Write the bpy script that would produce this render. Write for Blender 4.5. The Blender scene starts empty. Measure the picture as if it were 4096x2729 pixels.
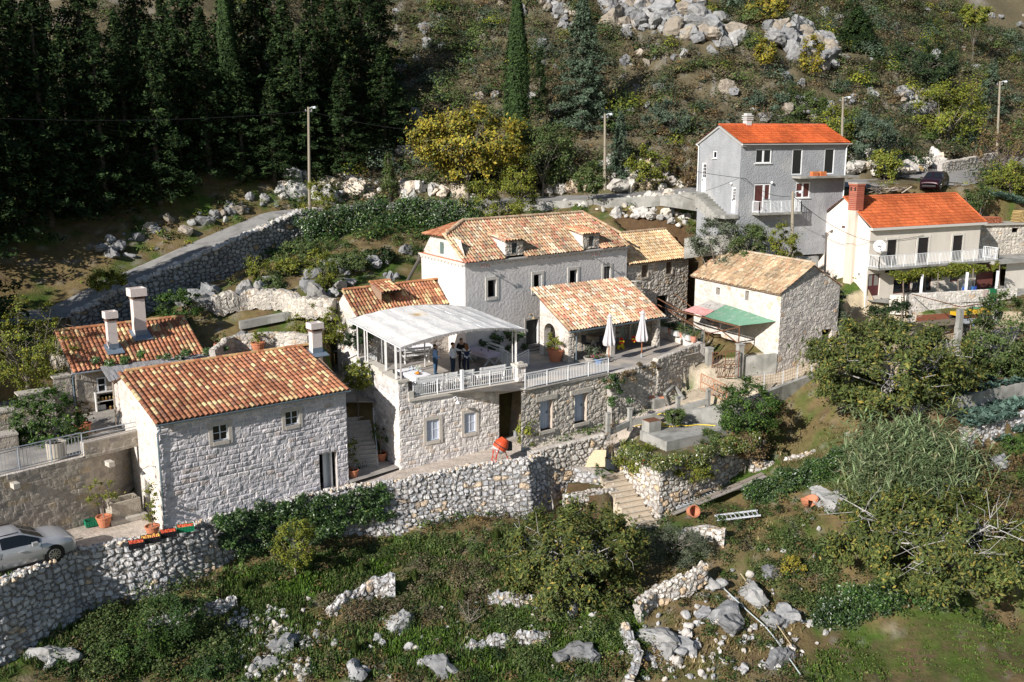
import bpy, bmesh, math, random
import numpy as np
from mathutils import Vector, Matrix
random.seed(7); RNG = np.random.default_rng(11)
SC = bpy.context.scene; COL = SC.collection; rad = math.radians
# ---------------- camera, world, sun, exposure ----------------
F=3900.;CX=2048.;CY=1364.5;TH=rad(12.07);cT,sT=math.cos(TH),math.sin(TH)
cam=bpy.data.cameras.new('camera');cam.sensor_width=36;cam.lens=36*F/4096;cam.clip_start=.5;cam.clip_end=2000
co=bpy.data.objects.new('camera',cam);COL.objects.link(co);co.rotation_euler=(rad(90)-TH,0,rad(0.0));SC.camera=co
SUN_AZ=50.;SUN_EL=28.
w=bpy.data.worlds.new('World');SC.world=w;w.use_nodes=True
nt=w.node_tree;bg=nt.nodes['Background'];sk=nt.nodes.new('ShaderNodeTexSky');sk.sky_type='NISHITA';sk.sun_disc=False
sk.sun_elevation=rad(SUN_EL);sk.air_density=1.0;sk.dust_density=.4
tosun=Vector((-math.cos(rad(SUN_AZ))*math.cos(rad(SUN_EL)),-math.sin(rad(SUN_AZ))*math.cos(rad(SUN_EL)),math.sin(rad(SUN_EL))))
sk.sun_rotation=math.atan2(tosun.x,tosun.y)
nt.links.new(sk.outputs[0],bg.inputs[0]);bg.inputs[1].default_value=.066
sl=bpy.data.lights.new('sun','SUN');sl.energy=4.9;sl.angle=rad(.5);sl.color=(1,.955,.90)
so=bpy.data.objects.new('sun',sl);COL.objects.link(so);so.rotation_euler=tosun.to_track_quat('Z','Y').to_euler();so.location=(0,0,40)
SC.view_settings.view_transform='Standard';SC.view_settings.look='None';SC.view_settings.exposure=.45;SC.view_settings.gamma=1
SC.cycles.max_bounces=5;SC.cycles.diffuse_bounces=3;SC.cycles.glossy_bounces=2;SC.cycles.transparent_max_bounces=8
# ---------------- geometry helpers ----------------
def ray(px,py):
 u=(px-CX)/F;v=(CY-py)/F
 return Vector((u,cT+v*sT,-sT+v*cT))
def atY(px,py,Y): r=ray(px,py);return r*(Y/r.y)
def atZ(px,py,z): r=ray(px,py);return r*(z/r.z)
class Pl:
 """vertical plane through A, running along azimuth az; n points to the camera"""
 def __init__(s,A,az):
  s.A=Vector(A);a=rad(az);s.d=Vector((math.cos(a),math.sin(a),0));s.az=az
  n=Vector((s.d.y,-s.d.x,0))
  if n.dot(-s.A)<0:n=-n
  s.n=n
 def hit(s,px,py):
  r=ray(px,py);p=r*(s.n.dot(s.A)/s.n.dot(r));return ((p-s.A).dot(s.d),p.z)
 def pt(s,u,z,o=0): q=s.A+s.d*u+s.n*o;return Vector((q.x,q.y,z))
 def px(s,px,py,o=0): u,z=s.hit(px,py);return s.pt(u,z,o)
 def hole(s,x0,y0,x1,y1):
  u0,z1=s.hit(x0,y0);u1,z0=s.hit(x1,y1);return (min(u0,u1),max(u0,u1),min(z0,z1),max(z0,z1))
def tagp(o,label=None,cat=None,group=None,kind=None):
 if label:o['label']=label
 if cat:o['category']=cat
 if group:o['group']=group
 if kind:o['kind']=kind
 return o
def thing(name,label,cat,loc=(0,0,0),rz=0,group=None):
 o=bpy.data.objects.new(name,None);COL.objects.link(o);o.location=loc;o.rotation_euler=(0,0,rz);o.empty_display_size=.2
 return tagp(o,label,cat,group)
def link(name,me,parent=None,world=True):
 o=bpy.data.objects.new(name,me);COL.objects.link(o)
 if parent is not None:
  o.parent=parent
  if world:
   M=Matrix.Identity(4);q=parent
   L=[]
   while q is not None:L.append(q);q=q.parent
   for q in reversed(L):
    loc=Matrix.Translation(q.location)@q.rotation_euler.to_matrix().to_4x4()
    M=M@q.matrix_parent_inverse@loc
   o.matrix_parent_inverse=M.inverted()
 return o
def dup(root,loc=None,rz=None,label=None,group=None,scale=None):
 r=root.copy();COL.objects.link(r)
 if loc is not None:r.location=loc
 if rz is not None:r.rotation_euler=(0,0,rz)
 if scale is not None:r.scale=scale if hasattr(scale,'__len__') else (scale,)*3
 if label:r['label']=label
 if group:r['group']=group
 for ch in list(root.children):
  c=ch.copy();COL.objects.link(c);c.parent=r
  for g in list(ch.children):
   e=g.copy();COL.objects.link(e);e.parent=c
 return r
class MB:
 """collects polygons with a colour and a material slot each; build() links one mesh object"""
 def __init__(s):s.V=[];s.Fc=[];s.C=[];s.M=[];s.c=(.5,.5,.5);s.m=0;s.np=[]
 def v(s,p):s.V.append((p[0],p[1],p[2]));return len(s.V)-1
 def f(s,idx):s.Fc.append(tuple(idx));s.C.append(s.c);s.M.append(s.m)
 def poly(s,pts):s.f([s.v(p) for p in pts]);return s
 def box(s,c,e,rz=0,tilt=None):
  c=Vector(c);R=Matrix.Rotation(rz,3,'Z')
  if tilt is not None:R=tilt
  P=[c+R@Vector((x*e[0]/2,y*e[1]/2,z*e[2]/2)) for x in(-1,1) for y in(-1,1) for z in(-1,1)]
  i=[s.v(p) for p in P]
  for q in((0,1,3,2),(4,6,7,5),(0,4,5,1),(2,3,7,6),(0,2,6,4),(1,5,7,3)):s.f([i[k] for k in q])
  return s
 def hexa(s,P):
  i=[s.v(p) for p in P]   # 4 bottom, 4 top
  for q in((3,2,1,0),(4,5,6,7),(0,1,5,4),(1,2,6,5),(2,3,7,6),(3,0,4,7)):s.f([i[k] for k in q])
  return s
 def bar(s,a,b,w,h=None):
  a=Vector(a);b=Vector(b);h=h or w;d=(b-a)
  if d.length<1e-6:return s
  d.normalize();up=Vector((0,0,1)) if abs(d.z)<.9 else Vector((0,1,0))
  x=d.cross(up).normalized();y=x.cross(d)
  P=[q+x*i*w/2+y*j*h/2 for q in(a,b) for (i,j) in((-1,-1),(1,-1),(1,1),(-1,1))]
  return s.hexa(P)
 def tube(s,pts,r,n=6,cap=True):
  pts=[Vector(p) for p in pts];rs=r if hasattr(r,'__len__') else [r]*len(pts);rings=[]
  for k,p in enumerate(pts):
   d=(pts[min(k+1,len(pts)-1)]-pts[max(k-1,0)]).normalized()
   up=Vector((0,0,1)) if abs(d.z)<.9 else Vector((0,1,0))
   x=d.cross(up).normalized();y=x.cross(d)
   rings.append([s.v(p+(x*math.cos(t)+y*math.sin(t))*rs[k]) for t in[2*math.pi*j/n for j in range(n)]])
  for a,b in zip(rings,rings[1:]):
   for j in range(n):s.f((a[j],a[(j+1)%n],b[(j+1)%n],b[j]))
  if cap:s.f(rings[0][::-1]);s.f(rings[-1])
  return s
 def lathe(s,c,prof,n=16):
  c=Vector(c);rings=[[s.v((c.x+r*math.cos(2*math.pi*j/n),c.y+r*math.sin(2*math.pi*j/n),c.z+z)) for j in range(n)] for r,z in prof]
  for a,b in zip(rings,rings[1:]):
   for j in range(n):s.f((a[j],a[(j+1)%n],b[(j+1)%n],b[j]))
  s.f(rings[0][::-1]);s.f(rings[-1]);return s
 def grid(s,P,mask=None,C=None):
  """P: numpy (a,b,3)"""
  s.np.append((P,mask,C,s.c,s.m))
  return s
 def build(s,name,mats,parent=None,smooth=False,world=True):
  V=np.array(s.V,dtype=np.float32).reshape(-1,3);nl=[len(f) for f in s.Fc];loops=[i for f in s.Fc for i in f]
  C=np.array(s.C,dtype=np.float32).reshape(-1,3);M=list(s.M);Vs=[V];Ls=[np.array(loops,dtype=np.int32)];Ns=[np.array(nl,dtype=np.int32)];Cs=[C];Ms=[np.array(M,dtype=np.int32)];off=len(V)
  for P,mask,Cg,c,m in s.np:
   a,b=P.shape[:2];idx=np.arange(a*b).reshape(a,b)+off
   q=np.stack([idx[:-1,:-1],idx[1:,:-1],idx[1:,1:],idx[:-1,1:]],-1).reshape(-1,4)
   fc=np.tile(np.array(c,np.float32),(len(q),1)) if Cg is None else Cg[:a-1,:b-1].reshape(-1,3).astype(np.float32)
   if mask is not None:
    k=mask[:a-1,:b-1].reshape(-1);q=q[k];fc=fc[k]
   Vs.append(P.reshape(-1,3).astype(np.float32));Ls.append(q.reshape(-1).astype(np.int32));Ns.append(np.full(len(q),4,np.int32));Cs.append(fc);Ms.append(np.full(len(q),m,np.int32));off+=a*b
  return npmesh(name,np.concatenate(Vs),np.concatenate(Ls),np.concatenate(Ns),np.concatenate(Cs),np.concatenate(Ms),mats,parent,smooth,world)
def npmesh(name,V,L,N,C,M,mats,parent=None,smooth=False,world=True):
 me=bpy.data.meshes.new(name);me.vertices.add(len(V));me.vertices.foreach_set('co',np.ascontiguousarray(V,dtype=np.float32).ravel())
 me.loops.add(len(L));me.loops.foreach_set('vertex_index',L)
 st=np.concatenate([[0],np.cumsum(N)[:-1]]).astype(np.int32)
 me.polygons.add(len(N));me.polygons.foreach_set('loop_start',st);me.polygons.foreach_set('loop_total',N)
 if M is not None:me.polygons.foreach_set('material_index',M)
 me.polygons.foreach_set('use_smooth',np.full(len(N),smooth))
 me.update(calc_edges=True)
 if C is not None:
  at=me.attributes.new('col','FLOAT_COLOR','POINT' if len(C)==len(V) and len(V)!=len(N) else 'FACE');at.data.foreach_set('color',np.concatenate([C,np.ones((len(C),1))],1).astype(np.float32).ravel())
 for m in (mats if isinstance(mats,(list,tuple)) else [mats]):me.materials.append(m)
 me.validate()
 if name is None:return me
 return link(name,me,parent,world)
# ---------------- materials ----------------
MATS={}
def mat(name,c=(.5,.5,.5),rough=.8,var=.15,vs=3.,bump=0.,bs=20.,attr=False,metal=0.,c2=None,mix=.5,trans=0.,spec=.3,stain=0.):
 if name in MATS:return MATS[name]
 m=bpy.data.materials.new(name);m.use_nodes=True;t=m.node_tree;b=t.nodes['Principled BSDF'];MATS[name]=m
 N=lambda k:t.nodes.new('ShaderNode'+k);K=t.links.new
 b.inputs['Roughness'].default_value=rough;b.inputs['Metallic'].default_value=metal;b.inputs['Specular IOR Level'].default_value=spec
 tc=N('TexCoord');src=None
 if attr:
  a=N('Attribute');a.attribute_name='col';src=a.outputs['Color']
 else:
  r=N('RGB');r.outputs[0].default_value=(*c,1);src=r.outputs[0]
 if c2 is not None:
  n=N('TexNoise');n.inputs['Scale'].default_value=vs*.4;n.inputs['Detail'].default_value=5;K(tc.outputs['Object'],n.inputs[0])
  rp=N('MapRange');rp.inputs[1].default_value=.62-mix*.3;rp.inputs[2].default_value=.74-mix*.3;K(n.outputs[0],rp.inputs[0])
  mx=N('MixRGB');mx.inputs[2].default_value=(*c2,1);K(rp.outputs[0],mx.inputs[0]);K(src,mx.inputs[1]);src=mx.outputs[0]
 if var:
  n=N('TexNoise');n.inputs['Scale'].default_value=vs;n.inputs['Detail'].default_value=8;n.inputs['Roughness'].default_value=.65;K(tc.outputs['Object'],n.inputs[0])
  rp=N('MapRange');rp.inputs[1].default_value=.25;rp.inputs[2].default_value=.75;rp.inputs[3].default_value=1-var;rp.inputs[4].default_value=1+var;K(n.outputs[0],rp.inputs[0])
  mx=N('VectorMath');mx.operation='SCALE';K(src,mx.inputs[0]);K(rp.outputs[0],mx.inputs[3]);src=mx.outputs[0]
 if stain:
  mp=N('Mapping');mp.inputs['Scale'].default_value=(1.6,1.6,.18);K(tc.outputs['Object'],mp.inputs[0])
  n=N('TexNoise');n.inputs['Scale'].default_value=1.2;n.inputs['Detail'].default_value=6;K(mp.outputs[0],n.inputs[0])
  rp=N('MapRange');rp.inputs[1].default_value=.5;rp.inputs[2].default_value=.8;rp.inputs[3].default_value=1;rp.inputs[4].default_value=1-stain;K(n.outputs[0],rp.inputs[0])
  mx=N('VectorMath');mx.operation='SCALE';K(src,mx.inputs[0]);K(rp.outputs[0],mx.inputs[3]);src=mx.outputs[0]
 K(src,b.inputs['Base Color'])
 if bump:
  n=N('TexNoise');n.inputs['Scale'].default_value=bs;n.inputs['Detail'].default_value=6;K(tc.outputs['Object'],n.inputs[0])
  bp=N('Bump');bp.inputs['Strength'].default_value=bump;bp.inputs['Distance'].default_value=.06;K(n.outputs[0],bp.inputs['Height']);K(bp.outputs[0],b.inputs['Normal'])
 if trans:
  tr=N('BsdfTranslucent');K(src,tr.inputs[0]);ms=N('MixShader');ms.inputs[0].default_value=trans
  K(b.outputs[0],ms.inputs[1]);K(tr.outputs[0],ms.inputs[2]);K(ms.outputs[0],t.nodes['Material Output'].inputs[0])
 return m
STONE=mat('masonry',attr=True,var=.22,vs=7,bump=.7,bs=14,rough=.92,spec=.15)
ROCKM=mat('limestone',attr=True,var=.3,vs=2.2,bump=.9,bs=5,rough=.92,spec=.15)
TILE=mat('clay_tile',attr=True,var=.22,vs=9,bump=.25,bs=30,rough=.85,spec=.2)
PLAIN=mat('painted',attr=True,var=.05,vs=4,rough=.5,spec=.35)
WOODM=mat('weathered_wood',attr=True,var=.3,vs=12,bump=.3,bs=40,rough=.85)
LEAF=mat('leaf',attr=True,var=.12,vs=1.5,rough=.55,trans=.18,spec=.25)
DRYL=mat('needle_leaf',attr=True,var=.1,vs=1.,rough=.7,trans=.08,spec=.12)
BARK=mat('bark',attr=True,var=.3,vs=9,bump=.5,bs=25,rough=.95,spec=.1)
WHITE=mat('white_paint',(.78,.79,.8),rough=.45,var=.05,stain=.12)
GLASS=mat('dark_glass',(.012,.015,.018),rough=.06,var=0,spec=.6)
CONC=mat('concrete',(.36,.35,.32),rough=.9,var=.22,vs=1.6,bump=.35,bs=18,stain=.4,c2=(.24,.235,.21),mix=.5)
REND=mat('old_render',(.66,.63,.61),rough=.92,var=.09,vs=1.3,bump=.55,bs=5,stain=.1)
RENDL=mat('cream_render',(.68,.62,.54),rough=.9,var=.05,vs=.8,bump=.12,bs=30,stain=.08)
GREYR=mat('grey_render',(.33,.34,.355),rough=.95,var=.16,vs=1.1,bump=1.,bs=9,stain=.15,c2=(.4,.4,.4),mix=.25)
STEEL=mat('galvanised',(.42,.45,.48),rough=.4,metal=.6,var=.1)
RUST=mat('rusty_steel',(.16,.075,.04),rough=.85,var=.35,vs=10)
COP=mat('gutter_metal',(.2,.26,.3),rough=.45,metal=.4,var=.15)
TERRA=mat('terracotta',(.5,.2,.11),rough=.8,var=.15,vs=8)
CLOTH=mat('cloth',attr=True,rough=.9,var=.06,vs=8,spec=.1)
# ---------------- numpy noise and stone patterns ----------------
def hsh(a,b,s=0.):
 x=np.sin(a*127.1+b*311.7+s*74.7)*43758.5453;return x-np.floor(x)
def vnoise(x,y,s=0.):
 xi=np.floor(x);yi=np.floor(y);fx=x-xi;fy=y-yi;fx=fx*fx*(3-2*fx);fy=fy*fy*(3-2*fy)
 a=hsh(xi,yi,s);b=hsh(xi+1,yi,s);c=hsh(xi,yi+1,s);d=hsh(xi+1,yi+1,s)
 return (a*(1-fx)+b*fx)*(1-fy)+(c*(1-fx)+d*fx)*fy
def fbm(x,y,s=0.,o=4):
 r=0;a=.5
 for k in range(o):r=r+a*vnoise(x*2**k,y*2**k,s+k*3.1);a*=.5
 return r
def pat_course(U,V,su,sv,seed):
 U=U+(fbm(U*2,V*2,seed)-.5)*.12;V=V+(fbm(U*1.3,V*1.7,seed+5)-.5)*.13
 r=np.floor(V/sv);fv=V/sv-r;x=U/(su*(.75+.5*hsh(r,r*0,seed)))+hsh(r,r*0+3,seed)*7
 c=np.floor(x);b=lambda q:q+.55*(hsh(q,r,seed+1)-.5)
 c=np.where(x<b(c),c-1,c);c=np.where(x>=b(c+1),c+1,c)
 e=np.minimum(np.minimum(x-b(c),b(c+1)-x)*su,np.minimum(fv,1-fv)*sv)
 return e,hsh(c,r,seed+2),hsh(c,r,seed+9)
def pat_rubble(U,V,su,sv,seed):
 U=U+(fbm(U*2.2,V*2.2,seed)-.5)*su*.35;V=V+(fbm(U*2,V*2.1,seed+5)-.5)*sv*.35
 x=U/su;y=V/sv;xi=np.floor(x);yi=np.floor(y);f1=np.full(U.shape,9.);f2=f1.copy();ia=f1*0;ib=f1*0
 for dx in(-1,0,1):
  for dy in(-1,0,1):
   cx=xi+dx;cy=yi+dy;px=cx+.12+.76*hsh(cx,cy,seed)+.5*(cy%2)*0;py=cy+.12+.76*hsh(cx,cy,seed+1)
   sz=.62+.75*hsh(cx,cy,seed+6)
   d=(np.abs(x-px)**2.6+np.abs(y-py)**2.6)**(1/2.6)/sz
   nw=d<f1;f2=np.where(nw,f1,np.minimum(f2,d));ia=np.where(nw,hsh(cx,cy,seed+2),ia);ib=np.where(nw,hsh(cx,cy,seed+9),ib);f1=np.where(nw,d,f1)
 return (f2-f1)*min(su,sv)*.5,ia,ib
def pal(ids,cols,w=None):
 cols=np.array(cols,float);n=len(cols);w=np.ones(n) if w is None else np.array(w,float)
 cs=np.cumsum(w/w.sum());k=np.minimum(np.searchsorted(cs,ids.ravel()),n-1).reshape(ids.shape);return cols[k]
STY={ # pattern, su, sv, relief, mortar width, mortar colour, palette, weights
 'cottage':(pat_course,.46,.26,.05,.03,(.66,.62,.63),[(.55,.52,.54),(.61,.575,.59),(.48,.46,.48),(.65,.61,.61),(.52,.45,.42)],[4,4,3,3,.6]),
 'terrace':(pat_course,.42,.24,.055,.028,(.6,.55,.5),[(.6,.56,.54),(.66,.62,.59),(.5,.475,.46),(.69,.65,.61),(.55,.47,.4)],[4,4,2,3,1]),
 'block':(pat_course,.62,.33,.03,.022,(.42,.38,.33),[(.36,.32,.27),(.42,.37,.31),(.30,.27,.235),(.40,.33,.24)],[4,3,3,1]),
 'gable':(pat_course,.42,.25,.012,.03,(.68,.63,.58),[(.60,.55,.5),(.54,.49,.44),(.64,.6,.55),(.58,.46,.36)],[4,3,3,.7]),
 'barn':(pat_rubble,.42,.27,.045,.02,(.36,.32,.28),[(.5,.47,.43),(.43,.4,.37),(.56,.52,.47),(.38,.35,.33),(.5,.38,.27)],[5,4,4,2,.35]),
 'barnw':(pat_rubble,.42,.27,.035,.02,(.56,.51,.45),[(.64,.6,.54),(.58,.54,.48),(.7,.65,.6),(.6,.46,.34)],[5,4,4,.5]),
 'rough':(pat_rubble,.4,.26,.07,.03,(.36,.32,.27),[(.5,.46,.4),(.42,.39,.35),(.56,.51,.44),(.5,.39,.28)],[4,4,4,1]),
 'dry':(pat_rubble,.38,.27,.12,.042,(.16,.14,.12),[(.52,.51,.51),(.44,.44,.45),(.61,.59,.57),(.36,.36,.37),(.6,.47,.34)],[5,4,4,2.4,.9]),
 'dryw':(pat_rubble,.42,.3,.12,.04,(.2,.16,.12),[(.58,.54,.49),(.62,.59,.54),(.5,.47,.43),(.64,.48,.32),(.42,.4,.38)],[5,4,4,2,2]),
 'drygrey':(pat_rubble,.44,.3,.12,.045,(.07,.065,.06),[(.34,.335,.33),(.40,.39,.38),(.28,.28,.28),(.47,.45,.43),(.45,.33,.2)],[5,4,4,2,.5]),
 'dressed':(pat_course,.55,.3,.008,.014,(.46,.42,.37),[(.54,.49,.43),(.58,.53,.46),(.5,.45,.4)],None),
}
def stone_grid(P,U,V,nrm,style,seed,taper=None):
 """displace grid P along nrm by a stone pattern evaluated at metric U,V; returns P and face colours"""
 pf,su,sv,rel,mw,mc,cols,w=STY[style]
 e,ia,ib=pf(U,V,su,sv,seed)
 h=np.clip(e/(mw*1.15),0,1);h=h*h*(3-2*h)
 g=fbm(U*5,V*5,seed+3)-.5
 disp=rel*(h*(.45+.55*ib)+1.5*g*h)-rel*.35
 if taper is not None:disp=disp*taper
 P2=P+nrm*disp[...,None]
 Uc=U[:-1,:-1]*.5+U[1:,1:]*.5;Vc=V[:-1,:-1]*.5+V[1:,1:]*.5
 e,ia,ib=pf(Uc,Vc,su,sv,seed);m=np.clip(1-e/mw,0,1)[...,None]**.7
 c=pal(ia,cols,w)*(1+(fbm(Uc*4,Vc*4,seed+8)-.5)[...,None]*.5)
 big=(1+.22*(fbm(Uc*.5,Vc*.5,seed+4)-.47)*2)[...,None]
 return P2,(c*(1-m)+np.array(mc)*m)*big
def lines(a,b,res,extra=()):
 n=max(1,int(math.ceil((b-a)/res)));g=list(np.linspace(a,b,n+1))
 for e in extra:
  if a<e<b:g=[x for x in g if abs(x-e)>res*.35 or x in(a,b)]+[e]
 return np.array(sorted(set(g)))
def panel(mb,pl,u0,u1,z0,z1,holes=(),style=None,res=.07,seed=1.,o=0.,reveal=.24,apex=None,rc=(.5,.46,.4),top=None):
 """wall panel on plane pl with rectangular holes (u0,u1,z0,z1); apex=(u,z) adds a gable; top(u)-> z for a sloping top"""
 if style is None:res=max(res,.5)
 us=lines(u0,u1,res,[h[k] for h in holes for k in(0,1)]);zs=lines(z0,z1,res,[h[k] for h in holes for k in(2,3)])
 n=np.array(pl.n)
 def emit(Ug,Zg,mask=None,edges=True):
  P=np.stack([pl.A.x+pl.d.x*Ug+pl.n.x*o,pl.A.y+pl.d.y*Ug+pl.n.y*o,Zg],-1);C=None
  if style:
   tp=np.clip(np.minimum(Ug-u0,u1-Ug)/.05,0,1);P,C=stone_grid(P,Ug,Zg,n,style,seed,tp)
   if mask is not None:pass
  mb.grid(P,mask,C)
 if top is None:
  Ug,Zg=np.meshgrid(us,zs,indexing='ij');uc=(us[:-1]+us[1:])/2;zc=(zs[:-1]+zs[1:])/2;mask=np.ones((len(uc),len(zc)),bool)
  for h in holes:mask&=~(((uc>h[0])&(uc<h[1]))[:,None]&((zc>h[2])&(zc<h[3]))[None,:])
  emit(Ug,Zg,mask)
 else:
  tz=np.array([top(u) for u in us]);n2=max(2,int((max(tz)-z0)/res));t=np.linspace(0,1,n2)
  emit(np.repeat(us[:,None],n2,1),z0+(tz[:,None]-z0)*t[None])
 if apex is not None:
  au,az=apex;us2=lines(u0,u1,res,[au]);tz=np.where(us2<=au,z1+(az-z1)*(us2-u0)/(au-u0),z1+(az-z1)*(u1-us2)/(u1-au))
  n2=max(2,int((az-z1)/res));t=np.linspace(0,1,n2+1);emit(np.repeat(us2[:,None],n2+1,1),z1+(tz[:,None]-z1)*t[None])
 oc=mb.c;mb.c=rc
 for a,b,c,d in holes:
  q=lambda u,z,k:pl.pt(u,z,o-k)
  mb.poly([q(a,c,-.01),q(a,d,-.01),q(a,d,reveal),q(a,c,reveal)]);mb.poly([q(b,d,-.01),q(b,c,-.01),q(b,c,reveal),q(b,d,reveal)])
  mb.poly([q(a,c,-.01),q(a,c,reveal),q(b,c,reveal),q(b,c,-.01)]);mb.poly([q(a,d,-.01),q(b,d,-.01),q(b,d,reveal),q(a,d,reveal)])
 mb.c=oc
def pbox(mb,pl,u0,u1,z0,z1,o0,o1):
 mb.hexa([pl.pt(u0,z0,o0),pl.pt(u1,z0,o0),pl.pt(u1,z0,o1),pl.pt(u0,z0,o1),pl.pt(u0,z1,o0),pl.pt(u1,z1,o0),pl.pt(u1,z1,o1),pl.pt(u0,z1,o1)])
def surround(root,pl,h,w=.17,proud=.05,c=(.56,.52,.46),sill=True,name='window_surround'):
 b=MB();b.c=c;a,e,z0,z1=h
 pbox(b,pl,a-w,a,z0-(w if sill else 0),z1+w,-.05,proud);pbox(b,pl,e,e+w,z0-(w if sill else 0),z1+w,-.05,proud)
 pbox(b,pl,a,e,z1,z1+w,-.05,proud-.003)
 if sill:pbox(b,pl,a,e,z0-w,z0,-.05,proud+.02)
 return b.build(name,mat('dressed_stone',attr=True,var=.12,vs=9,bump=.3,bs=25,rough=.9),root)
def window(root,pl,h,nx=2,nz=2,fc=(.75,.77,.8),back=.18,fw=.06,mw=.035,glass=GLASS,name='window',bars=True):
 a,e,z0,z1=h;b=MB();b.c=fc
 pbox(b,pl,a,a+fw,z0,z1,-back,-back+.06);pbox(b,pl,e-fw,e,z0,z1,-back,-back+.06);pbox(b,pl,a+fw,e-fw,z0,z0+fw,-back,-back+.06);pbox(b,pl,a+fw,e-fw,z1-fw,z1,-back,-back+.06)
 for i in range(1,nx):
  u=a+(e-a)*i/nx;ww=mw*1.6 if nx==2 else mw;pbox(b,pl,u-ww/2,u+ww/2,z0+fw,z1-fw,-back+.002,-back+.05)
 for j in range(1,nz):
  z=z0+(z1-z0)*j/nz;pbox(b,pl,a+fw,e-fw,z-mw/2,z+mw/2,-back+.004,-back+.045)
 f=b.build(name,PLAIN,root)
 g=MB();g.poly([pl.pt(a+fw*.5,z0+fw*.5,-back+.02),pl.pt(e-fw*.5,z0+fw*.5,-back+.02),pl.pt(e-fw*.5,z1-fw*.5,-back+.02),pl.pt(a+fw*.5,z1-fw*.5,-back+.02)])
 g.build('pane',glass,f);return f
def darkhole(root,pl,h,back=.6,name='interior'):
 """dim room behind an open hole"""
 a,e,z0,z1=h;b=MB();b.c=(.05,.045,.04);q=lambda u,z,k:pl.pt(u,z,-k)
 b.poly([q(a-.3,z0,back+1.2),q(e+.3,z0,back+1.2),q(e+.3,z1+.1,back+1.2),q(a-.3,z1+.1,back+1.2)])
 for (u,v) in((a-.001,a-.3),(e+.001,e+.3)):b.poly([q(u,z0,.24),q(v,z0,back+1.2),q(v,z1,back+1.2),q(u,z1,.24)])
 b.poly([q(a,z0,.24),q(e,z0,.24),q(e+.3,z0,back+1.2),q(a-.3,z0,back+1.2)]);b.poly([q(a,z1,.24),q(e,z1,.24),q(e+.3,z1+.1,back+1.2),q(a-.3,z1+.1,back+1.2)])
 return b.build(name,PLAIN,root)
def door(root,pl,h,c,back=.2,glass=False,name='door',planks=0,knob=True,open_a=None):
 a,e,z0,z1=h;b=MB();b.c=c
 pbox(b,pl,a,e,z0,z1,-back-.05,-back)
 d=tuple(x*.6 for x in c)
 b.c=c
 pbox(b,pl,a,a+.07,z0,z1,-back,-back+.04);pbox(b,pl,e-.07,e,z0,z1,-back,-back+.04);pbox(b,pl,a+.07,e-.07,z1-.08,z1,-back,-back+.04);pbox(b,pl,a+.07,e-.07,z0+(z1-z0)*.42,z0+(z1-z0)*.42+.09,-back,-back+.03)
 b.c=d
 for i in range(1,planks):
  u=a+.07+(e-a-.14)*i/planks;pbox(b,pl,u-.008,u+.008,z0+.02,z1-.1,-back,-back+.006)
 o=b.build(name,PLAIN,root)
 if glass:
  g=MB()
  zz=z0+(z1-z0)*.5
  for i in range(2):
   ua=a+.16+(e-a-.26)*i/2;ub=ua+(e-a-.42)/2+.03;g.poly([pl.pt(ua,zz,-back+.012),pl.pt(ub,zz,-back+.012),pl.pt(ub,z1-.16,-back+.012),pl.pt(ua,z1-.16,-back+.012)])
  g.build('pane',GLASS,o)
  for j in range(1,4):
   q=MB();q.c=c;z=zz+(z1-.16-zz)*j/4;pbox(q,pl,a+.12,e-.12,z-.015,z+.015,-back+.013,-back+.03);q.build('glazing_bar',PLAIN,o)
 if knob:
  k=MB();k.c=(.1,.1,.1);pbox(k,pl,e-.17,e-.11,z0+.95,z0+1.1,-back+.031,-back+.07);k.build('handle',PLAIN,o)
 return o
OLD=[(.47,.28,.165),(.42,.32,.19),(.5,.37,.24),(.36,.22,.135),(.44,.22,.14),(.54,.44,.32),(.28,.21,.15),(.4,.17,.11)];OLDW=[4,4,4,2.6,2.4,1.6,2.,1.1]
NEWT=[(.36,.155,.085),(.41,.185,.10),(.30,.125,.07),(.56,.42,.23),(.48,.3,.155),(.27,.13,.085)];NEWW=[4.5,4,3.5,2.1,2.2,2]
LOGG=[(.54,.34,.21),(.58,.46,.31),(.62,.53,.41),(.44,.28,.17),(.54,.29,.19),(.36,.28,.2),(.47,.2,.13)];LOGW=[4,4,3,2,2.4,1,.8]
BARNT=[(.50,.36,.22),(.44,.31,.19),(.54,.42,.28),(.38,.27,.17),(.52,.31,.19),(.30,.235,.16),(.58,.48,.33)];BARNW=[4,4,4,2.5,2,2,1.2]
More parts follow.
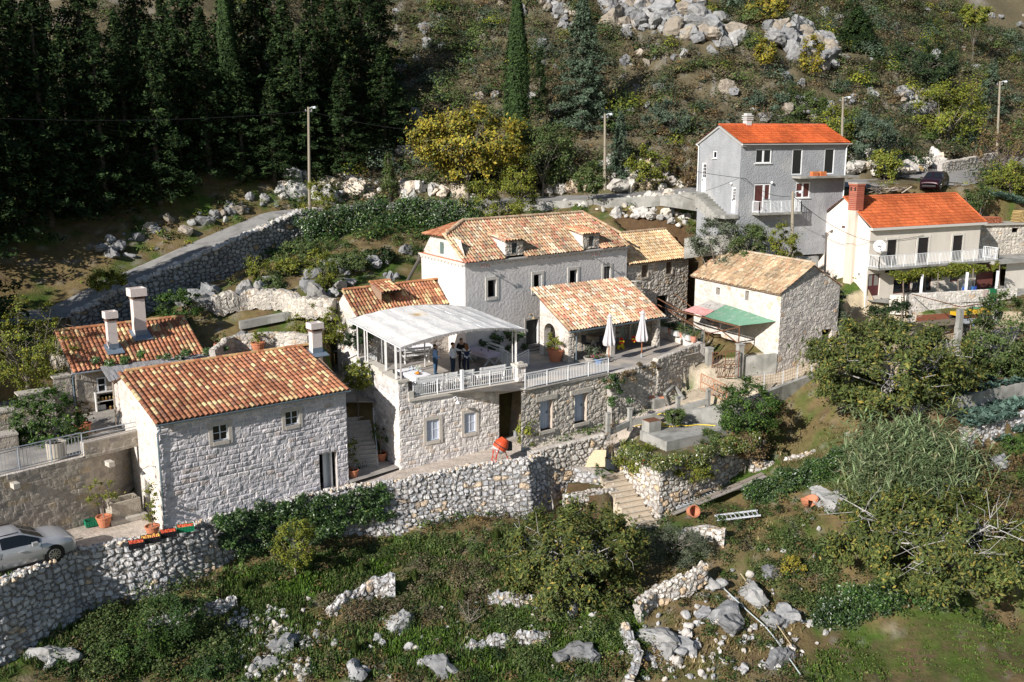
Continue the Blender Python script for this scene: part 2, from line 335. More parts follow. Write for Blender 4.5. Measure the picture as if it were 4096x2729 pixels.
def tiles(mb,E0,E1,R0,cw=.27,ch=.36,cols=NEWT,wts=NEWW,clip=None,rise=.075,jit=.0,seed=3,thick=.05):
 """barrel tiles on the plane through eave E0-E1 and up to R0 (R0 above E0); clip(s,t)->bool keeps a tile"""
 E0=Vector(E0);E1=Vector(E1);R0=Vector(R0);du=(E1-E0);L=du.length;du.normalize();dv=(R0-E0);dv=dv-du*dv.dot(du);H=dv.length;dv.normalize();nn=du.cross(dv)
 if nn.z<0:nn=-nn
 nc=max(1,round(L/cw));cw=L/nc;nr=max(1,round(H/ch));ch=H/nr;rg=np.random.default_rng(seed)
 prof=[(0.,-.25),(.14,.0),(.26,.72),(.42,1.),(.58,1.),(.74,.72),(.86,.0),(1.,-.25)]
 cols=np.array(cols);w=np.array(wts)/sum(wts)
 for i in range(nc):
  off=rg.normal(0,1)*jit*.5
  for j in range(nr):
   if clip and not clip((i+.5)*cw,(j+.5)*ch):continue
   c=cols[rg.choice(len(cols),p=w)]*(1+rg.normal(0,.09))*(.72+.56*float(vnoise(np.array([i*.16]),np.array([j*.22]),seed)[0]));mb.c=tuple(c)
   v0=j*ch-.03+rg.normal(0,jit);v1=(j+1)*ch+.02;l0=.035+rg.normal(0,jit*.3);l1=.0
   a=[];b=[];lo=[]
   sk=rg.normal(0,jit*.4)
   for s,h in prof:
    u=(i+s)*cw+off*.3
    a.append(mb.v(E0+du*(u+sk)+dv*v0+nn*(h*rise+l0)));b.append(mb.v(E0+du*(u-sk)+dv*v1+nn*(h*rise*.86+l1)))
   for k in range(7):mb.f((a[k],a[k+1],b[k+1],b[k]))
   mb.c=tuple(c*.75)
   lo=[mb.v(E0+du*((i+s)*cw+sk)+dv*v0+nn*(max(h,-.25)*rise+l0-.045)) for s,h in prof]
   for k in range(7):mb.f((a[k],lo[k],lo[k+1],a[k+1]))
 # boards beneath
 mb.c=(.25,.17,.11)
 return du,dv,nn,L,H
def ridge(mb,A,B,cols,r=.13,seg=.38,seed=5,lift=.04):
 A=Vector(A);B=Vector(B);d=B-A;L=d.length;d.normalize();x=d.cross(Vector((0,0,1))).normalized();y=x.cross(d);n=max(1,round(L/seg));rg=np.random.default_rng(seed)
 for i in range(n):
  mb.c=tuple(np.array(cols[rg.integers(len(cols))])*(1+rg.normal(0,.08)));p=A+d*(L*i/n);q=A+d*(L*(i+1)/n+.04);rr=r*1.12
  P=[];Q=[]
  for k in range(7):
   t=math.pi*k/6;P.append(mb.v(p+x*math.cos(t)*rr+y*(math.sin(t)*rr+lift-.02)));Q.append(mb.v(q+x*math.cos(t)*r+y*(math.sin(t)*r+lift-.02)))
  for k in range(6):mb.f((P[k],P[k+1],Q[k+1],Q[k]))
  mb.f(P)
def slab(mb,pts,th):
 """polygon with thickness th below"""
 a=[mb.v(p) for p in pts];b=[mb.v((p[0],p[1],p[2]-th)) for p in pts];mb.f(a);mb.f(b[::-1]);n=len(pts)
 for i in range(n):mb.f((a[i],b[i],b[(i+1)%n],a[(i+1)%n]))
# ---------------- terrain ----------------
def zline(pts): return [atZ(*p) for p in pts]
PATH_F=[(-500,2520,-19.4),(0,2345,-19.4),(300,2215,-19.5),(640,2150,-19.65),(1000,2035,-19.6),(1400,1955,-19.4),(1600,1935,-19.3),(1900,1870,-19.1),(2110,1850,-19.0),(2175,1815,-19.0),(2430,1738,-18.8),(2480,1700,-18.5),(2700,1640,-17.9),(2870,1600,-17.2)]
PATH_B=[(3130,1530,-16.9),(3330,1440,-16.2),(3480,1400,-15.6),(3480,1330,-15.6),(3343,1380,-15.9),(3108,1455,-16.46),(2960,1490,-16.9),(2800,1530,-17.3),(2700,1545,-17.8),(2450,1648,-18.1),(2300,1690,-18.3),(2170,1722,-18.4),(2080,1740,-18.9),(1995,1750,-19.1),(1600,1845,-19.3),(1390,1880,-19.5),(900,1990,-19.6),(660,2060,-19.7),(551,1990,-19.8),(290,2085,-19.7),(0,2160,-19.5),(-500,2270,-19.3)]
Z_PATH=zline(PATH_F+PATH_B)
Z_PATIO=zline([(510,1760,-16.3),(350,1832,-16.3),(0,1915,-16.3),(-500,2040,-16.3),(-500,1600,-16.3),(0,1600,-16.3),(700,1500,-16.3),(800,1480,-16.3)])
Z_BACK=zline([(700,1500,-13.7),(900,1470,-13.7),(1240,1470,-13.7),(1340,1400,-13.7),(1330,1350,-13.7),(1150,1375,-13.7),(830,1365,-13.7)])
Z_LAND=zline([(1360,1610,-16.05),(1520,1610,-16.05),(1500,1480,-16.05),(1440,1450,-16.05),(1310,1450,-16.05),(1290,1500,-16.05)])
Z_TERR=zline([(1594,1545,-15.2),(1800,1500,-15.2),(2090,1525,-15.2),(2120,1545,-15.2),(2440,1470,-15.2),(2620,1445,-15.2),(2798,1420,-15.2),(2790,1350,-15.2),(2640,1330,-15.2),(2660,1270,-15.2),(2330,1290,-15.2),(2000,1320,-15.2),(1800,1330,-15.2),(1420,1385,-15.2),(1430,1410,-15.2),(1470,1440,-15.2)])
Z_YARD=zline([(3330,1440,-15.9),(3480,1410,-15.6),(3560,1410,-14.6),(3700,1385,-14.2),(4096,1310,-14.0),(4400,1290,-14.0),(4400,1262,-14.0),(3720,1285,-14.1),(3480,1310,-15.2),(3370,1340,-15.8)])
Z_COURT=[Vector(v) for v in((11.4,76.2,-15.6),(14.5,72.6,-16.6),(16.8,69.8,-16.9),(19.6,70.9,-16.6),(16,80,-15.4),(15.2,84,-15.),(8.5,84,-15.))]
WPA=atY(3648,1178,73.6);WPB=atY(4070,1150,76.4)
Z_WHITE=[Vector((p[0],p[1],-12.95)) for p in (atY(3490,1215,75.2),WPA,WPB,WPB+Vector((8,2,0)),(52,88,0),(27,84,0))]
Z_VEG1=zline([(3400,1690,-17.0),(3500,1655,-16.85),(3760,1613,-16.45),(3960,1563,-16.2),(4200,1512,-16.0),(4200,1400,-15.9),(3850,1450,-16.2),(3600,1520,-16.7)])
Z_VEG2=zline([(3600,1760,-18),(3850,1725,-17.6),(3960,1695,-17.4),(4096,1660,-17.3),(4300,1600,-17.1),(4300,1540,-17.1),(3780,1650,-17.4)])
Z_BED=zline([(2270,1990,-21.1),(2460,1990,-21.1),(2450,1890,-20.9),(2240,1920,-21.1)])
Z_CIST=zline([(2470,1796,-19.4),(2641,1886,-19.4),(3062,1762,-19.4),(2960,1722,-19.4),(2800,1690,-19.4),(2560,1740,-19.4)])
for p_ in Z_CIST:p_.z=-19.0
DW=[atY(*p) for p in((300,1260,66),(430,1200,68),(560,1135,70),(700,1075,72.5),(900,985,76),(1060,915,79.5),(1180,860,82),(1250,845,83.2))]
def offset_line(P,d):
 out=[]
 for i,p in enumerate(P):
  a=P[max(i-1,0)];b=P[min(i+1,len(P)-1)];t=(b-a);t.z=0;t.normalize();n=Vector((-t.y,t.x,0));k=d[i] if hasattr(d,'__len__') else d
  out.append(p+n*k)
 return out
RL=[atY(-500,1420,58),atY(0,1310,63)]+[p+Vector((-.35,.4,-.22)) for p in DW]+[atY(*p) for p in((1600,832,86),(1900,817,87),(2200,806,87),(2600,786,86.5),(2790,770,86),(3100,757,87),(3400,748,88),(3600,752,87.5),(3720,758,87.5),(3830,762,87),(3900,735,89),(4000,692,97),(4096,668,103),(4400,625,114))]
RW=[3.8]*10+[4.2]*5+[4,6,7.5,8,8,7,6,5.5,5.5]
RLF=RL;RLB=[p+Vector((0,0,.45 if w_>4.9 else .2)) for p,w_ in zip(offset_line(RL,RW),RW)]
Z_ROAD=RLF+RLB[::-1]
def resample(P,step):
 P=[Vector(p) for p in P];out=[P[0]];
 for a,b in zip(P,P[1:]):
  n=max(1,int((b-a).length/step));out+=[a.lerp(b,k/n) for k in range(1,n+1)]
 return out
ctrl=[(-600,2700,38),(0,2700,38.2),(600,2650,41),(300,2500,42),(820,2390,45.2),(1000,2450,44.5),(1400,2500,44),(1800,2200,50.3),(1480,2230,50),(1650,2450,45.5),(2100,2600,43),(2400,2350,47),(2000,2100,53),(2150,2110,52.8),
(2500,2180,50.5),(2900,2150,51),(3000,2300,49),(2900,2600,43.5),(3500,2600,45.5),(4000,2500,48),(4096,2729,43),(4700,2600,44),(2700,2080,53.2),(3060,1950,57),(3100,2060,53),(3300,1900,56),(3100,1780,59.5),(3400,1730,60.5),(3140,1710,63.5),(2960,1785,61),(3700,1950,54),(4000,2100,51),(3900,2300,49),
(3900,1720,59),(4050,1570,61.5),(3700,1610,61.2),(3450,1560,62),(3560,1650,60.5),(4400,1500,62),(4400,1800,58),
(1000,1290,65),(900,1150,70),(1200,1050,74),(1400,950,79),(600,1260,64),(1500,1140,71),(1300,1250,66),(760,1200,68),(200,1400,61.5),(0,1500,58.5),(0,1330,62.5),(-400,1500,58),
(1700,900,83.5),(2000,900,84),(2300,880,83.5),(2600,880,82.5),(2650,950,80),(2720,1010,77.5),(3000,1010,76.5),(3200,985,78),(2900,920,78),(3420,850,80),
(4050,1000,81),(4000,800,86),(4096,900,84),(3950,740,88.5),(4400,900,84),(3500,790,83),(3650,780,84),(3850,760,86)]
P0=[atY(*c) for c in ctrl]+[atZ(*c) for c in((2440,1895,-20.95),(2500,1980,-21.7),(2570,2080,-22.75),(2610,2125,-23.),(2330,2070,-22.7),(2200,2030,-22.9),(2250,1900,-21.5),(2450,2090,-22.8),(2400,1900,-20.95),(2700,2085,-22.4),(2900,2010,-22.2),(3060,1925,-22.2),(3110,1900,-21.9),(3160,1860,-21.3))]
P0+=[p+Vector((.5,-1.1,-2.7)) for p in DW]
# hillside: points behind the road by slope
HB=offset_line(RL,[a+1.2 for a in RW])
hill=[]
for i,p in enumerate(HB):
 hill.append(p+Vector((0,0,.9)))
 for dy,s in((8,.62),(25,.6),(60,.62),(130,.58)):
  k=s*(1.+.0*i);k*=(.85 if p.x>25 else 1.)
  hill.append(Vector((p.x+dy*(.25 if p.x>20 else -.1),p.y+dy,p.z+.9+dy*k)))
P0+=hill
for x,y,z in((11,70,-15.8),(14,72,-15.6),(12,76,-15.2),(17,64,-16.9),(13,62,-17.3),(24,67,-16.4),(27.5,68,-15.9),(28,73,-14.8),(27,75.5,-13.1),(25.4,82,-13.),(26,79,-13.1),(24,74.8,-13.),(22,74,-13.2),(19,79,-12.),(16.8,80.5,-10.5),(31,70,-14.2),(38,70,-14.1),(45,72,-14),(55,74,-14),(35,78,-13),(45,80,-13),(27,63.5,-16.2),(24,62.,-17.6),(20,61,-18.8),(50,82,-12),(-19,60,-16),(-13,63,-15.4),(-12,58,-16.4),(-70,30,-21),(-60,60,-16),(-90,60,-16),(-90,110,15),(-90,200,75),(120,110,-2),(120,50,-26),(120,200,40),(-70,0,-24),(120,0,-30),(0,20,-26),(0,0,-30),(40,20,-31)):P0.append(Vector((x,y,z)))
def rbf(P):
 X=np.array([[p[0],p[1]] for p in P]);Zv=np.array([p[2] for p in P]);n=len(P)
 D=np.linalg.norm(X[:,None]-X[None],axis=-1)
 A=np.zeros((n+3,n+3));A[:n,:n]=D-np.eye(n)*.15;A[:n,n]=1;A[:n,n+1:]=X;A[n,:n]=1;A[n+1:,:n]=X.T
 wt=np.linalg.solve(A,np.concatenate([Zv,np.zeros(3)]))
 def ev(x,y):
  x=np.asarray(x,float);y=np.asarray(y,float);sh=x.shape;q=np.stack([x.ravel(),y.ravel()],-1);r=np.zeros(len(q))
  for k in range(0,len(q),20000):
   d=np.linalg.norm(q[k:k+20000,None]-X[None],axis=-1);r[k:k+20000]=d@wt[:n]+wt[n]+q[k:k+20000]@wt[n+1:]
  return r.reshape(sh)
 return ev
def inpoly(x,y,P,inset=0.):
 x=np.asarray(x,float);y=np.asarray(y,float);ins=np.zeros(x.shape,bool);dm=np.full(x.shape,1e9);n=len(P)
 for i in range(n):
  ax,ay=P[i][0],P[i][1];bx,by=P[(i+1)%n][0],P[(i+1)%n][1]
  c=((ay>y)!=(by>y))&(x<(bx-ax)*(y-ay)/((by-ay) if abs(by-ay)>1e-9 else 1e-9)+ax);ins^=c
  L=(bx-ax)**2+(by-ay)**2+1e-9;t=np.clip(((x-ax)*(bx-ax)+(y-ay)*(by-ay))/L,0,1);dm=np.minimum(dm,np.hypot(x-ax-t*(bx-ax),y-ay-t*(by-ay)))
 return ins&(dm>=inset) if inset>=0 else ins|(dm<-inset)
base=rbf(P0)
ZONES=[(Z_PATH,.5),(Z_PATIO,.45),(Z_BACK,.4),(Z_LAND,.4),(Z_COURT,.3),(Z_TERR,.5),(Z_YARD,.4),(Z_WHITE,.4),(Z_BED,.3),(Z_CIST,.6),(Z_VEG1,.2),(Z_VEG2,.2),(Z_ROAD,.05)]
ZF=[rbf(z) if len(set(round(p.z,2) for p in z))>1 else (lambda zz:(lambda x,y:np.full(np.shape(x),zz)))(z[0].z) for z,_ in ZONES]
def height(x,y,raw=False):
 x=np.asarray(x,float);y=np.asarray(y,float);h=base(x,y)
 rough=np.clip((y-86)/10,0,1)*1.3+.22
 h=h+(fbm(x*.35,y*.35,2.)-.47)*rough*1.6+(fbm(x*1.4,y*1.4,9.)-.47)*.35
 zid=np.full(x.shape,-1)
 for k,(z,ins) in enumerate(ZONES):
  m=inpoly(x,y,z,ins)
  if m.any():h=np.where(m,ZF[k](x,y)-.12,h);zid=np.where(m,k,zid)
 return (h,zid) if raw else h
def gz(x,y): return float(height(np.array([x]),np.array([y]))[0])
def onground(px,py,lo=30,hi=150):
 """first terrain point along the pixel's ray"""
 r=ray(px,py);Y=np.arange(lo,hi,.25);k=Y/r.y;h=height(r.x*k,Y);b=np.nonzero(r.z*k<h)[0]
 i=b[0] if len(b) else len(Y)-1
 return Vector((r.x*k[i],Y[i],h[i]))
def axis(a,b,fa,fb,fine,coarse):
 g=[a];
 while g[-1]<b:
  x=g[-1];d=max(fa-x,x-fb,0);g.append(x+fine+min(d/25,1)*(coarse-fine))
 return np.array(g)
xs=axis(-90,125,-34,42,.38,2.2);ys=axis(18,250,36,100,.38,2.5)
XX,YY=np.meshgrid(xs,ys,indexing='ij');ZZ,ZI=height(XX,YY,True)
def groundcol(x,y,zi):
 n=fbm(x*.5,y*.5,31.);n2=fbm(x*2.2,y*2.2,37.);n3=fbm(x*.18,y*.18,41.)
 grass=np.array((.058,.095,.018));dry=np.array((.16,.12,.055));soil=np.array((.13,.085,.05));grav=np.array((.36,.31,.26));rock=np.array((.34,.32,.29))
 a=np.clip((n-.42)*6,0,1)[...,None];c=grass*a+dry*(1-a)
 a=np.clip((n2-.52)*7,0,1)[...,None]*.7;c=c*(1-a)+soil*a
 rk=np.clip((fbm(x*2.5,y*2.5,55.)-.6)*9,0,1)[...,None]*.4;c=c*(1-rk)+rock*rk
 hl=np.clip((y-88)/4,0,1)[...,None];c2=np.array((.12,.1,.06))*(.7+.6*n[...,None]);k2=np.clip((n2-.6)*8,0,1)[...,None]*.6;c2=c2*(1-k2)+rock*k2;c=c*(1-hl)+c2*hl
 # ploughed field low right, dirt bank
 return c
CC=groundcol(XX,YY,ZI)
def paint(poly,colr,amt=.9,ns=1.5,inset=0,noisy=.6):
 global CC
 m=inpoly(XX,YY,poly,inset)[...,None]*amt*np.clip(1+noisy*(fbm(XX*ns,YY*ns,77.)-.6)*4,0,1)[...,None];CC=CC*(1-m)+np.array(colr)*m
G=lambda L,lo=30:[onground(a,b,lo) for a,b in L]
paint(Z_PATH,(.52,.45,.39),.97,noisy=.15);paint(Z_BED,(.10,.06,.035),.9);paint(Z_CIST,(.13,.1,.06),.9)
paint(zline([(3040,1560,-17),(3480,1400,-15.6),(3480,1330,-15.6),(3343,1380,-15.9),(3108,1455,-16.46),(2700,1545,-17.8),(2700,1640,-17.9)]),(.5,.42,.31),.95,noisy=.1)
paint(Z_YARD,(.46,.37,.26),.95,noisy=.2);paint(Z_COURT,(.10,.06,.032),.95,noisy=.2)
paint(G([(3080,2729),(3300,2620),(3600,2500),(4096,2400),(4200,2729)]),(.085,.06,.036),.75,1.2,noisy=.5)
paint(G([(3080,2729),(3300,2620),(3600,2500),(4096,2400),(4200,2729)]),(.05,.085,.014),.8,.9,noisy=1.6)
paint(G([(2640,2700),(2700,2500),(2760,2250),(2960,2180),(3000,2400),(2900,2600)]),(.2,.145,.08),.8,2.,noisy=.9)
paint(G([(3050,1850),(3100,1740),(3400,1700),(3350,1850),(3150,1900)]),(.14,.11,.05),.7,1.5)
paint(G([(2180,1760),(2480,1680),(2700,1600),(2780,1545),(2440,1580),(2150,1715)],50),(.06,.11,.02),.85,1.6,noisy=1.1)
paint(G([(920,2330),(1150,2270),(1560,2200),(1500,2350),(1100,2480)],40),(.045,.10,.015),.85,1.6,noisy=.8)
TERM=mat('ground',attr=True,var=.3,vs=2.4,bump=.9,bs=7,rough=.97,spec=.1)
_P=np.stack([XX,YY,ZZ],-1);_a,_b=XX.shape;_i=np.arange(_a*_b).reshape(_a,_b);_q=np.stack([_i[:-1,:-1],_i[1:,:-1],_i[1:,1:],_i[:-1,1:]],-1).reshape(-1).astype(np.int32)
paint(Z_VEG1,(.13,.08,.045),.9,noisy=.2);paint(Z_VEG2,(.13,.08,.045),.9,noisy=.2)
ter=npmesh('terrain',_P.reshape(-1,3),_q,np.full(len(_q)//4,4,np.int32),CC.reshape(-1,3),None,TERM,smooth=True);tagp(ter,kind='structure')
# ---------------- flat sheets ----------------
def sheet(name,pts,m,dz=0.,kind='structure',step=1.2):
 bm=bmesh.new();vs=[bm.verts.new((p[0],p[1],p[2]+dz)) for p in pts];bm.faces.new(vs);bmesh.ops.triangulate(bm,faces=bm.faces[:],ngon_method='EAR_CLIP')
 bmesh.ops.recalc_face_normals(bm,faces=bm.faces[:])
 me=bpy.data.meshes.new(name);bm.to_mesh(me);bm.free();me.materials.append(m);o=link(name,me);tagp(o,kind=kind);return o
GRAV=mat('gravel',(.47,.41,.36),rough=.97,var=.22,vs=5,bump=.9,bs=30,c2=(.3,.27,.2),mix=.35)
PAVE=mat('stone_paving',(.36,.33,.29),rough=.85,var=.2,vs=1.8,bump=.3,bs=12,c2=(.27,.25,.23),mix=.6)
ROADM=mat('asphalt_worn',(.27,.26,.245),rough=.95,var=.12,vs=2,bump=.3,bs=40,c2=(.21,.2,.19),mix=.4)
def ribbon(name,A,B,m,dz=0.):
 A=resample(A,1.);n=len(A);
 # pair by arclength
 def at(P,t):
  d=[0]
  for a,b in zip(P,P[1:]):d.append(d[-1]+(b-a).length)
  x=t*d[-1]
  for i in range(len(P)-1):
   if d[i+1]>=x-1e-9:return P[i].lerp(P[i+1],(x-d[i])/max(d[i+1]-d[i],1e-9))
  return P[-1]
 P=np.array([[list(at(X,i/(n-1))) for X in(A,)]+[list(at(B,i/(n-1)))] for i in range(n)]);P[...,2]+=dz
 mb=MB();mb.grid(P);o=mb.build(name,m);tagp(o,kind='structure');return o
ribbon('road',RLF,RLB,ROADM,.0)
# kerb edge wall of the upper road on the valley side
e=RL[10:16];mb=MB()
for a,b in zip(e,e[1:]):mb.hexa([a-Vector((0,.25,.9)),b-Vector((0,.25,.9)),b+Vector((0,.0,-.9)),a+Vector((0,.0,-.9)),a-Vector((0,.25,-.02)),b-Vector((0,.25,-.02)),b+Vector((0,0,.02)),a+Vector((0,0,.02))])
tagp(mb.build('road_edge',CONC),kind='structure')
# terrace floors
sheet('patio',[p for p in Z_PATIO],PAVE,.0)
TF=zline([(1592,1583,-15.2),(2108,1500,-15.2),(2110,1562,-15.2),(2432,1492,-15.2),(2620,1452,-15.2),(2795,1412,-15.2),(2790,1350,-15.2),(2640,1340,-15.2),(2660,1270,-15.2),(2000,1290,-15.2),(1800,1310,-15.2),(1420,1375,-15.2),(1460,1440,-15.2)])
sheet('terrace_floor',TF,mat('terrace_flags',(.42,.37,.31),rough=.85,var=.2,vs=1.5,bump=.25,bs=10,c2=(.31,.29,.27),mix=.6),.01)
sheet('landing_floor',Z_LAND,PAVE,.0)
sheet('white_house_patio',Z_WHITE,CONC,.0)
# ---------------- boundary and retaining walls ----------------
def arc(P):
 d=[0]
 for a,b in zip(P,P[1:]):d.append(d[-1]+math.hypot(b.x-a.x,b.y-a.y))
 return np.array(d)
def wall_line(name,label,T,H,style,side=1,batter=.1,res=.08,cap=.45,seed=1.,cat='wall',wob=.06,group=None,capz=.05,step=None,coping=None,two=False):
 """wall following the top line T (Vectors), H height(s); side=+1: face is on the right of the walking direction"""
 T=[Vector(t) for t in T];d=arc(T);L=d[-1];s=np.arange(0,L+res,res);s[-1]=L
 X=np.interp(s,d,[t.x for t in T]);Y=np.interp(s,d,[t.y for t in T]);Zt=np.interp(s,d,[t.z for t in T]);Hh=np.interp(s,d,H) if hasattr(H,'__len__') else np.full(len(s),H)
 k=np.ones(9)/9
 if len(s)>40:
  Xs=np.convolve(np.pad(X,4,'edge'),k,'valid');Ys=np.convolve(np.pad(Y,4,'edge'),k,'valid')
 else:Xs,Ys=X,Y
 tx=np.gradient(Xs,s);ty=np.gradient(Ys,s);l=np.hypot(tx,ty);tx/=l;ty/=l;nx=ty*side;ny=-tx*side
 Zt=Zt+(fbm(s*1.1,s*0,seed)-.47)*wob*2.5+(fbm(s*4,s*0,seed+2)-.47)*wob
 nz=int(max(Hh)/res)+2;t=np.linspace(0,1,nz)
 S=np.repeat(s[:,None],nz,1);dep=t[None]*Hh[:,None];Zg=Zt[:,None]-dep
 P=np.stack([X[:,None]+nx[:,None]*dep*batter,Y[:,None]+ny[:,None]*dep*batter,Zg],-1);n=np.stack([np.repeat(nx[:,None],nz,1),np.repeat(ny[:,None],nz,1),0*S],-1)
 P,C=stone_grid(P,S,Zg,n,style,seed)
 mb=MB();mb.grid(P,None,C)
 nc=max(2,int(cap/res)+1);t=np.linspace(0,1,nc);S2=np.repeat(s[:,None],nc,1);D=np.repeat((t*cap)[None],len(s),0)
 Q=np.stack([X[:,None]-nx[:,None]*D,Y[:,None]-ny[:,None]*D,np.repeat(Zt[:,None],nc,1)+capz*np.sin(math.pi*t)[None]],-1);up=np.zeros_like(Q);up[...,2]=1
 Q2,C2=stone_grid(Q,S2,D+7,up,style if not coping else coping,seed+3);Q2[:,0]=P[:,0]
 mb.grid(Q2,None,C2)
 if two: # back face
  nb=int(max(Hh)/res/2)+2;tb=np.linspace(0,1,nb);Sb=np.repeat(s[:,None],nb,1);db=tb[None]*Hh[:,None];B=np.stack([Q[:,-1,0][:,None]-nx[:,None]*db*.05,Q[:,-1,1][:,None]-ny[:,None]*db*.05,Zt[:,None]-db],-1)
  nn=np.stack([-np.repeat(nx[:,None],nb,1),-np.repeat(ny[:,None],nb,1),0*Sb],-1);B,Cb=stone_grid(B,Sb,B[...,2],nn,style,seed+7);B[:,0]=Q2[:,-1];mb.grid(B,None,Cb)
 # end caps
 for i in(0,-1):
  a=P[i];z=a[::max(1,len(a)//8)];mb.c=(.4,.37,.34);hx=-nx[i]*cap;hy=-ny[i]*cap
  for p,q in zip(z,z[1:]):mb.poly([tuple(p),tuple(q),(q[0]+hx,q[1]+hy,q[2]),(p[0]+hx,p[1]+hy,p[2])])
 o=mb.build(name,STONE if style in('block','dressed','terrace','cottage') else mat('rubble_stone',attr=True,var=.3,vs=6,bump=1.,bs=11,rough=.95,spec=.12),smooth=False)
 return tagp(o,label,cat,group)
FW=zline([p for p in PATH_F[:10]])
wall_line('retaining_wall','long grey dry-stone retaining wall carrying the gravel path, lowest in the picture',[p+Vector((0,0,.06)) for p in FW],[3.7,3.7,3.5,3.3,3.6,4.,4.1,4.3,4.5,4.3],'dry',1,.14,.085,.55,3.,'retaining wall',wob=.12,capz=.04)
# return wall right of the corner, low coped wall, bed walls
wing=zline([(2175,1815,-19.),(2225,1800,-19.3),(2290,1815,-20.0)])
c0=FW[-1]
wall_line('wall','end face of the tall dry-stone wall turning back beside the sunken garden bed',[c0+Vector((0,0,.05)),c0+Vector((.9,1.6,-.3)),c0+Vector((1.3,3.2,-.6))],[4.,3.4,2.6],'dryw',1,.18,.08,.5,9.,'wall')
lw=zline([(2128,1812,-18.75),(2260,1780,-18.7),(2424,1738,-18.55)])
wall_line('low_wall','low pale stone wall with flat mortared coping between weedy path and sunken steps',lw,[2.2,2.4,2.3],'dryw',1,.02,.08,.5,12.,'wall',coping='dressed',wob=.02)
bw=zline([(2200,1890,-20.3),(2290,1870,-20.3),(2372,1895,-20.5),(2455,1935,-20.95)])
wall_line('bed_wall','shaded stone wall with a flat top behind the brown garden bed',bw,[1.7,1.7,1.5,.6],'dry',1,.04,.08,1.3,15.,'wall',wob=.03,coping='dressed')
fb=zline([(2262,1990,-21.05),(2330,1975,-21.0),(2400,1962,-20.95),(2470,1965,-21.15),(2500,1990,-21.6)])
wall_line('bed_front_wall','low warm-coloured rubble wall holding the front of the brown garden bed',fb,2.1,'dryw',1,.08,.08,.4,17.,'wall')
# cistern
cz=zline([(2458,1796,-19.4),(2641,1886,-19.4)]);cr=zline([(2641,1886,-19.4),(3062,1762,-19.4)])
cback=cr[1]+Vector((-1.6,5.,.0))
wall_line('cistern_wall','square stone terrace wall with pale corner blocks beside the outdoor steps',[cz[0],cz[1],cr[1],cback],[2.0,3.2,2.9,2.],'dryw',1,.03,.08,.45,21.,'wall',wob=.03)
# kitchen terrace retaining wall
pA=atZ(513,1738,-16.3);kp=Pl(pA,42.);
KT=[atZ(-500,2030,-16.2),atZ(0,1908,-16.2),atZ(330,1828,-16.2),atZ(345,1822,-16.2)]
KT2=[atZ(345,1775,-15.55)*1.0]
wall_line('terrace_wall','block stone retaining wall below the railed kitchen terrace, behind the car',[KT[0],KT[1],KT[2],Pl(pA,math.degrees(math.atan2((KT[2]-KT[1]).y,(KT[2]-KT[1]).x))).pt(.35,-16.2,0)],4.1,'block',1,.03,.07,.35,25.,'retaining wall',wob=.0,coping='dressed')
kd=math.degrees(math.atan2((KT[2]-KT[1]).y,(KT[2]-KT[1]).x))
# stepped upper part of the terrace wall near the gable
mb=MB();kw=Pl(KT[2],kd);ue=(pA-KT[2]).dot(kw.d)+.3
panel(mb,kw,.15,ue,-16.35,-15.55,style='block',seed=26.,o=.0)
mb.c=(.46,.42,.37);pbox(mb,kw,.1,ue,-15.56,-15.47,-.35,.03);pbox(mb,kw,.1,.15,-16.2,-15.56,-.35,.0)
o=mb.build('parapet_wall',STONE);tagp(o,'short raised block parapet between the terrace railing and the cottage gable','parapet')
# drystone road wall
dw=DW
wall_line('road_wall','shaded grey dry-stone wall climbing along the upper lane with upright capstones',dw,[2.2,2.6,3.,3.3,3.3,3.2,3.,2.4],'drygrey',1,.1,.09,.7,31.,'retaining wall',wob=.25,capz=.12)
# concrete retaining wall under the sandy lane
cw_=zline([(2700,1655,-17.85),(2960,1612,-17.2),(3130,1545,-16.95),(3330,1470,-16.3),(3480,1430,-15.7)])
def conc_wall(name,label,T,H,th=.3,m=CONC,cat='wall'):
 mb=MB();T=[Vector(t) for t in T];H=H if hasattr(H,'__len__') else [H]*len(T);N=offset_line(T,[-0.0]*len(T));B=offset_line(T,th);
 for i in range(len(T)-1):
  a,b,c,d=T[i],T[i+1],B[i+1],B[i];mb.hexa([a-Vector((0,0,H[i])),b-Vector((0,0,H[i+1])),c-Vector((0,0,H[i+1])),d-Vector((0,0,H[i])),a,b,c,d])
 return tagp(mb.build(name,m),label,cat)
conc_wall('concrete_wall','tall cracked concrete retaining wall under the sandy lane by the barn',cw_,[1.4,3.0,3.2,3.,2.6],.35)
yw=zline([(3620,1432,-14.35),(3700,1395,-14.2),(3830,1362,-14.1),(3960,1335,-14.05),(4200,1290,-14.)])
wall_line('yard_wall','weathered rubble and concrete wall below the yard with the yellow tractor',yw,[2.4,3.2,3.2,3.,3.],'rough',1,.03,.09,.4,35.,'retaining wall',coping='dressed')
v1=zline([(3560,1640,-16.85),(3760,1610,-16.5),(3960,1560,-16.2),(4200,1510,-16.)])
conc_wall('terrace_wall','long low concrete wall between the upper cabbage bed and the lower vegetable terrace',v1,1.6,.25)
v2=zline([(3850,1720,-17.6),(3960,1690,-17.4),(4096,1655,-17.3),(4300,1600,-17.1)])
wall_line('terrace_wall','rough stone wall below the lower vegetable terrace at the right edge',v2,1.4,'dry',1,.05,.09,.4,37.,'wall')
v3=zline([(3000,1850,-20.3),(3110,1850,-20.35),(3250,1810,-19.9),(3330,1770,-19.5),(3400,1740,-19.)])
wall_line('terrace_wall','low tumbled stone row across the grassy plot right of the cistern',v3,.7,'dryw',1,.1,.08,.3,39.,'wall',wob=.15)
v4=zline([(1320,2440,-23.2),(1400,2380,-22.9),(1500,2330,-22.6),(1580,2320,-22.5)])
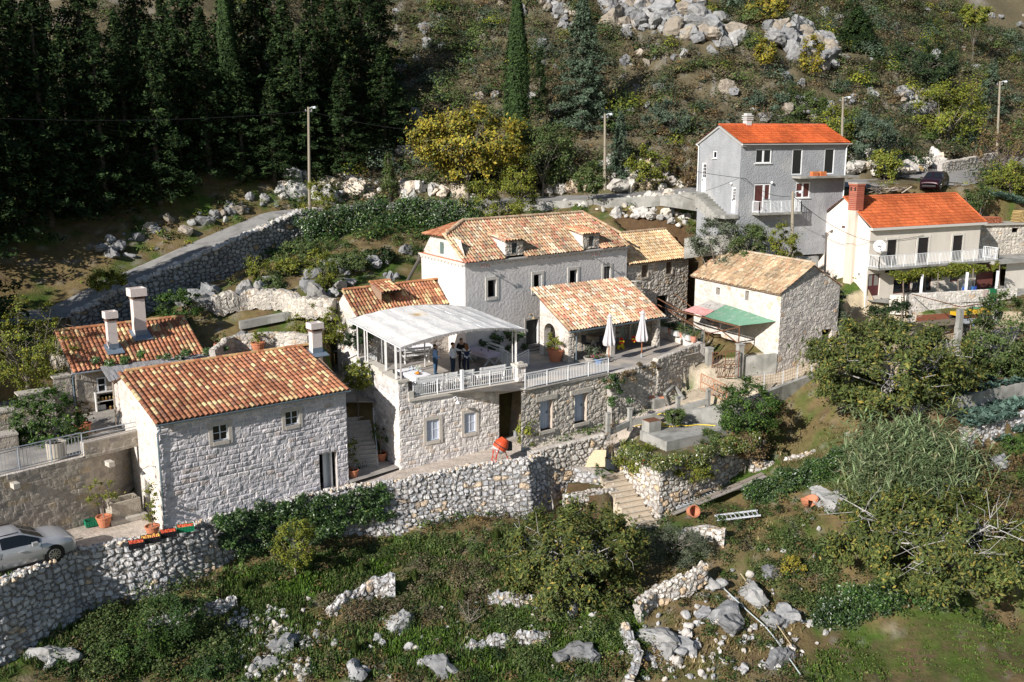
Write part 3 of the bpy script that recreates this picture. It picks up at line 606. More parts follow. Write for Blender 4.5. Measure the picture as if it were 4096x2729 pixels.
wall_line('terrace_wall','broken low dry-stone wall on the slope under the ivy, left of the fig tree',v4,1.1,'dry',1,.1,.08,.4,41.,'wall',wob=.3)
v5=zline([(1650,2729,-24.9),(1760,2620,-24.4),(2000,2560,-24.),(2200,2545,-23.9)])
wall_line('terrace_wall','broken low dry-stone wall at the bottom edge of the picture',v5,1.1,'dry',1,.1,.08,.4,43.,'wall',wob=.35)
v6=zline([(3040,2180,-22.2),(2850,2160,-22.1),(2740,2170,-22.3),(2730,2160,-22.2)])
v6=zline([(2730,2140,-21.8),(2800,2110,-21.6),(2900,2120,-21.5)])
wall_line('terrace_wall','short rubble wall below the lying ladders and the empty clay pot',v6,1.2,'dryw',1,.1,.08,.4,45.,'wall',wob=.2)
v7=zline([(2560,2420,-23.),(2620,2360,-22.8),(2760,2300,-22.4),(2830,2260,-22.2)])
wall_line('terrace_wall','low stone edging of the bare path running below the grey olive bush',v7,1.0,'dryw',1,.1,.08,.4,47.,'wall',wob=.2)
# stone beside the upper road at right
v8=[atY(3770,652,95.5),atY(3790,649,96),atY(3938,622,103),atY(3990,612,106)]
wall_line('road_wall','neat rubble wall on the hill side of the road beyond the parked maroon car',v8,1.6,'rough',1,.05,.1,.5,49.,'wall')
# white-mortared garden ledges behind the cottage
g1=zline([(860,1395,-12.9),(940,1345,-12.7),(1100,1330,-12.6),(1230,1345,-12.7)])
wall_line('garden_wall','white-mortared low garden wall behind the two potted flowers',g1,1.2,'rough',1,.05,.09,.4,51.,'wall',wob=.12,coping='rough')
g2=zline([(860,1190,-10.9),(990,1165,-10.7),(1130,1160,-10.6),(1200,1200,-11.0),(1330,1200,-10.9)])
wall_line('garden_wall','upper white-mortared rock terrace among boulders above the flower pots',g2,1.3,'rough',1,.15,.09,.8,53.,'wall',wob=.3,coping='rough')
conc_wall('path_wall','thin pale walled path edge crossing between the two rock terraces',zline([(960,1290,-12.4),(1100,1262,-12.1),(1360,1212,-11.5)]),.5,.6)
# ================= COTTAGE =================
HOLEC=(.44,.4,.37)
def backbox(mb,pl,L,D,z0,z1,c,az_side=None):
 """plain back and far side walls"""
def downpipe(name,pts,r,root,m=None):
 b=MB();b.tube(pts,r,7);return b.build(name,m or COP,root)
def gutter(root,A,B,r=.075,m=None,name='gutter'):
 A=Vector(A);B=Vector(B);d=(B-A).normalized();x=d.cross(Vector((0,0,1)));b=MB();P=[];Q=[]
 for k in range(7):
  t=math.pi+math.pi*k/6;o=x*math.cos(t)*r+Vector((0,0,math.sin(t)*r));P.append(b.v(A+o));Q.append(b.v(B+o))
 for k in range(6):b.f((P[k],P[k+1],Q[k+1],Q[k]))
 P2=[];Q2=[]
 for k in range(7):
  t=math.pi+math.pi*k/6;o=x*math.cos(t)*(r-.012)+Vector((0,0,math.sin(t)*(r-.012)));P2.append(b.v(A+o));Q2.append(b.v(B+o))
 for k in range(6):b.f((P2[k+1],P2[k],Q2[k],Q2[k+1]))
 b.f(P);b.f(Q)
 return b.build(name,m or COP,root)
def chimney(root,base,w,d,h,az,capw=.16,caph=.42,c=(.66,.58,.54),flash=True,gap=.16,name='chimney',m=None,slope=None):
 R=rad(az);b=MB();b.c=c;base=Vector(base)
 b.box(base+Vector((0,0,h/2-.6)),(w,d,h+1.2),R)
 M2=Matrix.Rotation(R,3,'Z')
 b.c=(.16,.09,.06)
 for x in(-1,1):
  for y in(-1,1):b.box(base+M2@Vector((x*(w/2-.05),y*(d/2-.05),h+gap/2)),(.1,.1,gap),R)
 b.c=(.2,.13,.1);b.box(base+Vector((0,0,h+.02)),(w+.09,d+.09,.06),R)
 b.c=c;W=w+2*capw;D=d+2*capw;z=h+gap
 for (x,y,ex,ey) in((0,-D/2+.05,W,.1),(0,D/2-.05,W,.1),(-W/2+.05,0,.1,D-.2),(W/2-.05,0,.1,D-.2)):b.box(base+M2@Vector((x,y,z+caph/2)),(ex,ey,caph),R)
 b.c=tuple(k*.9 for k in c);b.box(base+Vector((0,0,z+caph-.12)),(W-.2,D-.2,.08),R);b.box(base+Vector((0,0,z+.03)),(W-.2,D-.2,.06),R)
 o=b.build(name,m or mat('chimney_plaster',attr=True,var=.08,vs=4,bump=.2,bs=15,rough=.9),root)
 if flash:
  f=MB();M=M2
  # lead flashing skirt following the roof
  sl=slope or .32
  for (x0,x1,y0,y1) in((-w/2-.22,w/2+.22,-d/2-.45,-d/2),(-w/2-.22,-w/2,-d/2,d/2+.1),(w/2,w/2+.22,-d/2,d/2+.1)):
   q=lambda x,y:base+M@Vector((x,y,y*sl+.13));p=[q(x0,y0),q(x1,y0),q(x1,y1),q(x0,y1)];slab(f,p,.03)
  for (x0,x1,y) in((-w/2-.02,w/2+.02,-d/2-.012),):
   f.poly([base+M@Vector((x0,y,y*sl+.1)),base+M@Vector((x1,y,y*sl+.1)),base+M@Vector((x1,y,y*sl+.45)),base+M@Vector((x0,y,y*sl+.45))])
  f.build('flashing',mat('lead',(.2,.25,.31),rough=.5,metal=.3,var=.2),o)
 return o
A=atY(660,2128,46);h1=Pl(A,38.2);h1g=Pl(A,123.7)
root=thing('stone_cottage','nearest stone cottage with orange barrel-tile roof and single chimney, two small white windows','house',A)
H1L=10.45;H1W=9.4;ez=-13.98
doorh=h1.hole(1275,1820,1352,1947);doorh=(doorh[0],doorh[1],-19.72,doorh[3])
w1=h1.hole(848,1705,915,1757);w2=h1.hole(1139,1649,1196,1695)
mb=MB();panel(mb,h1,0,H1L,-20.3,ez,[doorh,w1,w2],'cottage',.065,1.,reveal=.3,rc=(.5,.46,.43))
apu,apz=h1g.hit(511,1490)
g1=h1g.hole(531,1716,549,1766);g2=h1g.hole(578,1912,604,2010);g2=(g2[0],g2[1],-19.8,g2[3])
panel(mb,h1g,0,H1W,-20.5,ez,[g1,g2],'gable',.075,2.,reveal=.3,apex=(apu,apz-.02),rc=(.6,.56,.52))
far=Pl(h1.pt(H1L,0),123.7);far.n=-h1g.n;panel(mb,far,0,H1W,-20.3,ez,[],'cottage',.12,3.,apex=(apu,apz-.02))
bk=Pl(h1g.pt(H1W,0),38.2);bk.n=-h1.n;panel(mb,bk,0,H1L,-20.3,ez,[],'cottage',.2,4.)
mb.build('wall',STONE,root)
for g_ in(g1,g2):
 b=MB();b.c=(.3,.27,.24);pbox(b,h1g,*g_,-.3,-.25);b.build('blocked_opening',STONE,root)
for h in(w1,w2):
 surround(root,h1,h,.2,.055,(.5,.46,.41));window(root,h1,h,2,2,(.72,.75,.8),back=.12)
surround(root,h1g,g1,.13,.03,(.6,.56,.52))
# door: recessed, leaf half open inside
darkhole(root,h1,doorh)
b=MB();b.c=(.62,.64,.66);dp=Pl(h1.pt(doorh[0]+.42,0,-.45),55);pbox(b,dp,0,.62,doorh[2],doorh[3]-.02,0,.05)
b.c=(.75,.77,.78);pbox(b,h1,doorh[0]+.86,doorh[0]+.95,doorh[2],doorh[3],-.4,-.3);o=b.build('door',PLAIN,root)
mb=MB();E0=h1.pt(-.12,ez+.03,.22);E1=h1.pt(H1L+.18,ez+.03,.22)
rl=h1g.pt(apu,apz+.06)-h1.d*.12;rr=rl+h1.d*(H1L+.3)
tiles(mb,E0,E1,rl,.275,.42,NEWT,NEWW,jit=.004,seed=3)
mb.c=(.3,.2,.14);mb.poly([E0+Vector((0,0,-.05)),E1+Vector((0,0,-.05)),rr+Vector((0,0,-.08)),rl+Vector((0,0,-.08))])
B0=h1g.pt(H1W+.15,ez-.02)-h1.d*.12;B1=B0+h1.d*(H1L+.3);tiles(mb,B1,B0,rr,.275,.42,NEWT,NEWW,seed=4);mb.c=(.3,.2,.14);mb.poly([B0+Vector((0,0,-.06)),B1+Vector((0,0,-.06)),rr+Vector((0,0,-.1)),rl+Vector((0,0,-.1))])
ridge(mb,rl,rr,[(.55,.3,.14),(.46,.2,.1),(.6,.38,.18)],.12,.42)
mb.build('roof',TILE,root)
gutter(root,h1.pt(-.12,ez-.02,.3),h1.pt(H1L+.15,ez-.02,.3))
downpipe('downpipe',[h1.pt(.06,ez-.08,.3),h1.pt(.06,ez-.3,.28),h1.pt(-.02,ez-.5,.1),h1.pt(-.02,-19.7,.09)],.05,root)
cb=Pl(rl,38.2);cu,cz=cb.hit(1238,1440);chimney(root,cb.pt(cu,apz-.28,.9),.62,.5,1.35,38.2,.1,.36,slope=.26)
# gable wall lamp
def lamp_arm(name,base,out,label,c=(.1,.1,.1),r=.14,parent=None,drop=.25):
 b=MB();b.c=c;base=Vector(base);out=Vector(out);b.tube([base,base+out*.5+Vector((0,0,.12)),base+out,base+out+Vector((0,0,-drop*.5))],.014,5);b.lathe(base+out+Vector((0,0,-drop)),[(r,0),(r*.75,.06),(r*.3,.13),(.03,.17)],12)
 b.lathe(base-Vector((0,0,.05)),[(.04,0),(.04,.1)],8)
 if parent is not None:return b.build(name,PLAIN,parent)
 return tagp(b.build(name,PLAIN),label,'lamp')
lamp_arm('wall_lamp',h1g.px(624,1868),h1g.n*.65,'black swan-neck lamp on the white gable of the nearest cottage')
lamp_arm('wall_lamp',h1.px(1310,1730),h1.n*.3,'small pale lamp above the open door of the nearest cottage',(.5,.48,.45),.09)
# ================= TERRACE BUILDING =================
A=atY(1602,1870,54.5);tb=Pl(A,32.93);tg=Pl(A,120.6);FZ=-15.2
root=thing('terrace_building','stone building with railed dining terrace on its flat roof and two white shuttered windows below','building',A)
ws=[tb.hole(1705,1683,1758,1757),tb.hole(1856,1655,1904,1726)]
mb=MB();TL=6.86
panel(mb,tb,0,TL,-20.,FZ-.12,ws,'terrace',.065,5.,reveal=.16,rc=(.56,.51,.45))
panel(mb,tb,0,.62,FZ-.12,-14.1,(),'terrace',.065,5.)
panel(mb,tg,0,6.3,-20.,-14.15,(),'terrace',.075,6.)
bk=Pl(tb.pt(TL,0),122.93);bk.n=tb.d.copy();panel(mb,bk,0,4.,-20.,FZ-.12,(),'terrace',.1,7.)
ins=Pl(tg.pt(0,0,-.5),120.6);ins.n=-tg.n;panel(mb,ins,.3,6.3,FZ,-14.15,(),'terrace',.12,8.)
i2=Pl(tb.pt(.62,0,0),122.93);i2.n=tb.d.copy();panel(mb,i2,0,.5,FZ-.1,-14.1,(),'dressed',.1,8.)
mb.build('wall',STONE,root)
mb=MB();mb.c=(.55,.51,.45)
# coping: parapet and floor edge, lintel over the dark passage
pbox(mb,tg,-.05,2.1,-14.15,-14.02,-.52,.06);pbox(mb,tg,2.1,2.75,-14.15,-13.92,-.6,.12);pbox(mb,tg,2.75,6.3,-14.15,-13.8,-.52,.06)
pbox(mb,tb,-.06,.7,-14.1,-13.98,-.5,.07)
pbox(mb,tb,.62,9.15,FZ-.13,FZ+.03,-.45,.12)
pbox(mb,tb,TL,9.1,FZ-.62,FZ-.13,-.4,-.02)
pbox(mb,tb,.62,.95,FZ+.03,-14.75,-.4,.05)
mb.build('coping',mat('dressed_stone',attr=True),root)
# pier at the right end
mb=MB();pr=tb.hit(2066,1450)[0];panel(mb,tb,pr,pr+.62,FZ+.03,-14.25,(),'terrace',.065,9.,o=.13)
q=Pl(tb.pt(pr,0,.13),122.93);q.n=-tb.d;panel(mb,q,0,.6,FZ+.03,-14.25,(),'terrace',.065,9.)
mb.c=(.56,.52,.46);pbox(mb,tb,pr-.08,pr+.7,-14.25,-14.1,-.55,.22);pbox(mb,tb,pr+.1,pr+.5,-14.1,-13.98,-.35,.05)
mb.build('pier',STONE,root)
for h in ws:
 surround(root,tb,h,.2,.05,(.55,.5,.44));f=window(root,tb,h,2,2,(.66,.7,.78),back=.1,glass=mat('curtained_glass',(.5,.54,.62),rough=.35,var=.05),mw=.04)
# dark passage to the right of the store
A2=tb.pt(TL,0,-.0)
mb=MB();mb.c=(.2,.18,.16)
bp=Pl(tb.pt(TL,0,-2.6),32.93);panel(mb,bp,0,2.6,-19.6,FZ-.12,(),'rough',.1,10.)
mb.c=(.4,.38,.35);pbox(mb,tb,TL,9.05,FZ-.13,FZ-.06,-3.,-.4)
mb.build('passage_wall',STONE,root)
mb=MB();mb.c=(.45,.41,.37);pbox(mb,tb,TL+.05,8.4,-19.3,-18.85,-.5,.2);mb.build('step',STONE,root)
b=MB();b.c=(.35,.42,.5);b.lathe(tb.pt(tb.hit(2024,1556)[0],tb.hit(2024,1556)[1],.02),[(.06,-.1),(.08,0),(.05,.1)],8);b.build('passage_lamp',PLAIN,root)
lamp_arm('wall_lamp',tb.px(1816,1590),tb.n*.45,'white bell lamp on a swan neck above the shuttered windows',(.8,.82,.85),.15)
# railings
def railing(name,label,P,h=.95,gap=.13,post=None,m=WHITE,base=.1,r=.022,cat='railing',slats=True,rw=.05,up=None):
 P=[Vector(p) for p in P];b=MB()
 for a,c in zip(P,P[1:]):
  L=(c-a).length;n=max(1,round(L/gap));Z=Vector((0,0,1))
  b.bar(a+Z*h,c+Z*h,rw,.045);b.bar(a+Z*base,c+Z*base,.035,.035);b.bar(a+Z*(h-.14),c+Z*(h-.14),.03,.03)
  if slats:
   for k in range(1,n):p=a.lerp(c,k/n);b.bar(p+Z*base,p+Z*(h-.14),r,r)
  np_=max(1,round(L/1.6))
  for k in range(np_+1):p=a.lerp(c,k/np_);b.bar(p,p+Z*h,.05,.05)
 return tagp(b.build(name,m),label,cat)
ra=tb.pt(1.05,FZ+.03,-.1);rb=tb.pt(tb.hit(1853,1500)[0]-.1,FZ+.03,-.1)
rm=tb.hit(1852,1500)[0]
railing('railing','white bar railing along the dining terrace, left of its thick middle post',[tb.pt(1.0,FZ+.03,-.12),tb.pt(rm-.08,FZ+.03,-.12)])
railing('railing','white bar railing along the dining terrace, right of its thick middle post',[tb.pt(rm+.1,FZ+.03,-.12),tb.pt(pr-.02,FZ+.03,-.12)])
b=MB();pbox(b,tb,rm-.09,rm+.09,FZ+.03,-13.95,-.22,-.03);tagp(b.build('railing_post',WHITE),'thick square white post in the middle of the dining terrace railing','post')
# ---- lower store right of passage (front of umbrella terrace)
B=atZ(2092,1720,-19.0);
s1=atZ(2100,1560,FZ);s2=atZ(2432,1492,FZ);sd=math.degrees(math.atan2((s2-s1).y,(s2-s1).x));st=Pl(s1,sd)
SL=(s2-s1).length
root=thing('store_wall','old stone front of the umbrella terrace with two pale blue doors at its foot','wall',s1)
ds=[st.hole(2160,1606,2193,1718),st.hole(2298,1580,2331,1688)]
ds=[(a,b+.32,zz,t) for a,b,zz,t in ds]
mb=MB();panel(mb,st,-.3,SL+.5,-19.7,FZ-.1,ds,'rough',.075,11.,reveal=.45,rc=(.5,.42,.35));
mb.c=(.5,.46,.4)
mb.build('wall',STONE,root)
for i,h in enumerate(ds):
 door(root,st,h,(.42,.5,.62),back=.4,planks=4);b=MB();b.c=(.5,.46,.4);pbox(b,st,h[0]-.35,h[1]+.35,h[3],h[3]+.3,-.1,.07);pbox(b,st,h[0]-.1,h[1]+.15,h[2]-.2,h[2],-.3,.12);b.build('lintel',STONE,root)
b=MB();b.c=(.4,.37,.33);pbox(b,st,-.1,SL+.1,FZ-.12,FZ+.04,-.35,.08);b.build('coping',STONE,root)
railing('railing','white bar railing in front of the umbrella terrace, above the two blue doors',[s1+Vector((0,0,.05)),s2+Vector((0,0,.05))],.95)
rr0=atZ(2432,1500,FZ);rr1=atZ(2625,1455,FZ);rr2=atZ(2797,1405,FZ)
wall_line('terrace_front_wall','grey rubble wall with parapet holding the umbrella terrace, overgrown on its left',[rr0+Vector((.25,.2,-.02)),rr1+Vector((0,0,.1)),rr1+Vector((.1,0,.3)),rr2+Vector((0,0,.55))],[4.1,3.9,4.,3.6],'rough',1,.02,.075,.4,61.,'retaining wall',wob=.03,coping='dressed')
wall_line('planter_wall','thick low stone wall carrying the row of flower pots beside the cattle yard',[rr2+Vector((.0,.0,.55)),atZ(2640,1318,-14.65)],[1.4,1.4],'barnw',-1,.0,.09,.45,63.,'wall',wob=.0,coping='dressed',two=True)
# ================= MAIN HOUSE =================
A=atY(1860,1055,65);m1=Pl(A,39.9);mg=Pl(A,120.6);CZ=-8.72;ML=15.7;MW=6.8
root=thing('main_house','large rendered main house with four windows, hipped old tile roof and two dormers','house',(A.x,A.y,-15.2))
mw=[m1.hole(1950,1121,1985,1186),m1.hole(2134,1099,2166,1163),m1.hole(2278,1081,2308,1144),m1.hole(2415,1067,2440,1129)]
dh=m1.hole(2104,1283,2153,1379);dh=(dh[0],dh[1],FZ+.2,dh[3])
mb=MB();panel(mb,m1,0,ML,-16.5,CZ,mw+[dh],None,1.,reveal=.28,rc=(.62,.58,.52));mb.build('front_wall',REND,root)
mb=MB();mb.c=(.7,.64,.58);panel(mb,mg,0,MW,-16.5,CZ,(),None,1.)
fr=Pl(m1.pt(ML,0),120.6);fr.n=-mg.n;panel(mb,fr,0,MW,-13,CZ);bk=Pl(mg.pt(MW,0),39.9);panel(mb,bk,0,ML,-13,CZ)
mb.build('side_wall',mat('white_render',(.78,.71,.66),rough=.9,var=.04,vs=1),root)
for i,h in enumerate(mw):
 surround(root,m1,h,.2,.04,(.6,.57,.52));
 if i<3:darkhole(root,m1,h)
 else:window(root,m1,h,2,4,(.06,.07,.08),back=.2)
surround(root,m1,dh,.16,.03,(.46,.43,.39),sill=False)
door(root,m1,dh,(.045,.055,.055),back=.22,planks=1)
b=MB();b.c=(.3,.28,.26);pbox(b,m1,dh[0]-.2,dh[1]+.25,FZ,FZ+.22,-.05,.5);pbox(b,m1,dh[0]-.5,dh[1]+.5,FZ-.02,FZ+.1,.5,1.);b.build('door_step',STONE,root)
# cornice with little brackets
mb=MB();mb.c=(.48,.46,.43);pbox(mb,m1,-.16,ML+.1,CZ,CZ+.1,-.3,.16);pbox(mb,m1,-.16,ML+.1,CZ+.1,CZ+.17,-.3,.2)
mb.c=(.72,.66,.6);pbox(mb,mg,0.,MW+.1,CZ,CZ+.1,-.3,.14);pbox(mb,mg,-0.,MW+.1,CZ+.1,CZ+.17,-.3,.2)
mb.c=(.5,.2,.12);pbox(mb,mg,.1,MW,CZ+.17,CZ+.2,-.25,.18)
for k in range(30):mb.c=(.5,.47,.43);u=.3+k*.52;pbox(mb,m1,u,u+.16,CZ-.12,CZ,-.05,.12)
for k in range(13):mb.c=(.7,.65,.58);u=.3+k*.52;pbox(mb,mg,u,u+.18,CZ-.12,CZ,-.05,.12)
mb.build('cornice',PLAIN,root)
# roof: ridge parallel to the front through the side midpoint
md=mg.pt(MW/2,CZ);rp=Pl(md,39.9)
rl=rp.pt(*rp.hit(1852,882));rr=rp.pt(*rp.hit(2330,853));rz=(rl.z+rr.z)/2;rl.z=rr.z=rz
e0=m1.pt(-.15,CZ+.2,.2);e1=m1.pt(ML+.15,CZ+.2,.2)
uL=(rl-m1.A).dot(m1.d);uR=(rr-m1.A).dot(m1.d)
mb=MB();
# slope vector perpendicular to eave
hz=Vector((m1.n.x,m1.n.y,0));dist=(rl-e0).dot(-hz);R0=e0-hz*dist;R0.z=rz
Hs=math.hypot(dist,rz-e0.z)
hipL=mg.px(1808,955).copy() # where gablet meets eave side
hL=(mg.hit(1808,955));ulow=0.;tlow=(hL[1]-CZ)/(rz-CZ)
def clipf(u,t):
 f=t/Hs;uu=u-.15
 # left verge: plumb up to tlow along the gablet rake, then hip
 offs=-(MW/2)*f*math.sin(rad(9.3))  # side wall is skewed
 lim=offs if f<tlow else offs+(uL-offs)*(f-tlow)/(1-tlow)
 limR=ML+offs if f<.35 else ML+offs+(uR-ML-offs)*(f-.35)/(.65)
 for (a,b,ft) in DORM:
  if a-.0<uu<b+.0 and f<ft:return False
 return lim-.2<uu<limR+.15
# dormers
d1=Pl(m1.pt(0,0,-.12),39.9)
D1=d1.hole(2020,965,2092,1018);D2=d1.hole(2331,938,2396,990)
DORM=[(D1[0],D1[1],.36),(D2[0],D2[1],.36)]
tiles(mb,e0,e1,R0,.26,.40,OLD,OLDW,clip=clipf,jit=.022,seed=8,rise=.08)
# side hip (left, small) and gablet
hipA=Vector(rl);hipB=mg.pt(.45+0,hL[1],.1);hipB=m1.pt(0,CZ+.2+(rz-CZ)*tlow,0)-hz*dist*tlow
hb2=mg.pt(MW-.6,hL[1],.1)
nl=(hb2-hipB);tiles(mb,hipB+mg.n*.12-Vector((0,0,.05)),hb2+mg.n*.12-Vector((0,0,.05)),rl,.26,.38,[(.42,.17,.09),(.5,.24,.13),(.36,.15,.08)],[2,1,1],clip=lambda u,t:abs(u-nl.length*.5)<nl.length*.5*(1-t/((rl-(hipB+hb2)/2).length))+.15,jit=.02,seed=9)
# boards under slopes
mb.c=(.3,.2,.14);dn=Vector((0,0,-.09))
mb.poly([e0+dn,m1.pt(D1[0]+.01,CZ+.2,.2)+dn,m1.pt(D1[0]+.01,CZ+.2,.2)+dn+(R0-e0),rl+dn,hipB+dn])
mb.poly([e0+(R0-e0)*0+dn+m1.d*(D1[0]+.15)+(R0-e0)*.3,e1+dn+(R0-e0)*.3,e1+(R0-e0)*.4+dn,rr+dn,rl+dn])
mb.poly([m1.pt(D1[1],CZ+.2,.2)+dn,m1.pt(D2[0],CZ+.2,.2)+dn,m1.pt(D2[0],CZ+.2,.2)+dn+(R0-e0),m1.pt(D1[1],CZ+.2,.2)+dn+(R0-e0)])
mb.poly([m1.pt(D2[1],CZ+.2,.2)+dn,e1+dn,e1+(R0-e0)*.4+dn,m1.pt(D2[1],CZ+.2,.2)+dn+(R0-e0)*.95])
bl=mg.pt(MW,CZ+.2)+m1.d*(-.1);br=bl+m1.d*ML;mb.poly([bl+dn,br+dn,rr+dn,rl+dn]);mb.poly([e1+dn,br+dn,rr+dn]);mb.poly([hipB+dn,hb2+dn,rl+dn])
RC=[(.5,.36,.24),(.44,.28,.17),(.56,.42,.28)]
ridge(mb,rl,rr,RC,.13,.42,lift=.06);ridge(mb,hipB,rl,RC,.14,.4,seed=7,lift=.07);ridge(mb,e1+Vector((0,0,.1))+(R0-e0)*.3,rr,RC,.13,.42,seed=8,lift=.05)
mb.build('roof',TILE,root)
# gablet stone wall on the left side
mb=MB();gz_=Pl(mg.A,120.6);tz=hL[1]
u1a=MW/2*(tlow)
def gtop(u):return CZ+.15+min(tz-CZ-.15,max(0.,min(u/.9,(MW-u)/1.6))*(tz-CZ))
gp=Pl(mg.pt(0,0,-.12),120.6);gh=gp.hole(1768,968,1776,1017)
panel(mb,gp,0,MW,CZ+.15,tz,(),'barnw',.07,70.,top=gtop)
mb.build('gable_wall',STONE,root)
b=MB();b.c=(.12,.17,.16);pbox(b,gp,gh[0],gh[1]+.25,gh[2],gh[3],-.05,.04);b.build('gable_window',PLAIN,root)
for k,D in enumerate((D1,D2)):
 a,e,z0,z1=D
 dr=MB();wp=(a+.62*(e-a)*.62,a+(e-a)*.7,z0+.12,z1-.22);wp=(a+(e-a)*.36,a+(e-a)*.66,z0+.14,z1-.16)
 panel(dr,d1,a,e,z0,z1,[wp],'rough',.08,80.+k,reveal=.15,rc=(.4,.38,.34))
 # cheeks
 dep=(z1-z0)/((rz-CZ)/dist)
 tp=1.9*dep+.9
 dr.c=(.7,.62,.56)
 for u in(a,e):dr.poly([d1.pt(u,z0,0),d1.pt(u,z1,0),d1.pt(u,z1+.42,-3.1*1.0),d1.pt(u,z0+.0,-3.1)])
 o=dr.build('dormer',STONE,root)
 darkhole(o,d1,wp)
 window(o,d1,wp,2,2,(.1,.12,.13),back=.08,mw=.03)
 t=MB();q0=d1.pt(a-.12,z1+.02,.12);q1=d1.pt(e+.14,z1+.02,.12);up=d1.pt(a-.12,z1+.02+.62,-3.4)
 tiles(t,q0,q1,up,.26,.38,(OLD if k==0 else [(.56,.26,.15),(.52,.2,.11),(.6,.36,.2),(.62,.44,.28)]),(OLDW if k==0 else [3,3,2,1]),jit=.02,seed=90+k)
 t.c=(.3,.2,.14);t.poly([q0+dn,q1+dn,q1+dn+(up-q0),up+dn]);t.build('dormer_roof',TILE,o)
# insulator brackets on the front
for k,(x,y) in enumerate(((1925,1067),(2367,1022))):
 p=m1.px(x,y);b=MB();b.c=(.35,.36,.38);b.bar(p,p+m1.n*.6,.05);b.bar(p+m1.n*.3-m1.d*.22,p+m1.n*.3+m1.d*.22,.04);b.bar(p+m1.n*.58-m1.d*.22,p+m1.n*.58+m1.d*.22,.04)
 b.c=(.12,.05,.04)
 for s in(-.2,.2):
  for q in(.3,.58):b.lathe(p+m1.n*q+m1.d*s+Vector((0,0,.02)),[(.03,0),(.05,.05),(.04,.13),(.02,.16)],7)
 b.build('insulator_bracket',PLAIN,root)
lamp_arm('wall_lamp',m1.px(2120,1258),m1.n*.4,'old metal lamp sticking out above the dark green house door',(.35,.27,.15),.13)
# downpipe at the rear left corner and pipe stay
downpipe('drain_pipe',[mg.pt(MW+.1,CZ+.1,.1),mg.pt(MW+.1,CZ-.3,.12),mg.pt(MW+2.4,CZ-2.6,.3)],.12,root,m=mat('dark_pipe',(.12,.11,.1),rough=.7))
# ================= SIDE ANNEX (left of main, below its white gable) =================
an=Pl(mg.pt(-.0,0,0),39.9) # facade plane flush with the front
eu,ezz=None,None
E1p=mg.px(1797,1214)  # right end of eave on the white side wall
ap=Pl(E1p,39.9);eL=ap.px(1432,1268)
rgp=mg.px(1750,1118);rq=Pl(rgp,39.9);rL=rq.px(1380,1152)
eL.z=E1p.z;rL.z=rgp.z
root=thing('side_annex','low stone annex with new barrel-tile roof and hooded tile vent, left of the white gable','annex',(eL.x,eL.y,-15.2))
mb=MB();tiles(mb,eL-ap.d*.15,E1p,rL-ap.d*.15,.25,.40,NEWT,[3,3,2,3,2,1],jit=.004,seed=12)
bw0=rL+(rL-eL)*1.0;bw0.z=eL.z;bw1=rgp+(rgp-E1p);bw1.z=E1p.z
mb.c=(.3,.2,.14);mb.poly([eL+dn,E1p+dn,rgp+dn,rL+dn]);mb.poly([bw0+dn,bw1+dn,rgp+dn,rL+dn]);tiles(mb,bw1,bw0,rgp,.25,.4,NEWT,NEWW,seed=13)
ridge(mb,rL-ap.d*.15,rgp,[(.6,.34,.17),(.5,.22,.11)],.12,.42)
mb.build('roof',TILE,root)
gpl=Pl(eL,math.degrees(math.atan2((bw0-eL).y,(bw0-eL).x)));GW=(Vector((bw0.x-eL.x,bw0.y-eL.y,0))).length
gpl.n=Vector((gpl.d.y,-gpl.d.x,0));gpl.n=gpl.n if gpl.n.x<0 else -gpl.n
mb=MB();panel(mb,gpl,0.2,GW-.2,-16.4,eL.z,(),'barnw',.075,14.,apex=(GW/2,rL.z-.05))
fp=Pl(eL-ap.n*.2,39.9);panel(mb,fp,0,(E1p-eL).length,-16.,eL.z,(),'barn',.1,15.);mb.build('wall',STONE,root)
v0=rq.px(1500,1170,0);hd=Pl(rq.pt(0,0,1.4),39.9);t=MB();a=rq.pt(rq.hit(1478,1125)[0],rL.z-.15,1.55);bq=rq.pt(rq.hit(1478,1125)[0]+1.6,rL.z-.15,1.55);tiles(t,a,bq,rq.pt(rq.hit(1478,1125)[0],rL.z+.32,0),.25,.38,NEWT,[3,3,2,3,2,1],seed=15)
t.c=(.12,.08,.06);t.poly([a+dn,bq+dn,bq+dn-rq.n*1.5+Vector((0,0,.4)),a+dn-rq.n*1.5+Vector((0,0,.4))]);ridge(t,rq.pt(rq.hit(1478,1125)[0],rL.z+.3,0),rq.pt(rq.hit(1478,1125)[0]+1.6,rL.z+.3,0),[(.55,.25,.12)],.12,.4)
t.c=(.3,.2,.14)
for u in(rq.hit(1478,1125)[0]+.03,rq.hit(1478,1125)[0]+1.55):t.poly([rq.pt(u,rL.z-.1,1.4),rq.pt(u,rL.z+.28,0),rq.pt(u,rL.z-.3,0),rq.pt(u,rL.z-.75,1.4)])
t.build('roof_vent',TILE,root)
# ================= KITCHEN HOUSE =================
ek=-13.7;kE0=atZ(292,1490,ek);
kp_=Pl(kE0,38.2);kE1=kp_.px(905,1395);kE1.z=ek
KL=(kE1-kE0).length
kr=Pl(kE0-kp_.n*3.3,38.2);krL=kr.px(275,1322);krR=kr.px(757,1264);rkz=(krL.z+krR.z)/2
root=thing('kitchen_house','low stone kitchen house with two tall white chimneys on its barrel-tile roof','house',(kE0.x,kE0.y,-16.3))
mb=MB();R0=kE0-kp_.n*3.4;R0.z=rkz
uR0=(krR-kE0).dot(kp_.d);uL0=(krL-kE0).dot(kp_.d)
KE=kp_.hit(821,1406)[0]
kEe=kp_.pt(KE,ek)
slope_H=math.hypot(3.4,rkz-ek)
tiles(mb,kE0,kE0+kp_.d*(KE+.05),R0,.265,.40,NEWT,NEWW,jit=.005,seed=17)
Rr=R0+kp_.d*KE
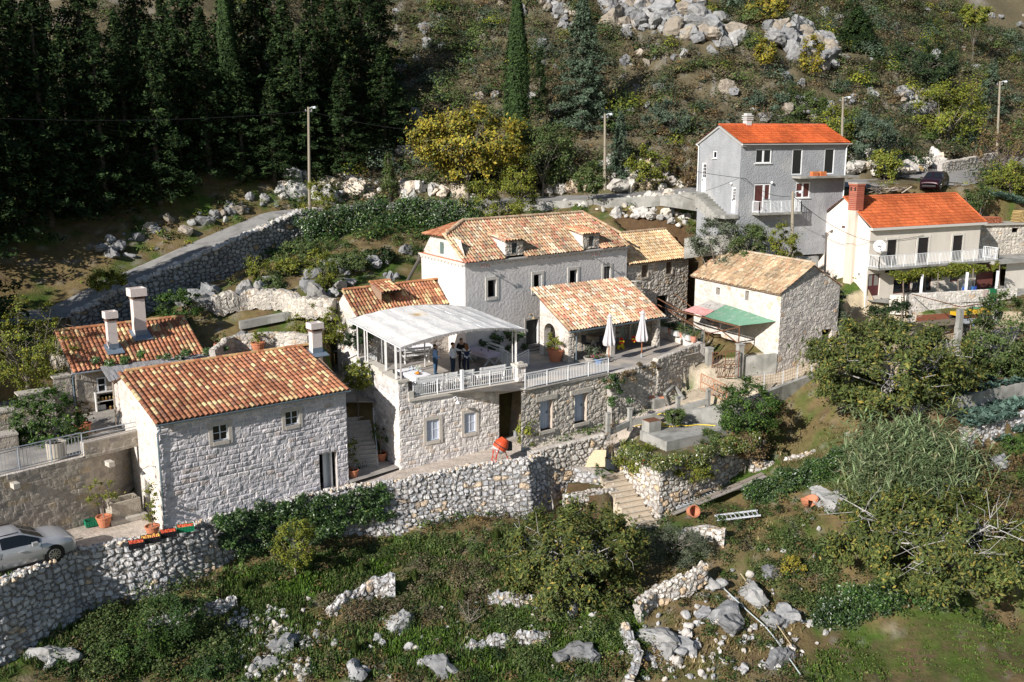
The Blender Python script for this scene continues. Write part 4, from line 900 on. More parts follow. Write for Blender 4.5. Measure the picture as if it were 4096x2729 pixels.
mb.c=(.3,.2,.14);mb.poly([kE0+dn,kEe+dn,Rr+dn,R0+dn])
bb0=R0-kp_.n*3.;bb0.z=ek;bb1=Rr-kp_.n*3.;bb1.z=ek;mb.poly([bb0+dn,bb1+dn,Rr+dn,R0+dn]);tiles(mb,bb1,bb0,Rr,.265,.4,NEWT,NEWW,seed=18)
ridge(mb,R0,Rr,[(.5,.24,.12),(.42,.18,.09),(.56,.36,.18)],.12,.42)
mb.build('roof',TILE,root)
mb=MB();kf=Pl(kE0-kp_.n*.3+kp_.d*.15,38.2);kw1=kf.hole(385,1513,428,1567);kh=kf.hole(400,1580,470,1740);kh=(kh[0]-.02,kh[1]+.6,-16.25,kh[3])
panel(mb,kf,0,KE-.3,-16.6,ek-.05,[kw1,kh],'block',.08,19.,reveal=.2);kg=Pl(kf.pt(0,0),128.2);kg.n=-kf.d;panel(mb,kg,0,6.,-16.6,ek-.05,(),'block',.09,20.,apex=(3.1,rkz-.1))
kg2=Pl(kf.pt(KE-.3,0),128.2);kg2.n=kf.d;panel(mb,kg2,0,6.,-16.6,ek-.05,(),'block',.1,20.,apex=(3.1,rkz-.1))
mb.build('wall',STONE,root)
window(root,kf,kw1,1,2,(.78,.8,.83),back=.05,fw=.08,mw=.06)
darkhole(root,kf,kh)
gutter(root,kE0+kp_.n*.08-kp_.d*.1+Vector((0,0,-.05)),kEe+kp_.n*.08+Vector((0,0,-.05)),.08,m=mat('pale_gutter',(.55,.6,.66),rough=.4,metal=.2))
downpipe('downpipe',[kE0+kp_.n*.05+Vector((.05,0,-.1)),kE0-kp_.n*.2+Vector((0,0,-.4)),kE0-kp_.n*.22+Vector((0,0,-2.5))],.045,root)
def on_roof(px,py,k): # point on kitchen front slope
 nrm=(kE1-kE0).cross(R0-kE0);r=ray(px,py);return r*(kE0.dot(nrm)/r.dot(nrm))
c1=on_roof(452,1395,0);chimney(root,c1,.55,.48,1.75,38.2,.1,.42,slope=.45)
c2=on_roof(560,1338,0);chimney(root,c2,.72,.6,2.3,38.2,.14,.5,slope=.45)
# jar shelf by the kitchen wall
b=MB();b.c=(.6,.58,.55)
s0=kf.hit(384,1572);shp=Pl(kf.pt(0,0,.35),38.2);sa=shp.hit(384,1580)[0];sb=sa+1.35
zt=shp.hit(384,1573)[1]
root=thing('jar_shelf','white open shelf rack full of dark preserve jars against the kitchen wall','shelf',shp.pt(sa,-16.3))
for u in(sa,sb):pbox(b,shp,u-.03,u+.03,-16.3,zt,-.3,0)
LV=[]
for k,py in enumerate((1575,1610,1650,1692,1728)):
 z=shp.hit(384,py)[1];LV.append(z);pbox(b,shp,sa+.03,sb-.03,z-.03,z,-.3,0)
b.build('frame',PLAIN,root)
for li,(z,n) in enumerate(zip(LV[1:4],(6,3,4))):
 for k in range(n):
  j=MB();j.c=((.22,.11,.03),(.28,.17,.04),(.12,.08,.03))[(k+li)%3];p=shp.pt(sb-.12-k*.21,z,-.15);j.lathe(p,[(.06,0),(.075,.02),(.075,.15),(.055,.18)],9);j.c=(.55,.45,.2);j.lathe(p+Vector((0,0,.18)),[(.06,0),(.06,.03)],9)
  W_=('nearest the cottage gable','second from the cottage gable','third from the cottage gable','fourth from the cottage gable','fifth from the cottage gable','farthest from the cottage gable')
  tagp(j.build('preserve_jar',mat('jar_glass',attr=True,rough=.15,var=.05)),'preserve jar on the %s shelf, %s'%(('upper','middle','lower')[li],W_[k]),'jar','preserve jars on the kitchen shelf')
b=MB();b.c=(.72,.72,.7);pbox(b,shp,sa+.08,sa+.55,LV[2],LV[2]+.34,-.24,-.2);tagp(b.build('white_board',PLAIN),'pale rectangular board leaning on the second jar shelf','board')
# reed pergola between kitchen and cottage
pr_=[(400,1468),(560,1450),(880,1410),(885,1432),(510,1500),(437,1528)]
P=[atZ(x,y,-13.55) for x,y in((403,1466),(885,1408),(905,1432),(440,1526))]
root=thing('reed_pergola','flat weathered reed mat pergola with creeping vine between kitchen roof and cottage ridge','pergola',(P[3].x,P[3].y,-16.3))
mb=MB();n=60
for k in range(n):
 for t0 in range(3):
  a=P[0].lerp(P[1],(k+.1)/n);c=P[3].lerp(P[2],(k+.1)/n);g=.27+.13*random.random();mb.c=(g,g*.97,g*.97)
  p=a.lerp(c,t0/3);q=a.lerp(c,(t0+1)/3);wv=(P[1]-P[0])/n*.46;j=Vector((0,0,random.uniform(0,.04)));slab(mb,[p-wv+j,p+wv+j,q+wv+j,q-wv+j],.03)
mb.build('reed_mat',WOODM,root)
mb=MB();mb.c=(.3,.25,.2)
for t in(0.02,.5,.98):
 a=P[0].lerp(P[1],t);c=P[3].lerp(P[2],t);mb.bar(a-Vector((0,0,.08)),c-Vector((0,0,.08)),.07);mb.bar(c-Vector((0,0,.1)),Vector((c.x,c.y,-16.2)),.07)
mb.build('frame',WOODM,root)
# ================= RIGHT ANNEX (old stone house beside the main house) =================
A=m1.px(2520,1040,-.25);ax=Pl(A,39.9)
AR=ax.hit(2752,1100)[0];az_e=ax.hit(2752,1030)[1];az_l=ax.hit(2535,1052)[1];aze=(az_e+az_l)/2
aw=[ax.hole(2566,1060,2590,1108),ax.hole(2664,1048,2687,1094)];ad=ax.hole(2629,1185,2670,1260);ad=(ad[0],ad[1],-15.2,ad[3])
root=thing('stone_house','old grey rubble stone house with two small windows, attached right of the main house','house',(A.x,A.y,-15.2))
mb=MB();panel(mb,ax,0,AR,-16,aze-.02,aw+[ad],'rough',.08,101.,reveal=.3,rc=(.45,.41,.36));sp=Pl(ax.pt(AR,0),129.9);sp.n=ax.d.copy();panel(mb,sp,0,5.5,-16,aze,(),'rough',.1,102.,apex=(2.75,aze+1.7));mb.build('wall',STONE,root)
for h in aw:
 surround(root,ax,h,.14,.05,(.42,.37,.3));darkhole(root,ax,h);window(root,ax,h,1,1,(.3,.24,.17),back=.12,glass=mat('brown_pane',(.09,.06,.04),rough=.4))
darkhole(root,ax,ad)
e0=ax.pt(-.05,aze,.22);e1=ax.pt(AR+.15,aze,.22);rq=Pl(ax.pt(0,0,-2.75),39.9);rL=rq.px(2480,930);rR=rq.px(2694,917);rz2=(rL.z+rR.z)/2
up=e0-ax.n*2.97;up.z=rz2
mb=MB();tiles(mb,e0,e1,up,.25,.38,[(.56,.38,.2),(.6,.45,.27),(.5,.32,.18),(.63,.5,.33),(.44,.3,.18)],[4,4,3,2,1.5],jit=.018,seed=105)
b0=up-ax.n*2.97;b0.z=aze;U=(e1-e0);mb.c=(.3,.2,.14);mb.poly([e0+dn,e1+dn,up+U+dn,up+dn]);mb.poly([b0+dn,b0+U+dn,up+U+dn,up+dn]);tiles(mb,b0+U,b0,up+U,.25,.4,OLD,OLDW,seed=106);ridge(mb,up,up+U,RC,.12,.4)
mb.build('roof',TILE,root)
# ================= LOGGIA (arched stone porch with tiled roof) =================
A=atZ(2272,1452,-15.2);lf=Pl(A,36.);lg=Pl(A,124.)
LZ=lf.hit(2276,1322)[1];LL=lf.hit(2640,1300)[0]
wu,wz=lg.hit(2160,1190);
root=thing('loggia','open stone porch with round arch and patchy old tile roof before the main house','porch',A)
mb=MB()
arc_=lg.hole(2177,1288,2221,1400);arc_=(arc_[0],arc_[1],FZ,arc_[3])
# left wall with arch: build below/around as columns with sloping top
def ltop(u):return LZ+(wz-LZ)*min(max(u/wu,0),1)
au0,au1=arc_[0],arc_[1];r_=(au1-au0)/2;ac=(au0+au1)/2;az0=arc_[3]-r_
def agrid(pl,u0,u1,zb,style,seed,o=0.):
 us=lines(u0,u1,.07);n2=34;t=np.linspace(0,1,n2);zb_=np.array([zb(u) for u in us]);zt=np.array([ltop(u) for u in us])
 Ug=np.repeat(us[:,None],n2,1);Zg=zb_[:,None]+(zt-zb_)[:,None]*t[None];P=np.stack([pl.A.x+pl.d.x*Ug+pl.n.x*o,pl.A.y+pl.d.y*Ug+pl.n.y*o,Zg],-1)
 P,C=stone_grid(P,Ug,Zg,np.array(pl.n),style,seed);mb.grid(P,None,C)
for o,sg in((0,1),(-.5,-1)):
 q=Pl(lg.pt(0,0,o),lg.az);q.n=lg.n*sg
 agrid(q,0,au0,lambda u:FZ-.1,'gable' if sg>0 else 'rough',110.);agrid(q,au1,wu,lambda u:FZ-.1,'gable' if sg>0 else 'rough',110.);agrid(q,au0,au1,lambda u:az0+math.sqrt(max(r_*r_-(u-ac)**2,0)),'gable' if sg>0 else 'rough',110.)
mb.c=(.5,.46,.41)
pts=[(au0,FZ),(au0,az0)]+[(ac-r_*math.cos(t),az0+r_*math.sin(t)) for t in[math.pi*k/14 for k in range(1,14)]]+[(au1,az0),(au1,FZ)]
for (a,b_),(c_,d_) in zip(pts,pts[1:]):mb.poly([lg.pt(a,b_,.01),lg.pt(c_,d_,.01),lg.pt(c_,d_,-.51),lg.pt(a,b_,-.51)])
# front pillars
def pillar(u0,u1,c=(.5,.47,.42),st='rough'):
 panel(mb,lf,u0,u1,FZ-.1,LZ-.1,(),st,.07,112.,o=.02);q=Pl(lf.pt(u1,0,.02),124.);q.n=lf.d.copy();panel(mb,q,0,.5,FZ-.1,LZ-.1,(),st,.07,113.)
 q=Pl(lf.pt(u0,0,.02),124.);q.n=-lf.d;panel(mb,q,0,.5,FZ-.1,LZ-.1,(),st,.07,113.)
pillar(0,.5);pm=lf.hit(2443,1400)[0];pillar(pm,pm+.38,st='dressed');pillar(LL-.35,LL,st='rough')
# back wall and right wall, inside dim
bk=Pl(lf.pt(0,0,-wu+.1),36.);panel(mb,bk,.4,LL,FZ,wz-.1,(),'rough',.12,114.)
rt=Pl(lf.pt(LL,0),124.);rt.n=lf.d.copy();panel(mb,rt,.5,wu,FZ-.5,LZ-.1,(),'rough',.12,115.)
mb.build('wall',STONE,root)
mb=MB();t0=lf.pt(-.12,LZ+.02,.25);t1=lf.pt(LL+.35,LZ+.02,.25);tu=lf.pt(-.12,wz+.1,-wu+.05)
# the main house wall is not parallel: skip tiles past it
def clipl(u,t):
 p=t0+(t1-t0).normalized()*u+(tu-t0).normalized()*t;return (p-m1.A).dot(m1.n)>.1
tu2=t0+(tu-t0)*1.25
tiles(mb,t0,t1,tu2,.255,.40,LOGG,LOGW,clip=clipl,jit=.02,seed=117,rise=.08)
uu=(t1-t0);mb.c=(.3,.2,.14);mb.poly([t0+dn,t1+dn,t1+dn+(tu-t0)*1.12,tu+dn])
mb.build('roof',TILE,root);gutter(root,lf.pt(-.1,LZ-.03,.33),lf.pt(LL+.4,LZ-.03,.33))
downpipe('downpipe',[lf.pt(.75,LZ-.1,.33),lf.pt(.62,LZ-.35,.1),lf.pt(.62,FZ,.1)],.045,root)
ch=lf.pt(lf.hit(2530,1170)[0],0,-wu+.5);cb=m1.px(2533,1160,.35);b=MB();b.c=(.45,.43,.38);b.box(cb+Vector((0,0,-.4)),(.5,.45,1.6),rad(36));b.c=(.25,.23,.2);b.box(cb+Vector((0,0,.45)),(.6,.55,.08),rad(36));b.box(cb+Vector((0,0,.6)),(.35,.3,.2),rad(36));b.c=(.42,.4,.35);b.box(cb+Vector((0,0,.74)),(.66,.6,.08),rad(36));b.build('chimney',PLAIN,root)
# ================= AWNING =================
root=thing('awning','large curved cream canvas awning on white posts over the dining tables','awning',tb.pt(0,FZ))
C_=[atZ(1412,1275,-11.75),atZ(1590,1385,-12.15),atZ(2095,1315,-12.15),atZ(1960,1222,-11.75)]
C_=[tg.px(1410,1277,.35),tb.px(1592,1386,.35),tb.px(2098,1315,.35),None]
C_[3]=atZ(1880,1228,C_[0].z)
zl=C_[0].z;zr=zl
def aw(s,t):
 p=C_[1].lerp(C_[2],s).lerp(C_[0].lerp(C_[3],s),t);p.z=(C_[1].z*(1-s)+C_[2].z*s)*(1-t)+(C_[0].z)*t+math.sin(math.pi*s)**.9*.5;return p
ns,ntt=60,30
P=np.array([[list(aw(i/ns,j/ntt)) for j in range(ntt+1)] for i in range(ns+1)])
P[...,2]+=(fbm(np.arange(ns+1)[:,None]*.25+0*P[...,0],np.arange(ntt+1)[None]*.3+0*P[...,0],5.)-.5)*.08-np.abs(np.sin(np.arange(ns+1)*math.pi/7.5))[:,None]*.035-np.abs(np.sin(np.arange(ntt+1)*math.pi/7.5))[None]*.03
mb=MB();mb.c=(.74,.7,.64)
Cg=np.tile(np.array((.8,.78,.745)),(ns+1,ntt+1,1))*(1+(fbm(np.arange(ns+1)[:,None]*.15+0*P[...,0],np.arange(ntt+1)[None]*.2+0*P[...,0],8.)-.5)[...,None]*.16)
seam=((np.arange(ns+1)%7==0)[:,None]|(np.arange(ntt+1)%7==0)[None])[...,None];Cg=Cg*np.where(seam,.93,1.);Cg[24:27,20:22]*=(.8,.65,.45);Cg[22:30,19:23]*=(.97,.9,.8)
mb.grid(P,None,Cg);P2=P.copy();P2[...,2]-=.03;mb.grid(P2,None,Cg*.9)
CANV=mat('canvas',attr=True,rough=.85,var=.05,vs=3,trans=.12)
mb.build('canvas',CANV,root)
# ragged dark valance along the front edge
mb=MB();
for i in range(220):
 a=aw(i/220,0);b_=aw((i+1)/220,0);g=.2+.12*random.random();mb.c=(g,g*.95,g*.92);h=.1+.1*random.random();mb.poly([a,b_,b_+tb.n*.06-Vector((0,0,h)),a+tb.n*.06-Vector((0,0,h))])
for i in range(120):
 a=aw(0,i/120);b_=aw(0,(i+1)/120);mb.c=(.25,.23,.22);mb.poly([a,b_,b_-Vector((0,0,.07)),a-Vector((0,0,.07))]);a=aw(i/120,1);b_=aw((i+1)/120,1);mb.poly([a,b_,b_+Vector((0,0,.03-.1)),a+Vector((0,0,-.07))])
mb.build('frayed_edge',WOODM,root)
for (s,t) in((0,0),(1,0),(0,1),(1,1),(0,.5),(1,.5),(.5,1)):
 pass
def post(p,zt,zb,w=.1,c=(.62,.6,.58),name='post'):
 b=MB();b.c=c;b.bar(Vector((p.x,p.y,zb)),Vector((p.x,p.y,zt)),w);return b.build(name,WOODM,root)
q=tb.px(1592,1450,-.28);post(q,C_[1].z,-13.95,.13);q2=tb.px(1607,1450,-.15);post(q2,C_[1].z-.1,-13.95,.1,(.4,.38,.37))
q=tg.px(1527,1400,-.25);post(q,-12.0,-13.9,.14)
q=tb.px(2072,1400,-.25);post(q,C_[2].z,-14.,.13);q=tb.px(2060,1400,-.3);post(q,C_[2].z,-14.,.05)
for (x,y,zb) in((1430,1350,-15.2),(1458,1345,-15.2),(1468,1345,-15.2)):
 q=tg.px(x,y,-.0);post(q,zl-.1,zb,.08)
for s in(.0,.33,.66,1.):
 b=MB();b.c=(.6,.6,.58);b.tube([aw(s,j/8)-Vector((0,0,.06)) for j in range(9)],.03,5);b.build('rafter',WHITE,root)
for s in(.25,.6,.98):
 q=aw(s,.98);post(q,q.z,FZ,.09)
# ================= BARN =================
A=atY(3108,1476,67.5);bf=Pl(A,33.2);bg_=Pl(A,117.)
BE=-11.02;BW=6.27;BL=9.75
root=thing('barn','tall whitish rubble stone barn with old yellowish tile roof and small dark door','barn',A)
bd=bf.hole(3288,1320,3318,1417);bd=(bd[0],bd[1]+.1,-16.0,bd[3])
bh=[bg_.hole(2881,1152,2865,1177),bg_.hole(2997,1165,2981,1200)]
mb=MB();apx=bf.hit(3246,1057)
def btop(u):return BE
panel(mb,bf,0,BW,-17.4,BE,[bd],'barn',.075,120.,reveal=.35,apex=(apx[0],apx[1]),rc=(.52,.47,.41))
panel(mb,bg_,0,BL,-17.4,BE,bh,'barnw',.08,121.,reveal=.3,rc=(.55,.5,.44))
sp=Pl(bf.pt(BW,0),117.);sp.n=bf.d.copy();panel(mb,sp,0,BL,-17,BE,(),'barn',.14,122.)
bk=Pl(bg_.pt(BL,0),33.2);bk.n=-bf.n;panel(mb,bk,0,BW,-16,BE,(),'barn',.14,123.,apex=(apx[0],apx[1]))
mb.build('wall',STONE,root)
for h in bh:darkhole(root,bg_,h);surround(root,bg_,h,.12,.03,(.66,.61,.54))
b=MB();b.c=(.17,.15,.13);pbox(b,bf,bd[0],bd[1],bd[2],bd[2]+(bd[3]-bd[2])*.68,-.3,-.26);b.c=(.36,.38,.4);pbox(b,bf,bd[0]+.05,bd[0]+.42,bd[2]+.9,bd[2]+1.45,-.26,-.25);b.build('door',WOODM,root)
darkhole(root,bf,(bd[0],bd[1],bd[2]+(bd[3]-bd[2])*.68,bd[3]))
b=MB();b.c=(.5,.45,.38);pbox(b,bf,bd[0]-.2,bd[1]+.25,-16.3,-15.98,-.1,.35);b.build('door_step',STONE,root)
mb=MB();half=apx[0];e0=bg_.pt(-.12,BE-.02,.25);e1=bg_.pt(BL+.3,BE-.02,.25);up=bf.pt(apx[0],apx[1]+.1)+bg_.d*-.12
def bt(E0,E1,R0,seed):
 return tiles(mb,E0,E1,R0,.2,.36,BARNT,BARNW,jit=.03,seed=seed,rise=.06)
bt(e1,e0,up+bg_.d*(BL+.42),125)
f1=bf.pt(BW+.15,BE,0)-bg_.d*.12;bt(f1,f1+bg_.d*(BL+.42),up,126)
mb.c=(.3,.2,.14);R1=up+bg_.d*(BL+.42);mb.poly([e0+dn,e1+dn,R1+dn,up+dn]);mb.poly([f1+dn,f1+bg_.d*(BL+.42)+dn,R1+dn,up+dn])
ridge(mb,up,R1,[(.48,.38,.28),(.42,.31,.21),(.54,.44,.33)],.12,.4)
mb.build('roof',TILE,root)
# lean-to roof on the courtyard side
def corr(name,P,cols,parent,n=40,holes=False):
 """corrugated sheet on quad P (a,b along the slope edge; c,d opposite)"""
 a,b_,c,d=[Vector(p) for p in P];mb=MB();N=n*4;up=(b_-a).cross(d-a).normalized();up=up if up.z>0 else -up
 T=14;G=np.zeros((N+1,T+1,3));C=np.zeros((N+1,T+1,3))
 for i in range(N+1):
  for j in range(T+1):
   s=i/N;t=j/T;p=a.lerp(b_,s).lerp(d.lerp(c,s),t)+up*(.035*math.sin(i*math.pi/2)+.01*math.sin(t*9+s*7));G[i,j]=p
 S,Tt=np.meshgrid(np.arange(N+1)/N*8,np.arange(T+1)/T*4,indexing='ij');nz=fbm(S*1.5,Tt*1.5,3.)[...,None];C=np.array(cols[0])*(1-nz)+np.array(cols[1])*nz*1.1
 k=np.clip((fbm(S*3,Tt*1.2,13.)-.6)*8,0,1)[...,None];C=C*(1-k)+np.array(cols[2])*k
 mb.grid(G,None,C);return mb.build(name,mat('corrugated',attr=True,rough=.7,var=.15,vs=5),parent)
ua,za=bg_.hit(3105,1292);ub,zb=bg_.hit(2905,1211);uc,zc=bg_.hit(2850,1187);ud,zd=bg_.hit(2790,1172)
root=thing('lean_to','patched green, pink and grey corrugated lean-to roof on a rusty frame over the dung heap','lean-to',bg_.pt(ua,-16.5))
_lp=Pl(bg_.pt(0,0,2.3),117.);o1=_lp.px(2957,1318);o2=_lp.px(2819,1253);o3=_lp.px(2734,1207);_z=(o1.z+o2.z)/2;o1.z=o2.z=o3.z=_z
zt=(za+zb)/2
g0=bg_.pt(ua,za+.1,.05);g1_=bg_.pt(ub,zt+.15,.05);g2_=bg_.pt(uc+.2,zt+.2,.05);o1.z=o1.z
corr('green_sheet',[o1,o2,g1_,g0],[(.12,.25,.17),(.17,.31,.22),(.3,.36,.3)],root,44)
pm_=g1_.lerp(g2_,1.);
mid1=o2.lerp(g1_,.45);mid2=o3.lerp(g2_,.45)
corr('pink_sheet',[o2+Vector((0,0,.04)),o3+Vector((0,0,.04)),mid2+Vector((0,0,.04)),mid1+Vector((0,0,.04))],[(.5,.25,.24),(.56,.32,.3),(.42,.2,.18)],root,18)
corr('grey_sheet',[mid1,mid2,g2_,g1_],[(.36,.34,.32),(.44,.42,.39),(.2,.19,.18)],root,18)
def sbar(a,b_,r=.04,name='frame_bar'):
 m=MB();m.bar(a,b_,r*1.6);return m.build(name,RUST,root)
gp_=lambda x,y,z:atZ(x,y,z)
sbar(o1-Vector((0,0,.08)),o3-Vector((0,0,.08)),.05)
far_l=m1.px(2628,1185,2.2);
fl=atZ(2620,1186,-12.6)
for q in(o1,):sbar(Vector((q.x,q.y,q.z)),Vector((q.x,q.y,-16.6)),.045)
fq=atZ(2835,1334,-14.6);sbar(fq,Vector((fq.x,fq.y,-16.7)));sbar(fq,o1-Vector((0,0,.1)));sbar(fq,ax.px(2620,1215,.2));sbar(o3-Vector((0,0,.1)),ax.px(2618,1190,.2));sbar(o2-Vector((0,0,.1)),ax.px(2640,1230,.2))
# ================= GREY HOUSE =================
A=atY(2951.5,862.5,77);gf=Pl(A,23.);gg=Pl(A,113.)
GE=-.92;GL=10.35;GW_=5.72
root=thing('grey_house','unfinished grey rendered two-storey house with bright orange roof and white windows','house',A)
gw=[gf.hole(3022,597,3084,653),gf.hole(3170,597,3205,699),gf.hole(3299,595,3333,696),gf.hole(3017,737,3079,801),gf.hole(3184,731,3237,791)]
fd=(gw[3][0],gw[3][0]+.95,-6.15,gw[3][3]);gw3=(fd[1],gw[3][1],gw[3][2],gw[3][3])
hs=[gw[0],gw[1],gw[2],fd,gw3,gw[4]]
gd=[gg.hole(2827,650,2803,769),gg.hole(2945,748,2922,852)];gs=gg.hole(2869,605,2853,633)
mb=MB();mb.c=(.2,.2,.2);panel(mb,gf,0,GL,-9.8,GE,hs,None,1.,reveal=.15,rc=(.5,.5,.5));panel(mb,gg,0,GW_,-9.8,GE,gd+[gs],None,1.,reveal=.15,apex=(GW_*.51,.5),rc=(.5,.5,.5))
sp=Pl(gf.pt(GL,0),113.);sp.n=gf.d.copy();panel(mb,sp,0,GW_,-9,GE,(),None,1.,apex=(GW_*.51,.5));bk=Pl(gg.pt(GW_,0),23.);panel(mb,bk,0,GL,-9,GE,())
mb.build('wall',GREYR,root)
CUR=mat('curtained_red',(.10,.035,.03),rough=.5,var=.3,vs=8)
window(root,gf,hs[0],2,1,(.8,.8,.8),back=.06,fw=.09,mw=.1);window(root,gf,hs[1],1,1,(.8,.8,.8),back=.06,fw=.08);window(root,gf,hs[2],1,1,(.8,.8,.8),back=.06,fw=.08)
window(root,gf,hs[3],1,1,(.8,.8,.8),back=.06,fw=.09,glass=CUR,name='balcony_door');window(root,gf,hs[4],1,1,(.8,.8,.8),back=.06,fw=.09,glass=CUR);window(root,gf,hs[5],2,1,(.8,.8,.8),back=.06,fw=.08,mw=.09,glass=CUR)
window(root,gg,gs,1,1,(.8,.8,.8),back=.05,fw=.07)
for h in gd:door(root,gg,h,(.78,.78,.78),back=.08,glass=True,name='door')
for h,p_ in((hs[0],gf),(hs[4],gf),(hs[5],gf),(gs,gg)):
 b=MB();b.c=(.7,.7,.68);pbox(b,p_,h[0]-.08,h[1]+.08,h[2]-.06,h[2],-.1,.1);b.build('window_sill',PLAIN,root)
gr0=gg.hit(2875,503);RZ=.62
mb=MB();OR=[(.5,.105,.03),(.54,.12,.035),(.45,.09,.027)]
e0=gf.pt(-.12,GE+.12,.28);e1=gf.pt(GL+.2,GE+.12,.28);up=gg.pt(GW_*.51,RZ)-gf.d*.12
tiles(mb,e0,e1,up,.21,.34,OR,[1,1,1],jit=.0,seed=130,rise=.03)
b0=gg.pt(GW_+.28,GE+.12)-gf.d*.12;U=e1-e0;tiles(mb,b0+U,b0,up+U,.3,.4,OR,[1,1,1],seed=131,rise=.03)
ridge(mb,up,up+U,[(.64,.14,.05),(.6,.15,.07)],.11,.33,lift=.0)
mb.build('roof',TILE,root)
mb=MB();mb.c=(.4,.4,.38)
for s_,t_ in((gg.pt(-.3,GE+.02,.02),gg.pt(GW_*.51,RZ-.08,.02)),(gg.pt(GW_+.3,GE+.02,.02),gg.pt(GW_*.51,RZ-.08,.02))):mb.hexa([s_+gg.n*.1-Vector((0,0,.16)),s_-gg.n*.3-Vector((0,0,.16)),t_-gg.n*.3-Vector((0,0,.16)),t_+gg.n*.1-Vector((0,0,.16)),s_+gg.n*.1,s_-gg.n*.3,t_-gg.n*.3,t_+gg.n*.1])
mb.poly([e0-Vector((0,0,.12)),e1-Vector((0,0,.12)),up+U-Vector((0,0,.1)),up-Vector((0,0,.1))]);mb.build('verge',PLAIN,root)
gutter(root,gf.pt(-.15,GE+.05,.34),gf.pt(GL+.25,GE+.05,.34),.08,WHITE)
for nm,pts in(('downpipe',[gf.pt(GL-.05,GE,.3),gf.pt(GL-.08,GE-.3,.1),gf.pt(GL-.08,-7.2,.1)]),('downpipe',[gg.pt(GW_+.1,GE,.3),gg.pt(GW_-.02,GE-.2,.08),gg.pt(GW_-.02,-4.8,.08)])):downpipe(nm,pts,.05,root,WHITE)
chp=up+gf.d*(gf.hit(3085,560)[0]*.98)+bf.n*0;b=MB();b.c=(.55,.55,.53);cpt=chp+Vector((0,.1,0));b.box(cpt+Vector((0,0,.1)),(.5,.5,.9),rad(23))
for k in range(4):b.box(cpt+Vector((0,0,.42+k*.15)),(.66-(.2 if k==3 else 0),.66-(.2 if k==3 else 0),.07),rad(23));
b.box(cpt+Vector((0,0,.6)),(.44,.44,.5),rad(23));b.build('chimney',PLAIN,root)
# balconies
b=MB();b.c=(.42,.42,.4);h=gf.hole(3162,703,3406,712);bz=-3.72
u0=gf.hit(3168,700)[0];bz=hs[1][2]-.1;pbox(b,gf,u0,GL+.55,bz-.16,bz,-.05,1.05);b.build('balcony_slab',CONC,root)
b=MB();b.c=(.42,.42,.4);u0=gf.hit(3012,860)[0]-.15;u1=gf.hit(3172,855)[0]+.1;pbox(b,gf,u0,u1,-6.35,-6.18,-.05,.95);b.build('balcony_slab',CONC,root)
def rail_part(P,root,h=.9,gap=.13,name='balcony_railing'):
 b=MB();Z=Vector((0,0,1))
 for a,c in zip(P,P[1:]):
  L=(c-a).length;n=max(1,round(L/gap));b.bar(a+Z*h,c+Z*h,.05,.04);b.bar(a+Z*.08,c+Z*.08,.03,.03)
  for k in range(n+1):p=a.lerp(c,k/n);w_=.05 if k%8==0 or k==n else .022;b.bar(p+Z*.0,p+Z*h,w_,w_)
 return b.build(name,WHITE,root)
rail_part([gf.pt(u0+.05,-6.18,.05),gf.pt(u0+.05,-6.18,.9),gf.pt(u1-.05,-6.18,.9),gf.pt(u1-.05,-6.18,.05)],root)
b=MB();b.c=(.6,.6,.58);b.lathe(gf.px(3186,700),[(.1,0)],6) if 0 else None
for (x,y,p_) in((3085,731,gf),(2929,734,gg)):
 b=MB();b.c=(.8,.8,.8);b.lathe(p_.px(x,y,.1),[(.03,-.12),(.1,-.06),(.12,0),(.08,.08),(.02,.11)],10);b.build('wall_light',PLAIN,root)
# outside stairs along the gable
mb=MB();mb.c=(.5,.49,.46);z=-4.85;n=8;ustart=gg.hit(2822,769)[0];uend=gg.hit(2905,852)[0]
for k in range(n):
 u1_=ustart-(ustart-uend)*k/n;u0_=ustart-(ustart-uend)*(k+1)/n;zt=-4.95-k*.175;pbox(mb,gg,min(u0_,u1_),max(u0_,u1_),zt-.9,zt,.0,1.15)
pbox(mb,gg,ustart,GW_+.4,-5.05,-4.85,.0,1.3);pbox(mb,gg,-.1,uend,-6.6,-6.33,0,1.3)
st_=mb.build('outside_stairs',CONC,root)
# brick piles on balcony
for k,(x,c_) in enumerate(((3226,'left'),(3256,'right'))):
 b=MB();uu_=gf.hit(x,700)[0]
 for i in range(3):
  for j in range(2):b.c=(.55,.15+.02*i,.06);pbox(b,gf,uu_+j*.3,uu_+.28+j*.3,bz+i*.12+.002,bz+i*.12+.11,.4+.06*k,.75+.06*k)
 tagp(b.build('brick_pile',TERRA if 0 else PLAIN),'small stack of orange hollow bricks on the grey balcony slab, %s one'%c_,'bricks','brick piles on the balcony')
# yard walls around the grey house
conc_wall('concrete_wall','concrete edge wall of the yard under the grey house, behind the bushes',[atY(2738,955,77.5),atY(2800,947,77.3),atY(2955,935,76.6)],1.6,.3)
conc_wall('concrete_wall','low concrete wall between the orange-soiled bank and the white house, with hoses on it',[atY(3040,1045,74.2),atY(3150,1030,75.2),atY(3275,1025,76.)],[1.8,3.2,3.4],.3)
# road parapet left of the stairs
conc_wall('road_parapet','short concrete retaining wall under the road left of the grey house stairs',[atY(2640,790,84.8),atY(2795,775,84.),atY(2800,790,82.)],[.7,1.5,1.6],.3)
